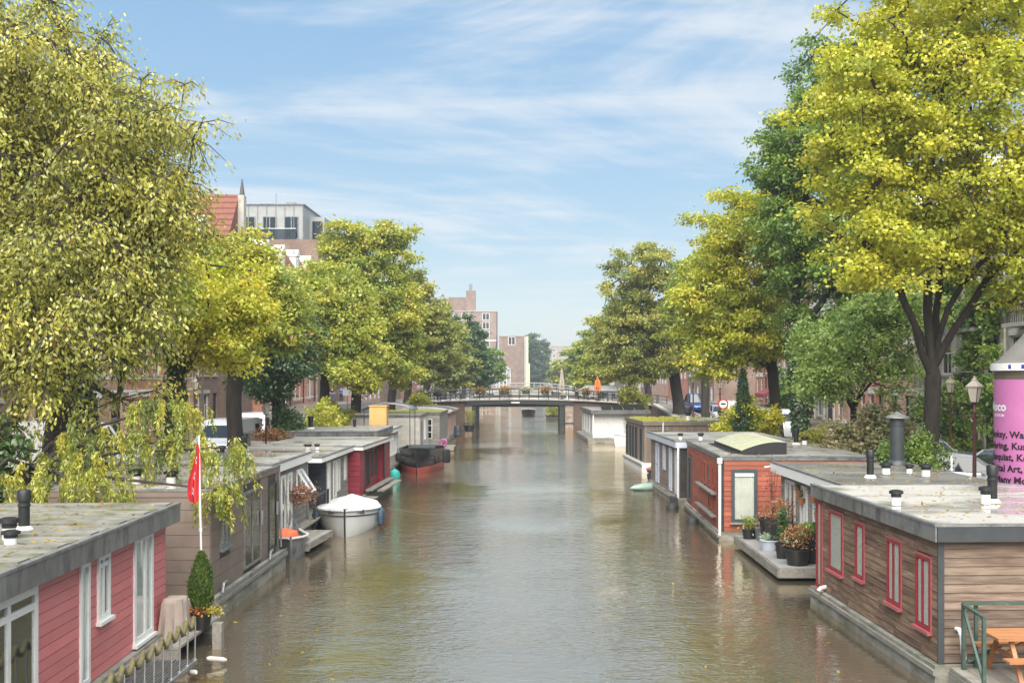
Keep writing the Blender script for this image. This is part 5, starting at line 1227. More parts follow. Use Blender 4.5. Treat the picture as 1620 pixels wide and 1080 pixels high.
MB().box(-.6, .6, 2, 3.6, .7, 1.4).build('cabin', 'deck_wood', fbt)
pf = thing('planted_raft', 'planted green raft with white post under the bridge arch', 'raft', (3.2, 138, 0)); MB().box(-1.6, 1.8, 0, 6, -.2, .3).build('float', 'hull_dark', pf); MB().box(.9, 1.1, -.5, -.3, 0, 3).build('post', 'white_clean', pf)
rng = np.random.default_rng(5); nq = 2500; Q = rng.uniform([-1.5, .1, .3], [.9, 5, 1.5], (nq, 3)); leaf_mesh('foliage', Q, rng.normal(0, .4, (nq, 3)) + [0, 0, .8], rng.normal(0, 1, (nq, 3)), .4, .2, palette(OLIVE, rng.uniform(0, 1, nq), rng), pf, rng)

# ---------------------------------------------------------------- near left: grated catwalk, rope, covered table, cypress pot, flag
cw = thing('catwalk', 'narrow grated catwalk with thin posts beside the pink-red houseboat', 'catwalk', (-6.09, 19.4, 0))
for k in range(11):
    MB().tube([(0, -k * .42, .2), (.01, -k * .42, .98)], .014, 6).lathe([(.045, 0), (.045, .02), (.02, .03)], 8, (0, -k * .42, .235)).build('post', 'steel', cw, smooth=True)
MB().box(-.02, .03, -4.6, .06, .17, .235).box(-.98, -.94, -4.6, .06, .17, .235).build('side_beam', 'zinc', cw)
for k in range(15): MB().box(-.93 + k * .062, -.915 + k * .062, -4.6, .06, .205, .235).build('grating_bar', 'zinc', cw)
for k in range(6): MB().box(-.94, -.02, -k * .85 - .02, -k * .85 + .02, .17, .2).build('cross_bar', 'zinc', cw)
M('mossy_hose', (.1, .085, .035), (.17, .145, .065), .85, 12, bump=.006, dirt=((.05, .045, .03), 5, .55, .7))
pts = []
for k in range(11):
    y0 = -k * .42
    for j in range(6):
        u = j / 6; pts.append((.0, y0 - .42 * u, 1.02 - .17 * math.sin(u * math.pi) ** .8))
tag(MB().tube([(-6.09 + p[0], 19.35 + p[1], p[2]) for p in pts], .043, 8).build('hose', 'mossy_hose', smooth=True), 'mossy ribbed hose draped in scallops over the catwalk posts', 'hose')
dk = thing('end_deck', 'small weathered timber deck at the far end of the pink-red houseboat', 'deck', (-6.9, 20.0, 0))
for k in range(7): MB().box(-1.0 + k * .19, -.82 + k * .19, 0.02, 2.6, .26, .31).build('plank', 'deck_wood', dk)
MB().box(-1.0, .33, 0, .1, -.1, .25).box(-1.0, .33, 2.4, 2.5, -.1, .25).build('bearer', 'deck_wood', dk)
M('cover_beige', (.36, .29, .24), (.45, .37, .31), .8, 3)
ct = thing('covered_table', 'beige cloth cover over a small table at the boat end', 'table', (-7.0, 21.1, .31))
lp = []
for z, s, wv in ((0, .24, .05), (.3, .22, .035), (.6, .2, .02), (.7, .185, 0), (.72, .13, 0), (.725, .02, 0)):
    lp.append([((s + wv * math.sin(k * 1.9)) * max(-1, min(1, 1.45 * math.cos(2 * math.pi * k / 28))), (s + wv * math.cos(k * 2.3)) * max(-1, min(1, 1.45 * math.sin(2 * math.pi * k / 28))), z) for k in range(28)])
MB().loft(lp).build('cloth_cover', 'cover_beige', ct, smooth=True, ang=60)
cp = thing('potted_cypress', 'small green cypress in a black pot ringed by orange flowers', 'potted plant', (-6.62, 21.5, .31))
MB().lathe([(.16, 0), (.21, .3), (.23, .3), (.23, .34)], 14).build('pot', 'black_plastic', cp, smooth=True)
rng = np.random.default_rng(6); nq = 7000; z = rng.random(nq); a = rng.uniform(0, 6.283, nq); rr = (.225 + .03 * np.sin(a * 3 + z * 9)) * np.sin(np.clip(z * .93 + .07, 0, 1) ** .75 * np.pi) ** .7 * np.sqrt(rng.uniform(.2, 1, nq))
o_ = np.stack([np.cos(a), np.sin(a), a * 0], 1); Q = o_ * rr[:, None]; Q[:, 2] = .36 + z * 1.12
leaf_mesh('foliage', Q, o_ * .5 + rng.normal(0, .25, (nq, 3)) + [0, 0, .9], o_ + rng.normal(0, .4, (nq, 3)), .085, .2, palette([(.05, .1, .02), (.1, .17, .03), (.17, .23, .05)], rng.uniform(0, 1, nq), rng), cp, rng)
for nm, pal, cx in (('orange_flowers', [(.42, .1, .02), (.5, .22, .04)], -.05), ('yellow_flowers', [(.5, .36, .03), (.3, .3, .05)], .3)):
    nq = 150; Q = np.stack([np.clip(rng.normal(cx, .11, nq), cx - .2, cx + .2), np.clip(rng.normal(-.12, .1, nq), -.3, .06), rng.uniform(.3, .48, nq)], 1)
    leaf_mesh(nm, Q, rng.normal(0, 1, (nq, 3)), rng.normal(0, .5, (nq, 3)) + [0, 0, 1], .06, .4, palette(pal, rng.uniform(0, 1, nq), rng), cp, rng)['kind'] = 'stuff'
M('flag_red', (.62, .022, .03), (.68, .035, .04), .75, 3); M('flag_black', (.02, .02, .022), None, .75); M('flag_white', (.75, .75, .75), None, .75)
fl = thing('flag', 'red and black flag with white crosses hanging limp from a pole', 'flag', (-6.72, 21.9, .3))
MB().tube([(0, 0, .0), (-.04, 0, 1.9), (-.07, 0, 3.82)], [.03, .026, .016], 8).lathe([(.035, 1.88), (.035, 1.95)], 8, (-.04, 0, 0)).build('pole', 'white_clean', fl, smooth=True)
vs = []; fs = []; mi = []; nx, nz = 15, 34
for j in range(nz + 1):
    t = j / nz; wd = .05 + .19 * min(1, t * 1.6) - .05 * max(0, t - .85) / .15
    for i in range(nx + 1):
        s = i / nx
        vs.append((-.075 - wd * (s - .22) + .02 * math.sin(t * 5), -.05 + .075 * math.sin(s * 8.2 + t * 2.2) * min(1, t * 2 + .2), 3.66 - 1.12 * t - .1 * math.sin(s * 3) * t))
for j in range(nz):
    for i in range(nx):
        a = j * (nx + 1) + i; fs.append((a, a + 1, a + nx + 2, a + nx + 1)); s = i
        mm = 0
        if 7 <= i <= 10: mm = 1
        for c in (9, 18, 27):
            dj = j - c
            if 7 <= i <= 10 and -2 <= dj <= 1 and ((i - 7) - (dj + 2) == 0 or (i - 7) + (dj + 2) == 3): mm = 2
        mi.append(mm)
f_ = MB(); f_.v = vs; f_.f = fs; f_.mi = mi
f_.build('cloth', parent=fl, mats=['flag_red', 'flag_black', 'flag_white'], smooth=True, ang=80)
MB().tube([(-.02, -.04, .9), (-.06, -.05, 2.4)], .006, 4).build('halyard', 'rope', fl)
for (x, y, rz, lab) in ((-5.85, 19.9, .5, 'pale log-like fender hanging off the far catwalk end'), (-6.0, 19.0, 2.2, 'short pale fender beneath the catwalk corner post')):
    o = MB().tube([(-.18, 0, 0), (-.13, 0, 0), (.13, 0, 0), (.19, 0, 0)], [.025, .05, .05, .025], 10).build('fender', 'beige_block', smooth=True, loc=(x, y, .12)); o.rotation_euler = (0, R(12), rz); tag(o, lab, 'fender')
pp = thing('mooring_post', 'thick pale timber mooring post beside the potted cypress', 'post', (-6.2, 21.2, 0)); MB().box(-.09, .09, -.08, .08, -.5, .5).build('shaft', 'deck_wood', pp)

# jetty between dinghy and sloop, with clutter
jt = thing('jetty', 'low grey plank jetty beside the white sloop', 'jetty', (-7.15, 32.4, 0), R(-4))
for k in range(4): MB().box(-.42 + k * .21, -.225 + k * .21, 0, 2.7, .3, .36).build('plank', 'deck_wood', jt)
MB().box(-.42, .41, .02, .1, .1, .295).box(-.42, .41, 2.5, 2.6, .1, .295).build('bearer', 'deck_wood', jt); MB().box(.4, .43, 0, 2.7, .16, .36).build('edge_board', 'deck_wood', jt)
bp = thing('boat_deck', 'cluttered timber deck in front of the blue-black houseboat', 'deck', (-7.6, 37.0, 0))
for k in range(9): MB().box(-1.5 + k * .19, -1.32 + k * .19, -2.2, 2.5, .42, .47).build('plank', 'deck_wood', bp)
for x in (-1.4, .1):
    for y in (-.1, 2.3): MB().box(x - .04, x + .04, y - .04, y + .04, .0, 1.25).build('rail_post', 'dark_steel', bp)
MB().box(-1.4, .1, -.13, -.07, 1.2, 1.27).build('rail', 'dark_steel', bp); MB().box(.07, .13, -.1, 2.3, 1.2, 1.27).build('rail', 'dark_steel', bp)
cr = thing('clothes_rack', 'folding metal rack with dried plants on the boat deck', 'rack', (-7.8, 34.3, .47))
MB().tube([(-.4, 0, 0), (.25, .1, 1.2)], .015, 5).tube([(.35, 0, 0), (-.3, .1, 1.2)], .015, 5).tube([(-.5, 0, 1.15), (.5, .1, 1.15)], .02, 5).build('frame', 'steel', cr)
rng = np.random.default_rng(9); nq = 900; Q = rng.normal([.3, .2, 1.1], [.25, .2, .16], (nq, 3)); leaf_mesh('dried_plant', Q, rng.normal(0, 1, (nq, 3)), rng.normal(0, 1, (nq, 3)), .1, .25, palette([(.2, .09, .05), (.4, .2, .1)], rng.uniform(0, 1, nq), rng), cr, rng)
oar = MB().tube([(0, 0, 0), (-.25, .1, 2.0)], .025, 6).box(-.34, -.18, .08, .12, 1.9, 2.4).build('oar', 'deck_wood', loc=(-7.5, 33.2, .4)); tag(oar, 'long wooden oar leaning against the grey-green houseboat', 'oar')
# roof terrace: awning and yellow cabin
aw = thing('awning', 'grey arched awning on thin posts above the houseboat terrace', 'awning', (-10.6, 66, 2.5))
vs = []; fs = []; k_ = 13
for y in (0, 3):
    for k in range(k_):
        t = k / (k_ - 1); vs.append((3.2 * t, y, .82 + .42 * math.sin(math.pi * t) ** .6))
fs = [(k, k + 1, k_ + k + 1, k_ + k) for k in range(k_ - 1)]
o = MB().add(vs, fs).build('canopy', 'zinc', aw, smooth=True); o.modifiers.new('t', 'SOLIDIFY').thickness = .07
for x, y in ((.2, .1), (3.0, .1), (.2, 2.9), (3.0, 2.9)): MB().tube([(x, y, -1.9), (x, y, 1.0)], .025, 6).build('post', 'dark_steel', aw)
M('ochre', (.62, .36, .12), (.7, .42, .16), .6, 3)
cb = thing('roof_cabin', 'ochre yellow box cabin standing on the houseboat roof under the awning', 'cabin', (-9.85, 64.6, 2.45)); MB().box(0, 1.02, 0, .9, 0, 1.12).build('body', 'ochre', cb); MB().box(-.04, 1.06, -.04, .94, 1.12, 1.18).build('lid', 'ochre', cb)

# ---------------------------------------------------------------- right deck with pots
pd = thing('floating_deck', 'grey floating deck with plant pots before the white fascia boat', 'deck', (6.36, 28.1, 0), R(.6))
MB().box(0, 1.25, 0, 5.8, .08, .32).build('pontoon', 'deck_wood', pd)
for k in range(6): MB().box(0.01, 1.24, k * .966 + .006, k * .966 + .955, .322, .36).build('deck_board', 'roof_grey', pd)
MB().box(-.03, -.002, 0, 5.8, .1, .34).build('side_board', 'deck_wood', pd); MB().box(0, 1.25, -.03, -.002, .1, .34).build('side_board', 'deck_wood', pd)
DRIED = [(.3, .1, .05), (.45, .18, .09), (.3, .25, .08)]
def pot(label, x, y, r_, h, pal, ph, n, seed, mat='black_plastic', square=False, spreadf=1., z=.36, hang=False):
    root = thing('potted_plant', label, 'potted plant', (x, y, z), 0, 'potted plants on the floating deck')
    if square:
        MB().hexa([(-r_ * .85, -r_ * .85, 0), (r_ * .85, -r_ * .85, 0), (r_ * .85, r_ * .85, 0), (-r_ * .85, r_ * .85, 0), (-r_, -r_, h), (r_, -r_, h), (r_, r_, h), (-r_, r_, h)]).build('pot', mat, root)
    else: MB().lathe([(r_ * .76, 0), (r_ * .97, h * .9), (r_ * 1.06, h * .9), (r_ * 1.06, h), (r_ * .9, h), (r_ * .85, h * .93)], 16).build('pot', mat, root, smooth=True)
    MB().lathe([(r_ * .8, h * .9), (.01, h * .95)], 10, caps=False).build('soil', 'soil', root)
    rng = np.random.default_rng(seed)
    if n:
        st = MB()
        for k in range(7):
            a = rng.uniform(0, 6.28); st.tube([(0, 0, h * .9), (math.cos(a) * r_ * .4, math.sin(a) * r_ * .4, h + ph * .5), (math.cos(a) * r_ * .8 * spreadf, math.sin(a) * r_ * .8 * spreadf, h + ph * .95)], .006, 4)
        st.build('stem', 'bark', root)
        Q = np.stack([rng.normal(0, r_ * .5 * spreadf, n), rng.normal(0, r_ * .5 * spreadf, n), h + ph * rng.beta(1.6, 1.4, n)], 1)
        leaf_mesh('foliage', Q, rng.normal(0, .7, (n, 3)) + [0, 0, .4], rng.normal(0, .6, (n, 3)) + [0, 0, .8], .09, .25, palette(pal, rng.uniform(0, 1, n), rng), root, rng)
    return root
pot('big black tub with reddish shrub at the near deck corner', 6.95, 28.55, .34, .42, DRIED + [(.12, .18, .04)], .62, 700, 81)
pot('tall square black planter with bright green grass beside brown boat', 7.35, 28.9, .26, .75, [(.15, .25, .03), (.25, .35, .05)], .28, 700, 82, square=True)
pot('feathery green herb rising behind the reddish shrub', 6.8, 29.6, .2, .4, [(.06, .13, .03), (.1, .2, .05)], .95, 600, 83, spreadf=.6)
pot('round pale blue bowl with white and green rosettes', 6.75, 31.0, .27, .3, [(.2, .3, .15), (.5, .55, .4)], .16, 260, 84, mat='lilac')
pot('wide black crate with copper-leaved dried shrub by garden doors', 7.15, 31.2, .42, .75, DRIED, .7, 600, 85, square=True, spreadf=1.2)
pot('small black pot with yellow-green sprigs at the far deck end', 6.6, 33.2, .22, .3, [(.2, .26, .05), (.36, .38, .1)], .35, 320, 86)
pot('grey trough with withered stalks next to the small black pot', 7.0, 33.0, .26, .36, [(.2, .14, .09), (.3, .2, .12)], .4, 160, 87, mat='zinc', square=True)
pot('large black barrel with bare sapling before the rust-red wall', 7.1, 32.2, .4, .75, [(.25, .12, .08), (.4, .22, .14)], 1.5, 170, 88)
for i, (x, y, z, lab) in enumerate(((7.48, 30.4, 1.95, 'upper terracotta pot hanging on the white framed wall'), (7.48, 30.15, 1.75, 'lower left terracotta pot hanging on the white framed wall'), (7.5, 29.0, 1.98, 'terracotta pot hung beside the second garden door'), (7.48, 28.4, 1.55, 'small terracotta pot hung nearest the brown boat'))):
    pot(lab, x, y, .13, .2, [(.1, .16, .04), (.25, .22, .08)], .12, 60, 90 + i, 'terracotta', z=z)
pot('dark trailing evergreen in a hung basket near the red window', 7.3, 27.6, .2, .2, [(.04, .09, .02), (.1, .17, .04)], .24, 420, 95, z=1.15)
tag(MB().tube([(0, 0, 0), (0, .25, .3), (0, .6, .45), (0, .9, .35)], .07, 10).build('vent_elbow', 'white_paint', smooth=True, loc=(7.0, 29.6, .36)), 'white curved vent elbow among the plant pots', 'pipe')

# ---------------------------------------------------------------- near right deck: railing, picnic table
M('green_iron', (.035, .07, .055), (.06, .1, .08), .5, 6, dirt=((.25, .28, .24), 6, .6, .8))
nd = thing('terrace_deck', 'plank terrace deck at the near end of the brown houseboat', 'deck', (7.0, 14.8, 0))
for k in range(20): MB().box(.1 + k * .24, .33 + k * .24, 0, 3.66, .3, .36).build('plank', 'deck_wood', nd)
MB().box(.08, 4.9, .0, 3.66, -.4, .29).build('pontoon', 'concrete', nd)
rl = thing('railing', 'green iron railing with diagonal braces around the terrace deck', 'railing', (7.2, 17.3, .36))
for x, y in ((.0, 0), (.07, 1.0), (.33, 1.12)): MB().box(x - .028, x + .028, y - .028, y + .028, 0, 1.1).build('post', 'green_iron', rl)
MB().bar((0, -.03, 1.1), (.07, 1.03, 1.1), .06, .045).build('top_rail', 'green_iron', rl); MB().bar((.07, 1.03, 1.11), (4.5, 1.1, 1.11), .06, .045).build('top_rail', 'green_iron', rl)
MB().bar((.07, 1.0, 1.05), (.0, .05, .12), .04, .04).build('brace', 'green_iron', rl); MB().bar((.1, 1.06, .1), (2.2, 1.1, 1.05), .045, .045).build('brace', 'green_iron', rl)
M('table_wood', (.3, .12, .045), (.42, .2, .09), .5, 3, (.8, 7, 7), rnd=.1)
pt = thing('picnic_table', 'varnished orange-brown picnic table with attached benches on the terrace deck', 'table', (7.45, 17.75, .36), R(2))
for k in range(4): MB().box(0, 1.9, -.38 + k * .19, -.205 + k * .19, .7, .745).build('top_plank', 'table_wood', pt)
for y in (-.72, .42):
    for k in range(1): MB().box(0.02, 1.88, y, y + .24, .42, .46).build('bench', 'table_wood', pt)
for x in (.28, 1.6):
    for s in (-1, 1): MB().bar((x, s * .62, .0), (x, s * .2, .7), .07, .05).build('leg', 'table_wood', pt)
    MB().bar((x + .04, -.7, .4), (x + .04, .66, .4), .05, .06).build('crossbar', 'table_wood', pt)
MB().bar((.3, 0, .4), (.75, 0, .69), .05, .05).build('brace', 'table_wood', pt)
bo = thing('bollard', 'short white capped mooring bollard at the corner of the terrace deck', 'bollard', (7.6, 16.55, .36)); MB().lathe([(.1, 0), (.1, .16), (.13, .18), (.13, .24), (.02, .27)], 12).build('body', 'white_paint', bo, smooth=True)

# fallen leaves lying on the near roofs and decks
rng = np.random.default_rng(500); Q = []
for (x0, x1, y0, y1, z, k) in ((-11.5, -7.3, 14, 21.6, 2.80, 420), (-11.3, -7.3, 23.8, 30, 2.825, 420), (7.1, 11.6, 19, 25.2, 2.765, 300), (7.6, 11.2, 26, 32.6, 2.725, 380), (6.3, 11, 35.6, 43.6, 2.715, 320), (-11.8, -7.9, 31.6, 43, 2.75, 260), (13, 14.6, 20, 60, 1.31, 700), (-6.6, -3.5, 17, 36, .012, 45), (3.0, 6.3, 17, 34, .012, 45), (-14.6, -13, 20, 60, 1.31, 700)):
    q = rng.uniform([x0, y0, 0], [x1, y1, 0], (k, 3)); q[:, 2] = z + rng.uniform(0, .02, k); Q.append(q)
Q = np.concatenate(Q); k = len(Q)
tag(leaf_mesh('fallen_leaves', Q, rng.normal(0, 1, (k, 3)) * [1, 1, .15], rng.normal(0, .2, (k, 3)) + [0, 0, 1], .1, .3, palette([(.25, .2, .04), (.42, .3, .05), (.3, .14, .05)], rng.uniform(0, 1, k), rng), None, rng), 'scattered fallen yellow leaves on roofs and pavements', 'leaves', kind='stuff')
# ---------------------------------------------------------------- street furniture
def lamp_proto():
    r = empty('street_lamp')
    MB().lathe([(.14, 0), (.14, .25), (.11, .3), (.11, .7), (.075, .8), (.06, .9), (.05, 2.9), (.07, 2.95), (.07, 3.0), (.045, 3.05), (.045, 3.2)], 12).build('pole', 'lamp_brown', r, smooth=True)
    MB().tube([(-.35, 0, 2.85), (.35, 0, 2.85)], .018, 6).build('ladder_bar', 'lamp_brown', r)
    h = MB().lathe([(.05, 3.2), (.12, 3.24), (.13, 3.27)], 4).build('lantern', 'lamp_brown', r)
    MB().lathe([(.13, 3.27), (.23, 3.72)], 4, caps=False).build('glass', 'lantern_glass', h)
    MB().lathe([(.27, 3.72), (.25, 3.76), (.09, 3.9), (.09, 3.94), (.05, 3.97), (.02, 4.05)], 4).build('hood', 'lamp_hood', h)
    for k in range(4):
        a = k * math.pi / 2; MB().tube([(.13 * math.cos(a), .13 * math.sin(a), 3.27), (.23 * math.cos(a), .23 * math.sin(a), 3.72)], .012, 4).build('bar', 'lamp_brown', h)
    return r
M('lamp_brown', (.07, .022, .018), (.1, .035, .03), .5, 4); M('lamp_hood', (.26, .23, .18), (.32, .28, .23), .5, 3); M('lantern_glass', (.42, .39, .3), (.5, .46, .37), .3, 4)
lp = lamp_proto()
lamps = [(13.2, 32.4, 1, 'brown street lamp with pale lantern close to the pink advertising column'), (20.6, 53.5, 1, 'street lamp on the house side pavement behind the parked cars'),
         (12.9, 75, 1, 'street lamp with round traffic sign between the right bank trunks'), (13.1, 89, 1, 'dark street lamp standing by the white parked van row'),
         (-12.55, 50.6, .7, 'short lantern lamp at the quay edge behind the pale flat roofs'), (-12.9, 55.8, 1, 'brown street lamp beside the dark green bush'), (-20.7, 66, 1, 'street lamp in front of the left terrace houses')]
for i, (x, y, s_, lab) in enumerate(lamps):
    o = lp if i == 0 else copy_tree(lp)
    o.location = (x, y, street_z(y)); o.scale = (s_ ** .5,) * 2 + (s_,); tag(o, lab, 'street lamp', 'classic street lamps on both banks')

# advertising column with wrapped lettering
M('ad_pink', (.5, .155, .35), (.55, .18, .39), .5, 2); M('ad_text', (.02, .012, .02), None, .5); M('ad_white', (.8, .76, .78), None, .5); M('ad_roof', (.16, .15, .14), (.21, .2, .185), .5, 2); M('ad_bronze', (.1, .075, .05), (.15, .11, .08), .45, 3); M('ad_blue', (.02, .04, .3), None, .5)
AX, AY, AR = 14.0, 30.2, 1.06
ac = thing('advertising_column', 'round advertising column with pink museum poster and grey conical roof', 'advertising column', (AX, AY, 1.3)); ac.scale = (1, 1, .94)
MB().lathe([(AR + .06, 0), (AR + .06, .5), (AR, .52), (AR, 4.35), (AR + .02, 4.36), (AR + .02, 4.45)], 48).build('body', 'ad_bronze', ac, smooth=True)
MB().lathe([(AR + .012, .55), (AR + .012, 4.2)], 48, caps=False).build('poster', 'ad_pink', ac, smooth=True)
MB().lathe([(AR + .1, 4.46), (AR + .1, 4.68)], 48).build('rim_band', 'white_paint', ac, smooth=True)
MB().lathe([(AR + .02, 4.69), (AR - .02, 4.74), (AR - .1, 4.76), (AR * .32, 5.5), (AR * .3, 5.55), (.02, 5.75)], 48).build('roof', 'ad_roof', ac, smooth=True)
def wrap_text(txt, size, z, ang0, mat, bold=0., right=False, r_=AR + .022, sx=1.):
    cu = bpy.data.curves.new('t', 'FONT'); cu.body = txt; cu.size = size; cu.offset = bold; cu.resolution_u = 3; cu.space_character = 1.02
    t = bpy.data.objects.new('t', cu); COL.objects.link(t); bpy.context.view_layer.update()
    me = bpy.data.meshes.new_from_object(t.evaluated_get(bpy.context.evaluated_depsgraph_get())); bpy.data.objects.remove(t)
    for v in me.vertices:
        a = ang0 + v.co.x * sx / r_; rr = r_ + .001
        v.co = (rr * math.cos(a), rr * math.sin(a), z + v.co.y)
    me.materials.clear(); me.materials.append(MATS[mat])
    o = bpy.data.objects.new('lettering', me); COL.objects.link(o); o.parent = ac
    return o
a0 = R(-90 - 62 - 42)      # left rim of the column as the camera sees it
for (txt, sz, z, da, mat, bo) in (('Moco', .36, 3.28, -8, 'ad_white', .012), ('MUSEUM', .12, 3.1, 8, 'ad_white', .002), ('Banksy, Warhol', .27, 2.5, -5, 'ad_text', .008), ('Haring, Kusama', .27, 2.17, -1, 'ad_text', .008),
                                  ('Basquiat, Koons', .27, 1.84, -3, 'ad_text', .008), ('Digital Art, Immersive', .27, 1.51, -3, 'ad_text', .008), ('& Many More', .27, 1.18, 1, 'ad_text', .008), ('Modern Contemporary Art Museum', .1, .98, -20, 'ad_text', .002), ('MUSEUMPLEIN', .2, .72, -34, 'ad_white', .004), ('OPEN DAILY', .12, .58, 0, 'ad_white', .002)):
    wrap_text(txt, sz, z, a0 + R(da), mat, bo)
for k in range(9):
    a = R(-90 - 60 + k * 18); rr = AR + .104
    MB().add([(rr * math.cos(a + d), rr * math.sin(a + d), z) for d, z in ((0, 4.51), (.07, 4.51), (.07, 4.63), (0, 4.63))], [(0, 1, 2, 3)]).build('blue_mark', 'ad_blue', ac)

# ---------------------------------------------------------------- vehicles
CARS = {}
def car_paint(name, c, rough=.22):
    M(name, c, None, rough, 2, spec=.6, metal=.15); MATS[name].node_tree.nodes['Principled BSDF'].inputs['Coat Weight'].default_value = .6
for nm, c in (('paint_silver', (.5, .51, .52)), ('paint_white', (.76, .76, .75)), ('paint_dark', (.03, .033, .038)), ('paint_blue', (.03, .1, .36)), ('paint_grey', (.17, .18, .19)), ('paint_red', (.35, .02, .02))): car_paint(nm, c)
M('tail_red', (.5, .02, .015), None, .2); M('head_glass', (.7, .72, .74), None, .15); M('plate_yellow', (.75, .5, .03), None, .5)
def wheels(root, ys, hw, rr):
    for y in ys:
        for s in (-1, 1):
            w_ = MB(); c = (s * (hw - .1), y, rr)
            prof = [(.55, -.1), (.95, -.1), (1., -.06), (1., .06), (.95, .1), (.55, .1)]
            vs = []; n = 18
            for (r_, d) in prof:
                for k in range(n): a = 2 * math.pi * k / n; vs.append((c[0] + d, c[1] + rr * r_ * math.cos(a), c[2] + rr * r_ * math.sin(a)))
            fs = [(i * n + k, i * n + (k + 1) % n, (i + 1) * n + (k + 1) % n, (i + 1) * n + k) for i in range(5) for k in range(n)]
            t = w_.add(vs, fs).build('wheel', 'rubber', root, smooth=True)
            vs = [(c[0] + s * .075, c[1] + rr * .6 * math.cos(2 * math.pi * k / n), c[2] + rr * .6 * math.sin(2 * math.pi * k / n)) for k in range(n)]
            MB().add(vs, [tuple(range(n))]).build('rim', 'steel', t)
def car(label, paint, loc, rz, st=1., tall=0.):
    root = thing('parked_car', label, 'car', loc, rz, 'cars and vans parked along the quays')
    B = MB(); loops = []
    for (y, hw, zb, zt) in ((0, .6, .34, .56), (.06, .76, .26, .66), (.3, .83, .2, .78), (.85, .865, .18, .9), (1.2, .875, .18, .95), (2.2, .885, .18, .97), (3.3, .88, .18, .99), (3.85, .85, .22, 1.0), (4.1, .8, .28, .94), (4.18, .68, .36, .8)):
        loops.append([(-hw * .9, y, zb), (-hw, y, zb + .16), (-hw * 1.0, y, zt - .14), (-hw * .93, y, zt - .02), (-hw * .5, y, zt + .02), (hw * .5, y, zt + .02), (hw * .93, y, zt - .02), (hw, y, zt - .14), (hw, y, zb + .16), (hw * .9, y, zb)])
    body = B.loft(loops).build('body', paint, root, smooth=True, ang=35)
    H = 1.44 + tall
    gl = [(1.0, .74, .95, .72, .955), (1.72, .76, .96, .57, H - .06), (2.3, .77, .97, .6, H), (3.15, .76, .98, .58, H - .03), (3.9, .7, 1.0, .62, 1.06)]
    MB().loft([[(-a, y, zb), (-b_, y, zt), (0, y, zt + .03), (b_, y, zt), (a, y, zb)] for (y, a, zb, b_, zt) in gl]).build('window', 'glass_car', root, smooth=True, ang=25)
    MB().loft([[(-b_ - .015, y, zt - .03), (-b_ * .9, y, zt + .025), (0, y, zt + .05), (b_ * .9, y, zt + .025), (b_ + .015, y, zt - .03)] for (y, b_, zt) in ((1.7, .57, H - .06), (2.3, .6, H), (3.17, .585, H - .025), (3.3, .58, H - .1))]).build('roof', paint, root, smooth=True, ang=40)
    for s in (-1, 1):
        for (p, q, t_) in (((.745, 1.0, .95), (.58, 1.73, H - .05), .05), ((.775, 2.42, .97), (.605, 2.42, H - .02), .06), ((.71, 3.88, 1.0), (.585, 3.2, H - .05), .1)):
            MB().bar((s * p[0], p[1], p[2]), (s * q[0], q[1], q[2]), t_, .035).build('pillar', paint, root)
        MB().box(s * .5, s * .78, .02, .2, .6, .72).build('headlight', 'head_glass', root)
        MB().box(s * .58, s * .84, 3.98, 4.14, .72, .92).build('taillight', 'tail_red', root)
        MB().box(s * .88, s * 1.0, 1.35, 1.5, .93, 1.06).build('mirror', paint, root)
    MB().box(-.26, .26, 4.15, 4.2, .5, .62).build('number_plate', 'plate_yellow', root)
    wheels(root, (.78, 3.35), .885, .31)
    return root
M('glass_car', (.03, .035, .038), None, .05, spec=.8)
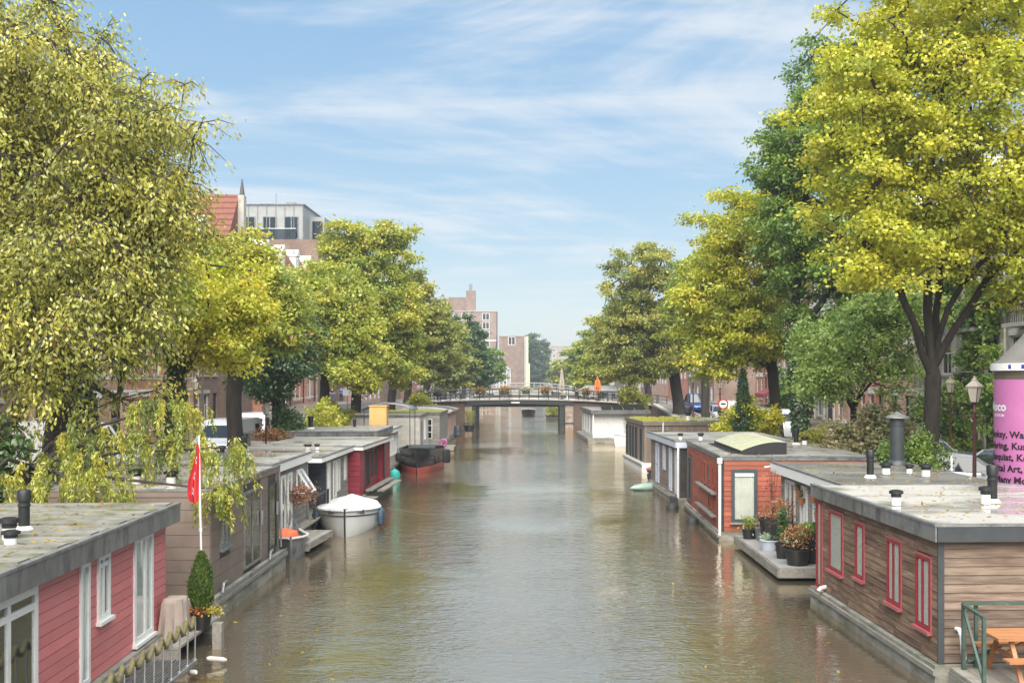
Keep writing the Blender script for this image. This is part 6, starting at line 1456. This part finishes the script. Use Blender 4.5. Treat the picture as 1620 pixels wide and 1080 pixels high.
def van(label, paint, loc, rz, L_=5., H=2.25):
    root = thing('parked_van', label, 'van', loc, rz, 'cars and vans parked along the quays')
    prof = [(.02, .3), (0, .75), (.1, 1.0), (.75, 1.2), (1.5, H - .22), (1.8, H - .06), (2.2, H), (L_ - .12, H - .02), (L_, H - .2), (L_ + .03, .9), (L_, .32)]
    hw = lambda z: .97 - .11 * max(0, (z - 1.15) / 1.1)
    n = len(prof); vs = [(-hw(z), y, z) for y, z in prof] + [(-hw(z) * .86, y, z + (.02 if z > 1 else 0)) for y, z in prof] + [(hw(z) * .86, y, z + (.02 if z > 1 else 0)) for y, z in prof] + [(hw(z), y, z) for y, z in prof]
    fs = [tuple(range(n)), tuple(range(4 * n - 1, 3 * n - 1, -1))]
    for j in range(3):
        for i in range(n): fs.append((j * n + i, j * n + (i + 1) % n, (j + 1) * n + (i + 1) % n, (j + 1) * n + i))
    MB().add(vs, fs).build('body', paint, root, smooth=True, ang=30)
    za, zb = 1.26, H - .28; ya = .75 + (za - 1.2) / (H - 1.42) * .75; yb = .75 + (zb - 1.2) / (H - 1.42) * .75
    MB().add([(-.8, ya - .03, za), (.8, ya - .03, za), (.7, yb - .03, zb), (-.7, yb - .03, zb)], [(0, 1, 2, 3)]).build('windscreen', 'glass_car', root)
    for s in (-1, 1):
        MB().add([(s * (hw(1.25) + .008), 1.0, 1.25), (s * (hw(1.25) + .008), 2.0, 1.25), (s * (hw(1.85) + .008), 2.0, 1.85), (s * (hw(1.85) + .008), 1.42, 1.85)], [(0, 1, 2, 3)]).build('side_window', 'glass_car', root)
        MB().box(s * .62, s * .9, -.01, .15, .78, .98).build('headlight', 'head_glass', root); MB().box(s * .78, s * .93, L_ - .05, L_ + .05, .9, 1.3).build('taillight', 'tail_red', root)
        MB().box(s * .98, s * 1.14, 1.0, 1.12, 1.2, 1.45).build('mirror', 'black_plastic', root)
        MB().add([(s * (hw(1.45) + .008), L_ - .9, 1.3), (s * (hw(1.45) + .008), L_ - .2, 1.3), (s * (hw(1.85) + .008), L_ - .25, 1.8), (s * (hw(1.85) + .008), L_ - .9, 1.8)], [(0, 1, 2, 3)]).build('side_window', 'glass_car', root)
    MB().box(-.75, .75, L_ + .0, L_ + .035, 1.35, 1.85).build('rear_window', 'glass_car', root); MB().box(-.28, .28, L_ + .02, L_ + .05, .6, .72).build('number_plate', 'plate_yellow', root)
    wheels(root, (.85, L_ - 1.0), .98, .34)
    return root
ZR = 1.18
car('silver hatchback parked behind the forked tree trunk', 'paint_silver', (17.2, 44.5, ZR), R(8))
car('white car parked nose out beside the covered bicycles', 'paint_white', (15.7, 39.5, ZR), R(-62))
car('silver estate with red tail lights by the brown lamp post', 'paint_silver', (16.6, 36.3, ZR), R(70), tall=.06)
car('dark grey car parked behind the silver hatchback', 'paint_grey', (18.6, 50, ZR), R(3), tall=.05)
car('white car seen left of the forked trunk by the hedge', 'paint_white', (15.8, 49.5, ZR), R(-5))
car('grey car with open boot light near the ivy trunk on right bank', 'paint_grey', (15.6, 47.2 + 5, ZR), R(182), tall=.1)
van('white van with square cab parked under the yellow autumn tree', 'paint_white', (15.8, 82, ZR + .05), R(0))
van('white delivery van parked behind the conifer on the right bank', 'paint_white', (16.4, 70, ZR), R(4), 4.6, 2.0)
car('blue small van partly hidden by olive tree trunks near the bridge', 'paint_blue', (15.6, 101, ZR + .8), R(5), tall=.35)
car('silver car parked in line behind the white vans', 'paint_silver', (16, 91, ZR + .3), R(3))
car('white car parked along the house side of the right street', 'paint_white', (18.9, 63, ZR), R(2))
van('large white van parked behind the willow on the left bank', 'paint_white', (-16.0, 42, ZR), R(64), 5.2, 2.35)
van('white van with dark windscreen beside the golden tree trunk', 'paint_white', (-15.2, 50.5, ZR), R(-4), 4.8, 2.1)
car('white car at the far left behind the near tree trunk', 'paint_white', (-16.3, 34.5, ZR), R(75), tall=.1)
car('silver car facing the canal at the extreme left edge', 'paint_silver', (-15.4, 30.2, ZR), R(95))
van('white van parked by the dark green street tree', 'paint_white', (-16.0, 59.5, ZR), R(0), 4.9, 2.1)
car('pale car parked under the lamp left of the yellow hedge', 'paint_white', (-15.9, 67.5, ZR), R(0))
car('dark car parked farther along the left street', 'paint_dark', (-16, 75, ZR), R(0))

# ---------------------------------------------------------------- bicycles
def bike_proto():
    r = empty('bicycle')
    for y in (0, 1.08):
        wv = MB(); n = 16; pts = [(0, y + .33 * math.cos(2 * math.pi * k / n), .34 + .33 * math.sin(2 * math.pi * k / n)) for k in range(n + 1)]
        t = wv.tube(pts, .017, 5, caps=False).build('wheel', 'rubber', r, smooth=True)
        s_ = MB()
        for k in range(8): a = math.pi * k / 8; s_.tube([(0, y - .32 * math.cos(a), .34 - .32 * math.sin(a)), (0, y + .32 * math.cos(a), .34 + .32 * math.sin(a))], .003, 3, caps=False)
        s_.build('spokes', 'steel', t)
        MB().tube([(0, y + .37 * math.cos(R(a)), .34 + .37 * math.sin(R(a))) for a in range(10, 171, 20)], .022, 4).build('mudguard', 'bike_paint', r)
    f = MB()
    for p, q in (((0, 0, .34), (0, .16, .95)), ((0, .2, .85), (0, .62, .3)), ((0, .62, .3), (0, .74, .85)), ((0, .17, .9), (0, .5, .42)), ((0, .62, .3), (0, 1.08, .34)), ((0, .72, .78), (0, 1.08, .34))): f.tube([p, q], .018, 5)
    f.build('frame', 'bike_paint', r, smooth=True)
    MB().tube([(-.28, .36, 1.06), (-.2, .2, 1.08), (0, .17, 1.05), (.2, .2, 1.08), (.28, .36, 1.06)], .013, 5).tube([(0, .15, .93), (0, .17, 1.05)], .014, 5).build('handlebar', 'steel', r, smooth=True)
    MB().hexa([(-.04, .62, .9), (.04, .62, .9), (.11, .9, .9), (-.11, .9, .9), (-.03, .62, .95), (.03, .62, .95), (.1, .9, .97), (-.1, .9, .97)]).tube([(0, .74, .82), (0, .76, .92)], .014, 5).build('saddle', 'rubber', r)
    MB().box(-.07, .07, .85, 1.3, .72, .74).build('carrier', 'rubber', r)
    return r
M('bike_paint', (.02, .02, .022), (.1, .1, .11), .35, .4, rnd=.5, hrnd=.3)
bp_ = bike_proto(); nb = 0
def bike(x, y, z, rz, lab, grp, lean=0.):
    global nb
    o = bp_ if nb == 0 else copy_tree(bp_); nb += 1
    o.location = (x, y, z); o.rotation_euler = (0, R(lean), R(rz)); tag(o, lab, 'bicycle', grp)
rr = random.Random(11)
for k in range(7): bike(11.95 + .8 + rr.uniform(-.1, .1), 31.2 + k * .62, 1.3, 78 + rr.uniform(-12, 12), 'bicycle in the row by the pink advertising column, %s from the near end' % ORD[k], 'bicycles by the advertising column', rr.uniform(-8, 8))
for k in range(6): bike(12.9 + rr.uniform(-.15, .15), 50.2 + k * .55, 1.3, 75 + rr.uniform(-15, 15), 'bicycle in the cluster by the right bank ivy trunk, %s from the near end' % ORD[k], 'bicycles by the ivy trunk', rr.uniform(-8, 8))
for k in range(8): bike(-13.3 + rr.uniform(-.15, .15), 30.8 + k * .5, 1.3, -80 + rr.uniform(-15, 15), 'bicycle in the tangle beside the leaning trunk, %s from the near end' % ORD[k], 'bicycles by the leaning trunk', rr.uniform(-10, 10))
for k in range(5): bike(-13.2 + rr.uniform(-.15, .15), 44.5 + k * .6, 1.3, -80 + rr.uniform(-15, 15), 'bicycle by the golden tree on the left bank, %s from the near end' % ORD[k], 'bicycles by the white van', rr.uniform(-10, 10))
for k, x in enumerate((-11.9, -9.0, -7.4, -6.1)): bike(x, 113.75, deck_z(x), -90 + rr.uniform(-6, 6), 'bicycle parked against the bridge railing, %s from the left' % ORD[k], 'bicycles on the bridge', 6)
M('tarp', (.015, .015, .016), (.03, .03, .032), .3, 3)
for k in range(3):
    c = thing('covered_scooter', '%s scooter under a glossy black cover beside the pink column' % ('nearest', 'middle', 'farthest')[k], 'scooter', (12.95, 29.4 + k * .95, 1.3), R(90 + k * 5), 'covered scooters by the column')
    lp_ = []
    for y, wd, h in ((-.85, .1, .5), (-.7, .28, .8), (-.3, .34, 1.0), (.1, .3, .85), (.5, .32, .95), (.8, .25, .75), (.92, .08, .4)):
        lp_.append([(wd * 1.25, y, 0), (wd * 1.05, y, h * .5), (wd * .5, y, h), (-wd * .5, y, h), (-wd * 1.05, y, h * .5), (-wd * 1.25, y, 0)])
    MB().loft(lp_).build('cover', 'tarp', c, smooth=True, ang=60)

# ---------------------------------------------------------------- signs
M('sign_red', (.5, .02, .02), None, .4); M('sign_blue', (.03, .14, .5), None, .4)
sg = thing('traffic_sign', 'round white traffic sign with red rim on a slim post', 'sign', (12.85, 73.5, 1.3))
MB().tube([(0, 0, 0), (0, 0, 2.5)], .035, 8).build('post', 'lamp_brown', sg)
def disc(r_, y, mat, nm, par, z=2.2):
    return MB().add([(r_ * math.cos(2 * math.pi * k / 24), y, z + r_ * math.sin(2 * math.pi * k / 24)) for k in range(24)], [tuple(range(24))]).build(nm, mat, par)
o = MB().lathe([(.36, -.05), (.36, -.04)], 24); disc(.36, -.045, 'sign_red', 'rim', sg); disc(.27, -.049, 'white_clean', 'face', sg); MB().box(-.16, .16, -.056, -.052, 2.16, 2.26).build('symbol', 'black_plastic', sg)
sg = thing('parking_sign', 'tall blue rectangular sign beside the ivy-covered trunk', 'sign', (13.2, 69, 1.3)); MB().tube([(0, 0, 0), (0, 0, 4.2)], .035, 8).build('post', 'zinc', sg); MB().box(-.22, .22, -.06, -.04, 3.0, 4.1).build('panel', 'sign_blue', sg); MB().box(-.16, .16, -.066, -.062, 3.2, 3.5).build('symbol', 'white_clean', sg)
sg = thing('traffic_sign', 'small sign post with red triangle and white plate under the left trees', 'sign', (-14.6, 84.5, 1.4)); MB().tube([(0, 0, 0), (0, 0, 4.0)], .035, 8).build('post', 'zinc', sg)
MB().add([(-.45, -.05, 3.2), (.45, -.05, 3.2), (0, -.05, 4.0)], [(0, 1, 2)]).build('triangle', 'sign_red', sg); MB().add([(-.28, -.055, 3.3), (.28, -.055, 3.3), (0, -.055, 3.8)], [(0, 1, 2)]).build('face', 'white_clean', sg); MB().box(-.35, .35, -.06, -.04, 2.5, 3.05).build('plate', 'white_clean', sg)

# ---------------------------------------------------------------- bridge dressing: planters, parasols, chairs, people
FLW = [(.35, .03, .05), (.55, .3, .05), (.08, .13, .03), (.12, .2, .04)]
for k, (px, hot) in enumerate(((670, 1), (692, 1), (758.6, 0), (799, 0), (832, 1), (862, 0), (927, 0))):
    x = (px - 845) / 1710 * 112.8
    p_ = thing('flower_planter', '%s flower planter from the left along the bridge railing' % ORD[k], 'planter', (x, 112.72, deck_z(x) + .52), 0, 'flower planters on the bridge railing')
    MB().hexa([(-.34, -.16, 0), (.34, -.16, 0), (.34, .16, 0), (-.34, .16, 0), (-.46, -.2, .36), (.46, -.2, .36), (.46, .2, .36), (-.46, .2, .36)]).build('box', 'dark_steel', p_)
    rng = np.random.default_rng(200 + k); nq = 520; Q = rng.normal([0, 0, .52], [.32, .16, .16], (nq, 3)); leaf_mesh('flowers', Q, rng.normal(0, .6, (nq, 3)), rng.normal(0, .6, (nq, 3)) + [0, -.4, .6], .14, .34, palette([(.45, .4, .3), (.6, .55, .45), (.15, .2, .05), (.12, .16, .04)] if hot else FLW, rng.uniform(0, 1, nq), rng), p_, rng)
M('parasol_cream', (.36, .32, .27), (.5, .45, .39), .8, 4); M('parasol_orange', (.62, .2, .05), (.7, .26, .08), .8, 4)
def parasol(label, loc, h, r_, mat):
    p_ = thing('closed_parasol', label, 'parasol', loc, 0, 'closed parasols on the terrace')
    MB().tube([(0, 0, 0), (0, 0, h + .06)], .03, 8).lathe([(.28, 0), (.28, .06), (.05, .1)], 10).build('pole', 'dark_steel', p_)
    n = 24; lps = []
    for z, s_ in ((.85, .55), (1.05, .95), (1.5, 1.0), (2.2, .72), (h - .5, .4), (h - .1, .16), (h, .05)):
        lps.append([(r_ * s_ * (1 if k % 2 else .62) * math.cos(2 * math.pi * k / n), r_ * s_ * (1 if k % 2 else .62) * math.sin(2 * math.pi * k / n), z) for k in range(n)])
    MB().loft(lps).build('cloth', mat, p_)
    MB().lathe([(r_ * .75, 1.3), (r_ * .75, 1.4)], 12).build('strap', 'dark_steel', p_)
parasol('tall closed cream parasol with dark folds on the bridge', (2.95, 115, deck_z(3)), 3.4, .3, 'parasol_cream')
parasol('closed orange parasol on the terrace right of the bridge', (6.75, 115, deck_z(7)), 2.7, .36, 'parasol_orange')
parasol('white closed parasol half hidden by leaves past the orange one', (9.9, 116, deck_z(10)), 3.0, .3, 'parasol_cream')
parasol('white closed parasol farthest along the terrace by the trees', (11.2, 116.5, deck_z(11)), 3.0, .28, 'parasol_cream')
def chair_proto():
    r = empty('terrace_chair')
    MB().box(-.22, .22, -.22, .22, .43, .47).build('seat', 'black_plastic', r); MB().box(-.22, .22, .18, .22, .5, .88).build('backrest', 'black_plastic', r)
    for x in (-.2, .2):
        for y in (-.2, .2): MB().tube([(x, y, 0), (x, y, .5 if y > 0 else .44)], .016, 5).build('leg', 'black_plastic', r)
    return r
cp_ = chair_proto()
for k in range(8):
    o = cp_ if k == 0 else copy_tree(cp_); x = (-3.4, -2.6, 1.2, 2.1, 4.6, 5.5, 7.6, 8.6)[k]
    o.location = (x, 114.3 + .5 * (k % 2), deck_z(x)); o.rotation_euler = (0, 0, R(90 * (k % 2) + 20)); tag(o, 'black terrace chair, %s from the left along the bridge' % ORD[k], 'chair', 'terrace chairs on the bridge')
tn = thing('terrace_tent', 'pale translucent tent roof over the terrace behind the orange parasol', 'tent', (4.8, 118, 2.9))
MB().add([(0, 0, .95), (6.5, 0, .95), (6.5, 4, .95), (0, 4, .95), (1, 2, 1.55), (5.5, 2, 1.55)], [(0, 1, 5, 4), (2, 3, 4, 5), (1, 2, 5), (3, 0, 4)]).build('roof_sheet', 'panel_grey', tn)
for x in (.05, 2.2, 4.3, 6.4):
    for y in (.05, 3.95): MB().tube([(x, y, -.3), (x, y, .97)], .03, 6).build('post', 'dark_steel', tn)
ra = thing('shop_awning', 'dark red awning over a shop front behind the right bank trunks', 'awning', (22.4, 105, 3.6))
MB().hexa([(0, 0, 0), (1.7, 0, .7), (1.7, 5, .7), (0, 5, 0), (0, 0, .1), (1.7, 0, .8), (1.7, 5, .8), (0, 5, .1)]).build('cloth', 'window_red', ra)
MB().box(-.02, .0, 0, 5, -.3, 0).build('valance', 'window_red', ra)

def person(label, loc, rz, top, legs, pose='stand', hair=(.05, .03, .02), seed=0):
    root = thing('person', label, 'person', loc, rz)
    J = {'pel': (0, 0, .95), 'che': (0, .02, 1.3), 'nek': (0, .02, 1.5), 'hed': (0, -.01, 1.62), 'top': (0, 0, 1.76),
         'ls': (.18, .02, 1.42), 'le': (.25, .04, 1.15), 'lh': (.24, -.08, .9), 'rs': (-.18, .02, 1.42), 're': (-.26, .04, 1.15), 'rh': (-.22, -.1, .92),
         'lk': (.1, -.02, .5), 'lf': (.11, .02, .06), 'lt': (.12, -.14, .04), 'rk': (-.1, -.02, .5), 'rf': (-.11, .03, .06), 'rt': (-.12, -.13, .04), 'lp': (.09, 0, .9), 'rp': (-.09, 0, .9)}
    if pose == 'ride':
        J.update({'che': (0, -.12, 1.28), 'nek': (0, -.2, 1.46), 'hed': (0, -.26, 1.57), 'top': (0, -.27, 1.7), 'ls': (.18, -.18, 1.4), 'rs': (-.18, -.18, 1.4), 'le': (.26, -.34, 1.2), 're': (-.26, -.34, 1.2), 'lh': (.27, -.55, 1.08), 'rh': (-.27, -.55, 1.08),
                  'lk': (.1, -.38, .72), 'lf': (.11, -.25, .3), 'lt': (.11, -.4, .26), 'rk': (-.1, -.3, .58), 'rf': (-.11, -.1, .16), 'rt': (-.11, -.26, .13)})
    def skin(nm, edges, rad, mat, lv=1):
        names = []
        for a, b_ in edges:
            for q in (a, b_):
                if q not in names: names.append(q)
        me = bpy.data.meshes.new(nm); me.from_pydata([J[q] for q in names], [(names.index(a), names.index(b_)) for a, b_ in edges], [])
        me.materials.append(MATS[mat]); o = bpy.data.objects.new(nm, me); COL.objects.link(o); o.parent = root
        o.modifiers.new('skin', 'SKIN'); sv = me.skin_vertices[0].data
        for q, n_ in enumerate(names): sv[q].radius = rad[n_] if isinstance(rad[n_], tuple) else (rad[n_], rad[n_])
        sv[0].use_root = True; sb = o.modifiers.new('sub', 'SUBSURF'); sb.levels = sb.render_levels = lv
    rad = {'pel': (.15, .11), 'che': (.17, .12), 'nek': .055, 'hed': (.085, .1), 'top': .06, 'ls': .06, 'le': .045, 'lh': .035, 'rs': .06, 're': .045, 'rh': .035, 'lp': .09, 'rp': .09, 'lk': .062, 'rk': .062, 'lf': .045, 'rf': .045, 'lt': .035, 'rt': .035}
    E = [('pel', 'che'), ('che', 'nek'), ('nek', 'hed'), ('hed', 'top'), ('che', 'ls'), ('ls', 'le'), ('le', 'lh'), ('che', 'rs'), ('rs', 're'), ('re', 'rh'), ('pel', 'lp'), ('lp', 'lk'), ('lk', 'lf'), ('lf', 'lt'), ('pel', 'rp'), ('rp', 'rk'), ('rk', 'rf'), ('rf', 'rt')]
    skin('body', E, rad, 'skin_tone')
    big = {k: (tuple(x + .018 for x in v) if isinstance(v, tuple) else v + .018) for k, v in rad.items()}
    skin('jacket', [('pel', 'che'), ('che', 'ls'), ('ls', 'le'), ('che', 'rs'), ('rs', 're')], big, top)
    skin('trousers', [('pel', 'lp'), ('lp', 'lk'), ('lk', 'lf'), ('pel', 'rp'), ('rp', 'rk'), ('rk', 'rf')], big, legs)
    h = J['top']; MB().lathe([(.1, -.1), (.112, -.03), (.1, .04), (.05, .085), (.01, .095)], 10, (h[0], h[1] + .02, h[2])).build('hair', 'bark', root, smooth=True)
    return root
M('skin_tone', (.5, .3, .22), None, .6); M('jacket_dark', (.02, .022, .03), None, .8); M('jeans', (.07, .12, .24), None, .8); M('jacket_blue', (.03, .1, .4), None, .8); M('shirt_white', (.7, .7, .68), None, .8); M('shirt_orange', (.7, .2, .06), None, .8); M('shirt_green', (.1, .22, .08), None, .8)
person('person in dark jacket and jeans standing in shade under the left trees', (-22.6, 121, street_z(121)), R(20), 'jacket_dark', 'jeans')
person('person in blue jacket partly hidden behind a tree trunk', (-21.7, 121.6, street_z(121)), R(-160), 'jacket_blue', 'jacket_dark')
person('cyclist in white shirt riding along the left end of the bridge', (-13.2, 115.6, deck_z(-13)), R(-80), 'shirt_white', 'jacket_dark', 'ride')
person('person in green top with orange cap behind the bridge flowers', (-10.2, 114.6, deck_z(-10)), R(90), 'shirt_green', 'jacket_dark')
person('person in orange jacket crossing the middle of the bridge', (-3.1, 116.5, deck_z(-3)), R(70), 'shirt_orange', 'jeans')
bike(-12.75, 115.7, deck_z(-13), -85, 'bicycle ridden by the cyclist in white shirt', 'bicycles on the bridge')
pl_ = thing('planter_box', 'pale concrete street planter with rusty red plants by the quay', 'planter', (-13.8, 52.6, 1.3)); MB().box(0, 1.6, 0, .8, 0, .9).build('box', 'stone_light', pl_)
rng = np.random.default_rng(77); nq = 900; Q = rng.normal([.8, .4, 1.15], [.45, .25, .17], (nq, 3)); leaf_mesh('foliage', Q, rng.normal(0, 1, (nq, 3)), rng.normal(0, 1, (nq, 3)), .14, .3, palette([(.2, .08, .04), (.38, .15, .06), (.15, .16, .04)], rng.uniform(0, 1, nq), rng), pl_, rng)
# terrace clutter on the far left boats
tb_ = thing('water_barrel', 'dark blue barrel on the deck of the pinkish houseboat', 'barrel', (-6.4, 90.5, .3)); MB().lathe([(.28, 0), (.33, .2), (.34, .5), (.33, .8), (.28, .95)], 14).build('body', 'blueblack_x', tb_, smooth=True); MB().lathe([(.35, .3), (.35, .34)], 14).build('hoop', 'zinc', tb_)
dk2 = thing('side_deck', 'green-edged plank deck with toys beside the beige houseboat', 'deck', (-7.1, 78.2, 0))
for k in range(8): MB().box(-.1, 1.3, k * .3, k * .3 + .28, .22, .3).build('plank', 'deck_wood', dk2)
MB().box(-.1, 1.3, -.05, 0, .05, .3).build('edge_board', 'deck_wood', dk2)
M('toy_pink', (.42, .08, .28), None, .4)
tag(MB().tube([(.22 * math.cos(2 * math.pi * k / 16), .0, .3 + .22 * math.sin(2 * math.pi * k / 16)) for k in range(17)], .08, 8, caps=False).build('swim_ring', 'toy_pink', smooth=True, loc=(-6.6, 78.6, .28)), 'pink inflatable swim ring propped on the side deck', 'swim ring')
sb_ = pot('yellow-green bush in a tub at the last boat before the bridge', -6.0, 100, .5, .6, [(.25, .28, .04), (.42, .36, .06)], 1.4, 1500, 99, z=.3); sb_['group'] = 'tubs near the bridge'

# ---------------------------------------------------------------- distant tree belt and the air
rng = np.random.default_rng(300); nq = 26000
X = rng.uniform(-260, 300, nq); zt = 7 + 4 * np.sin(X * .11) + 2.5 * np.sin(X * .31 + 1) + rng.normal(0, 1, nq)
Q = np.stack([X, 470 + rng.normal(0, 5, nq), 1.2 + np.maximum(zt, 2) * np.sqrt(rng.random(nq))], 1)
tag(leaf_mesh('distant_foliage', Q, rng.normal(0, .8, (nq, 3)), rng.normal(0, .5, (nq, 3)) + [0, -.3, .8], 2.0, .4, palette(OLIVE, rng.uniform(0, .7, nq), rng), None, rng), 'hazy belt of distant trees beyond the end of the canal', 'trees', kind='stuff')
HAZE = True
if HAZE:
    m, N, L = node_mat('haze')
    out = N.new('ShaderNodeOutputMaterial'); v = N.new('ShaderNodeVolumePrincipled'); L.new(v.outputs[0], out.inputs['Volume'])
    v.inputs['Color'].default_value = (.86, .92, 1, 1); v.inputs['Density'].default_value = .00055; v.inputs['Anisotropy'].default_value = .2
    tag(MB().box(-700, 700, -120, 1200, -1.6, 45).build('haze', 'haze'), 'thin pale haze in the air over the canal', 'haze', kind='stuff')
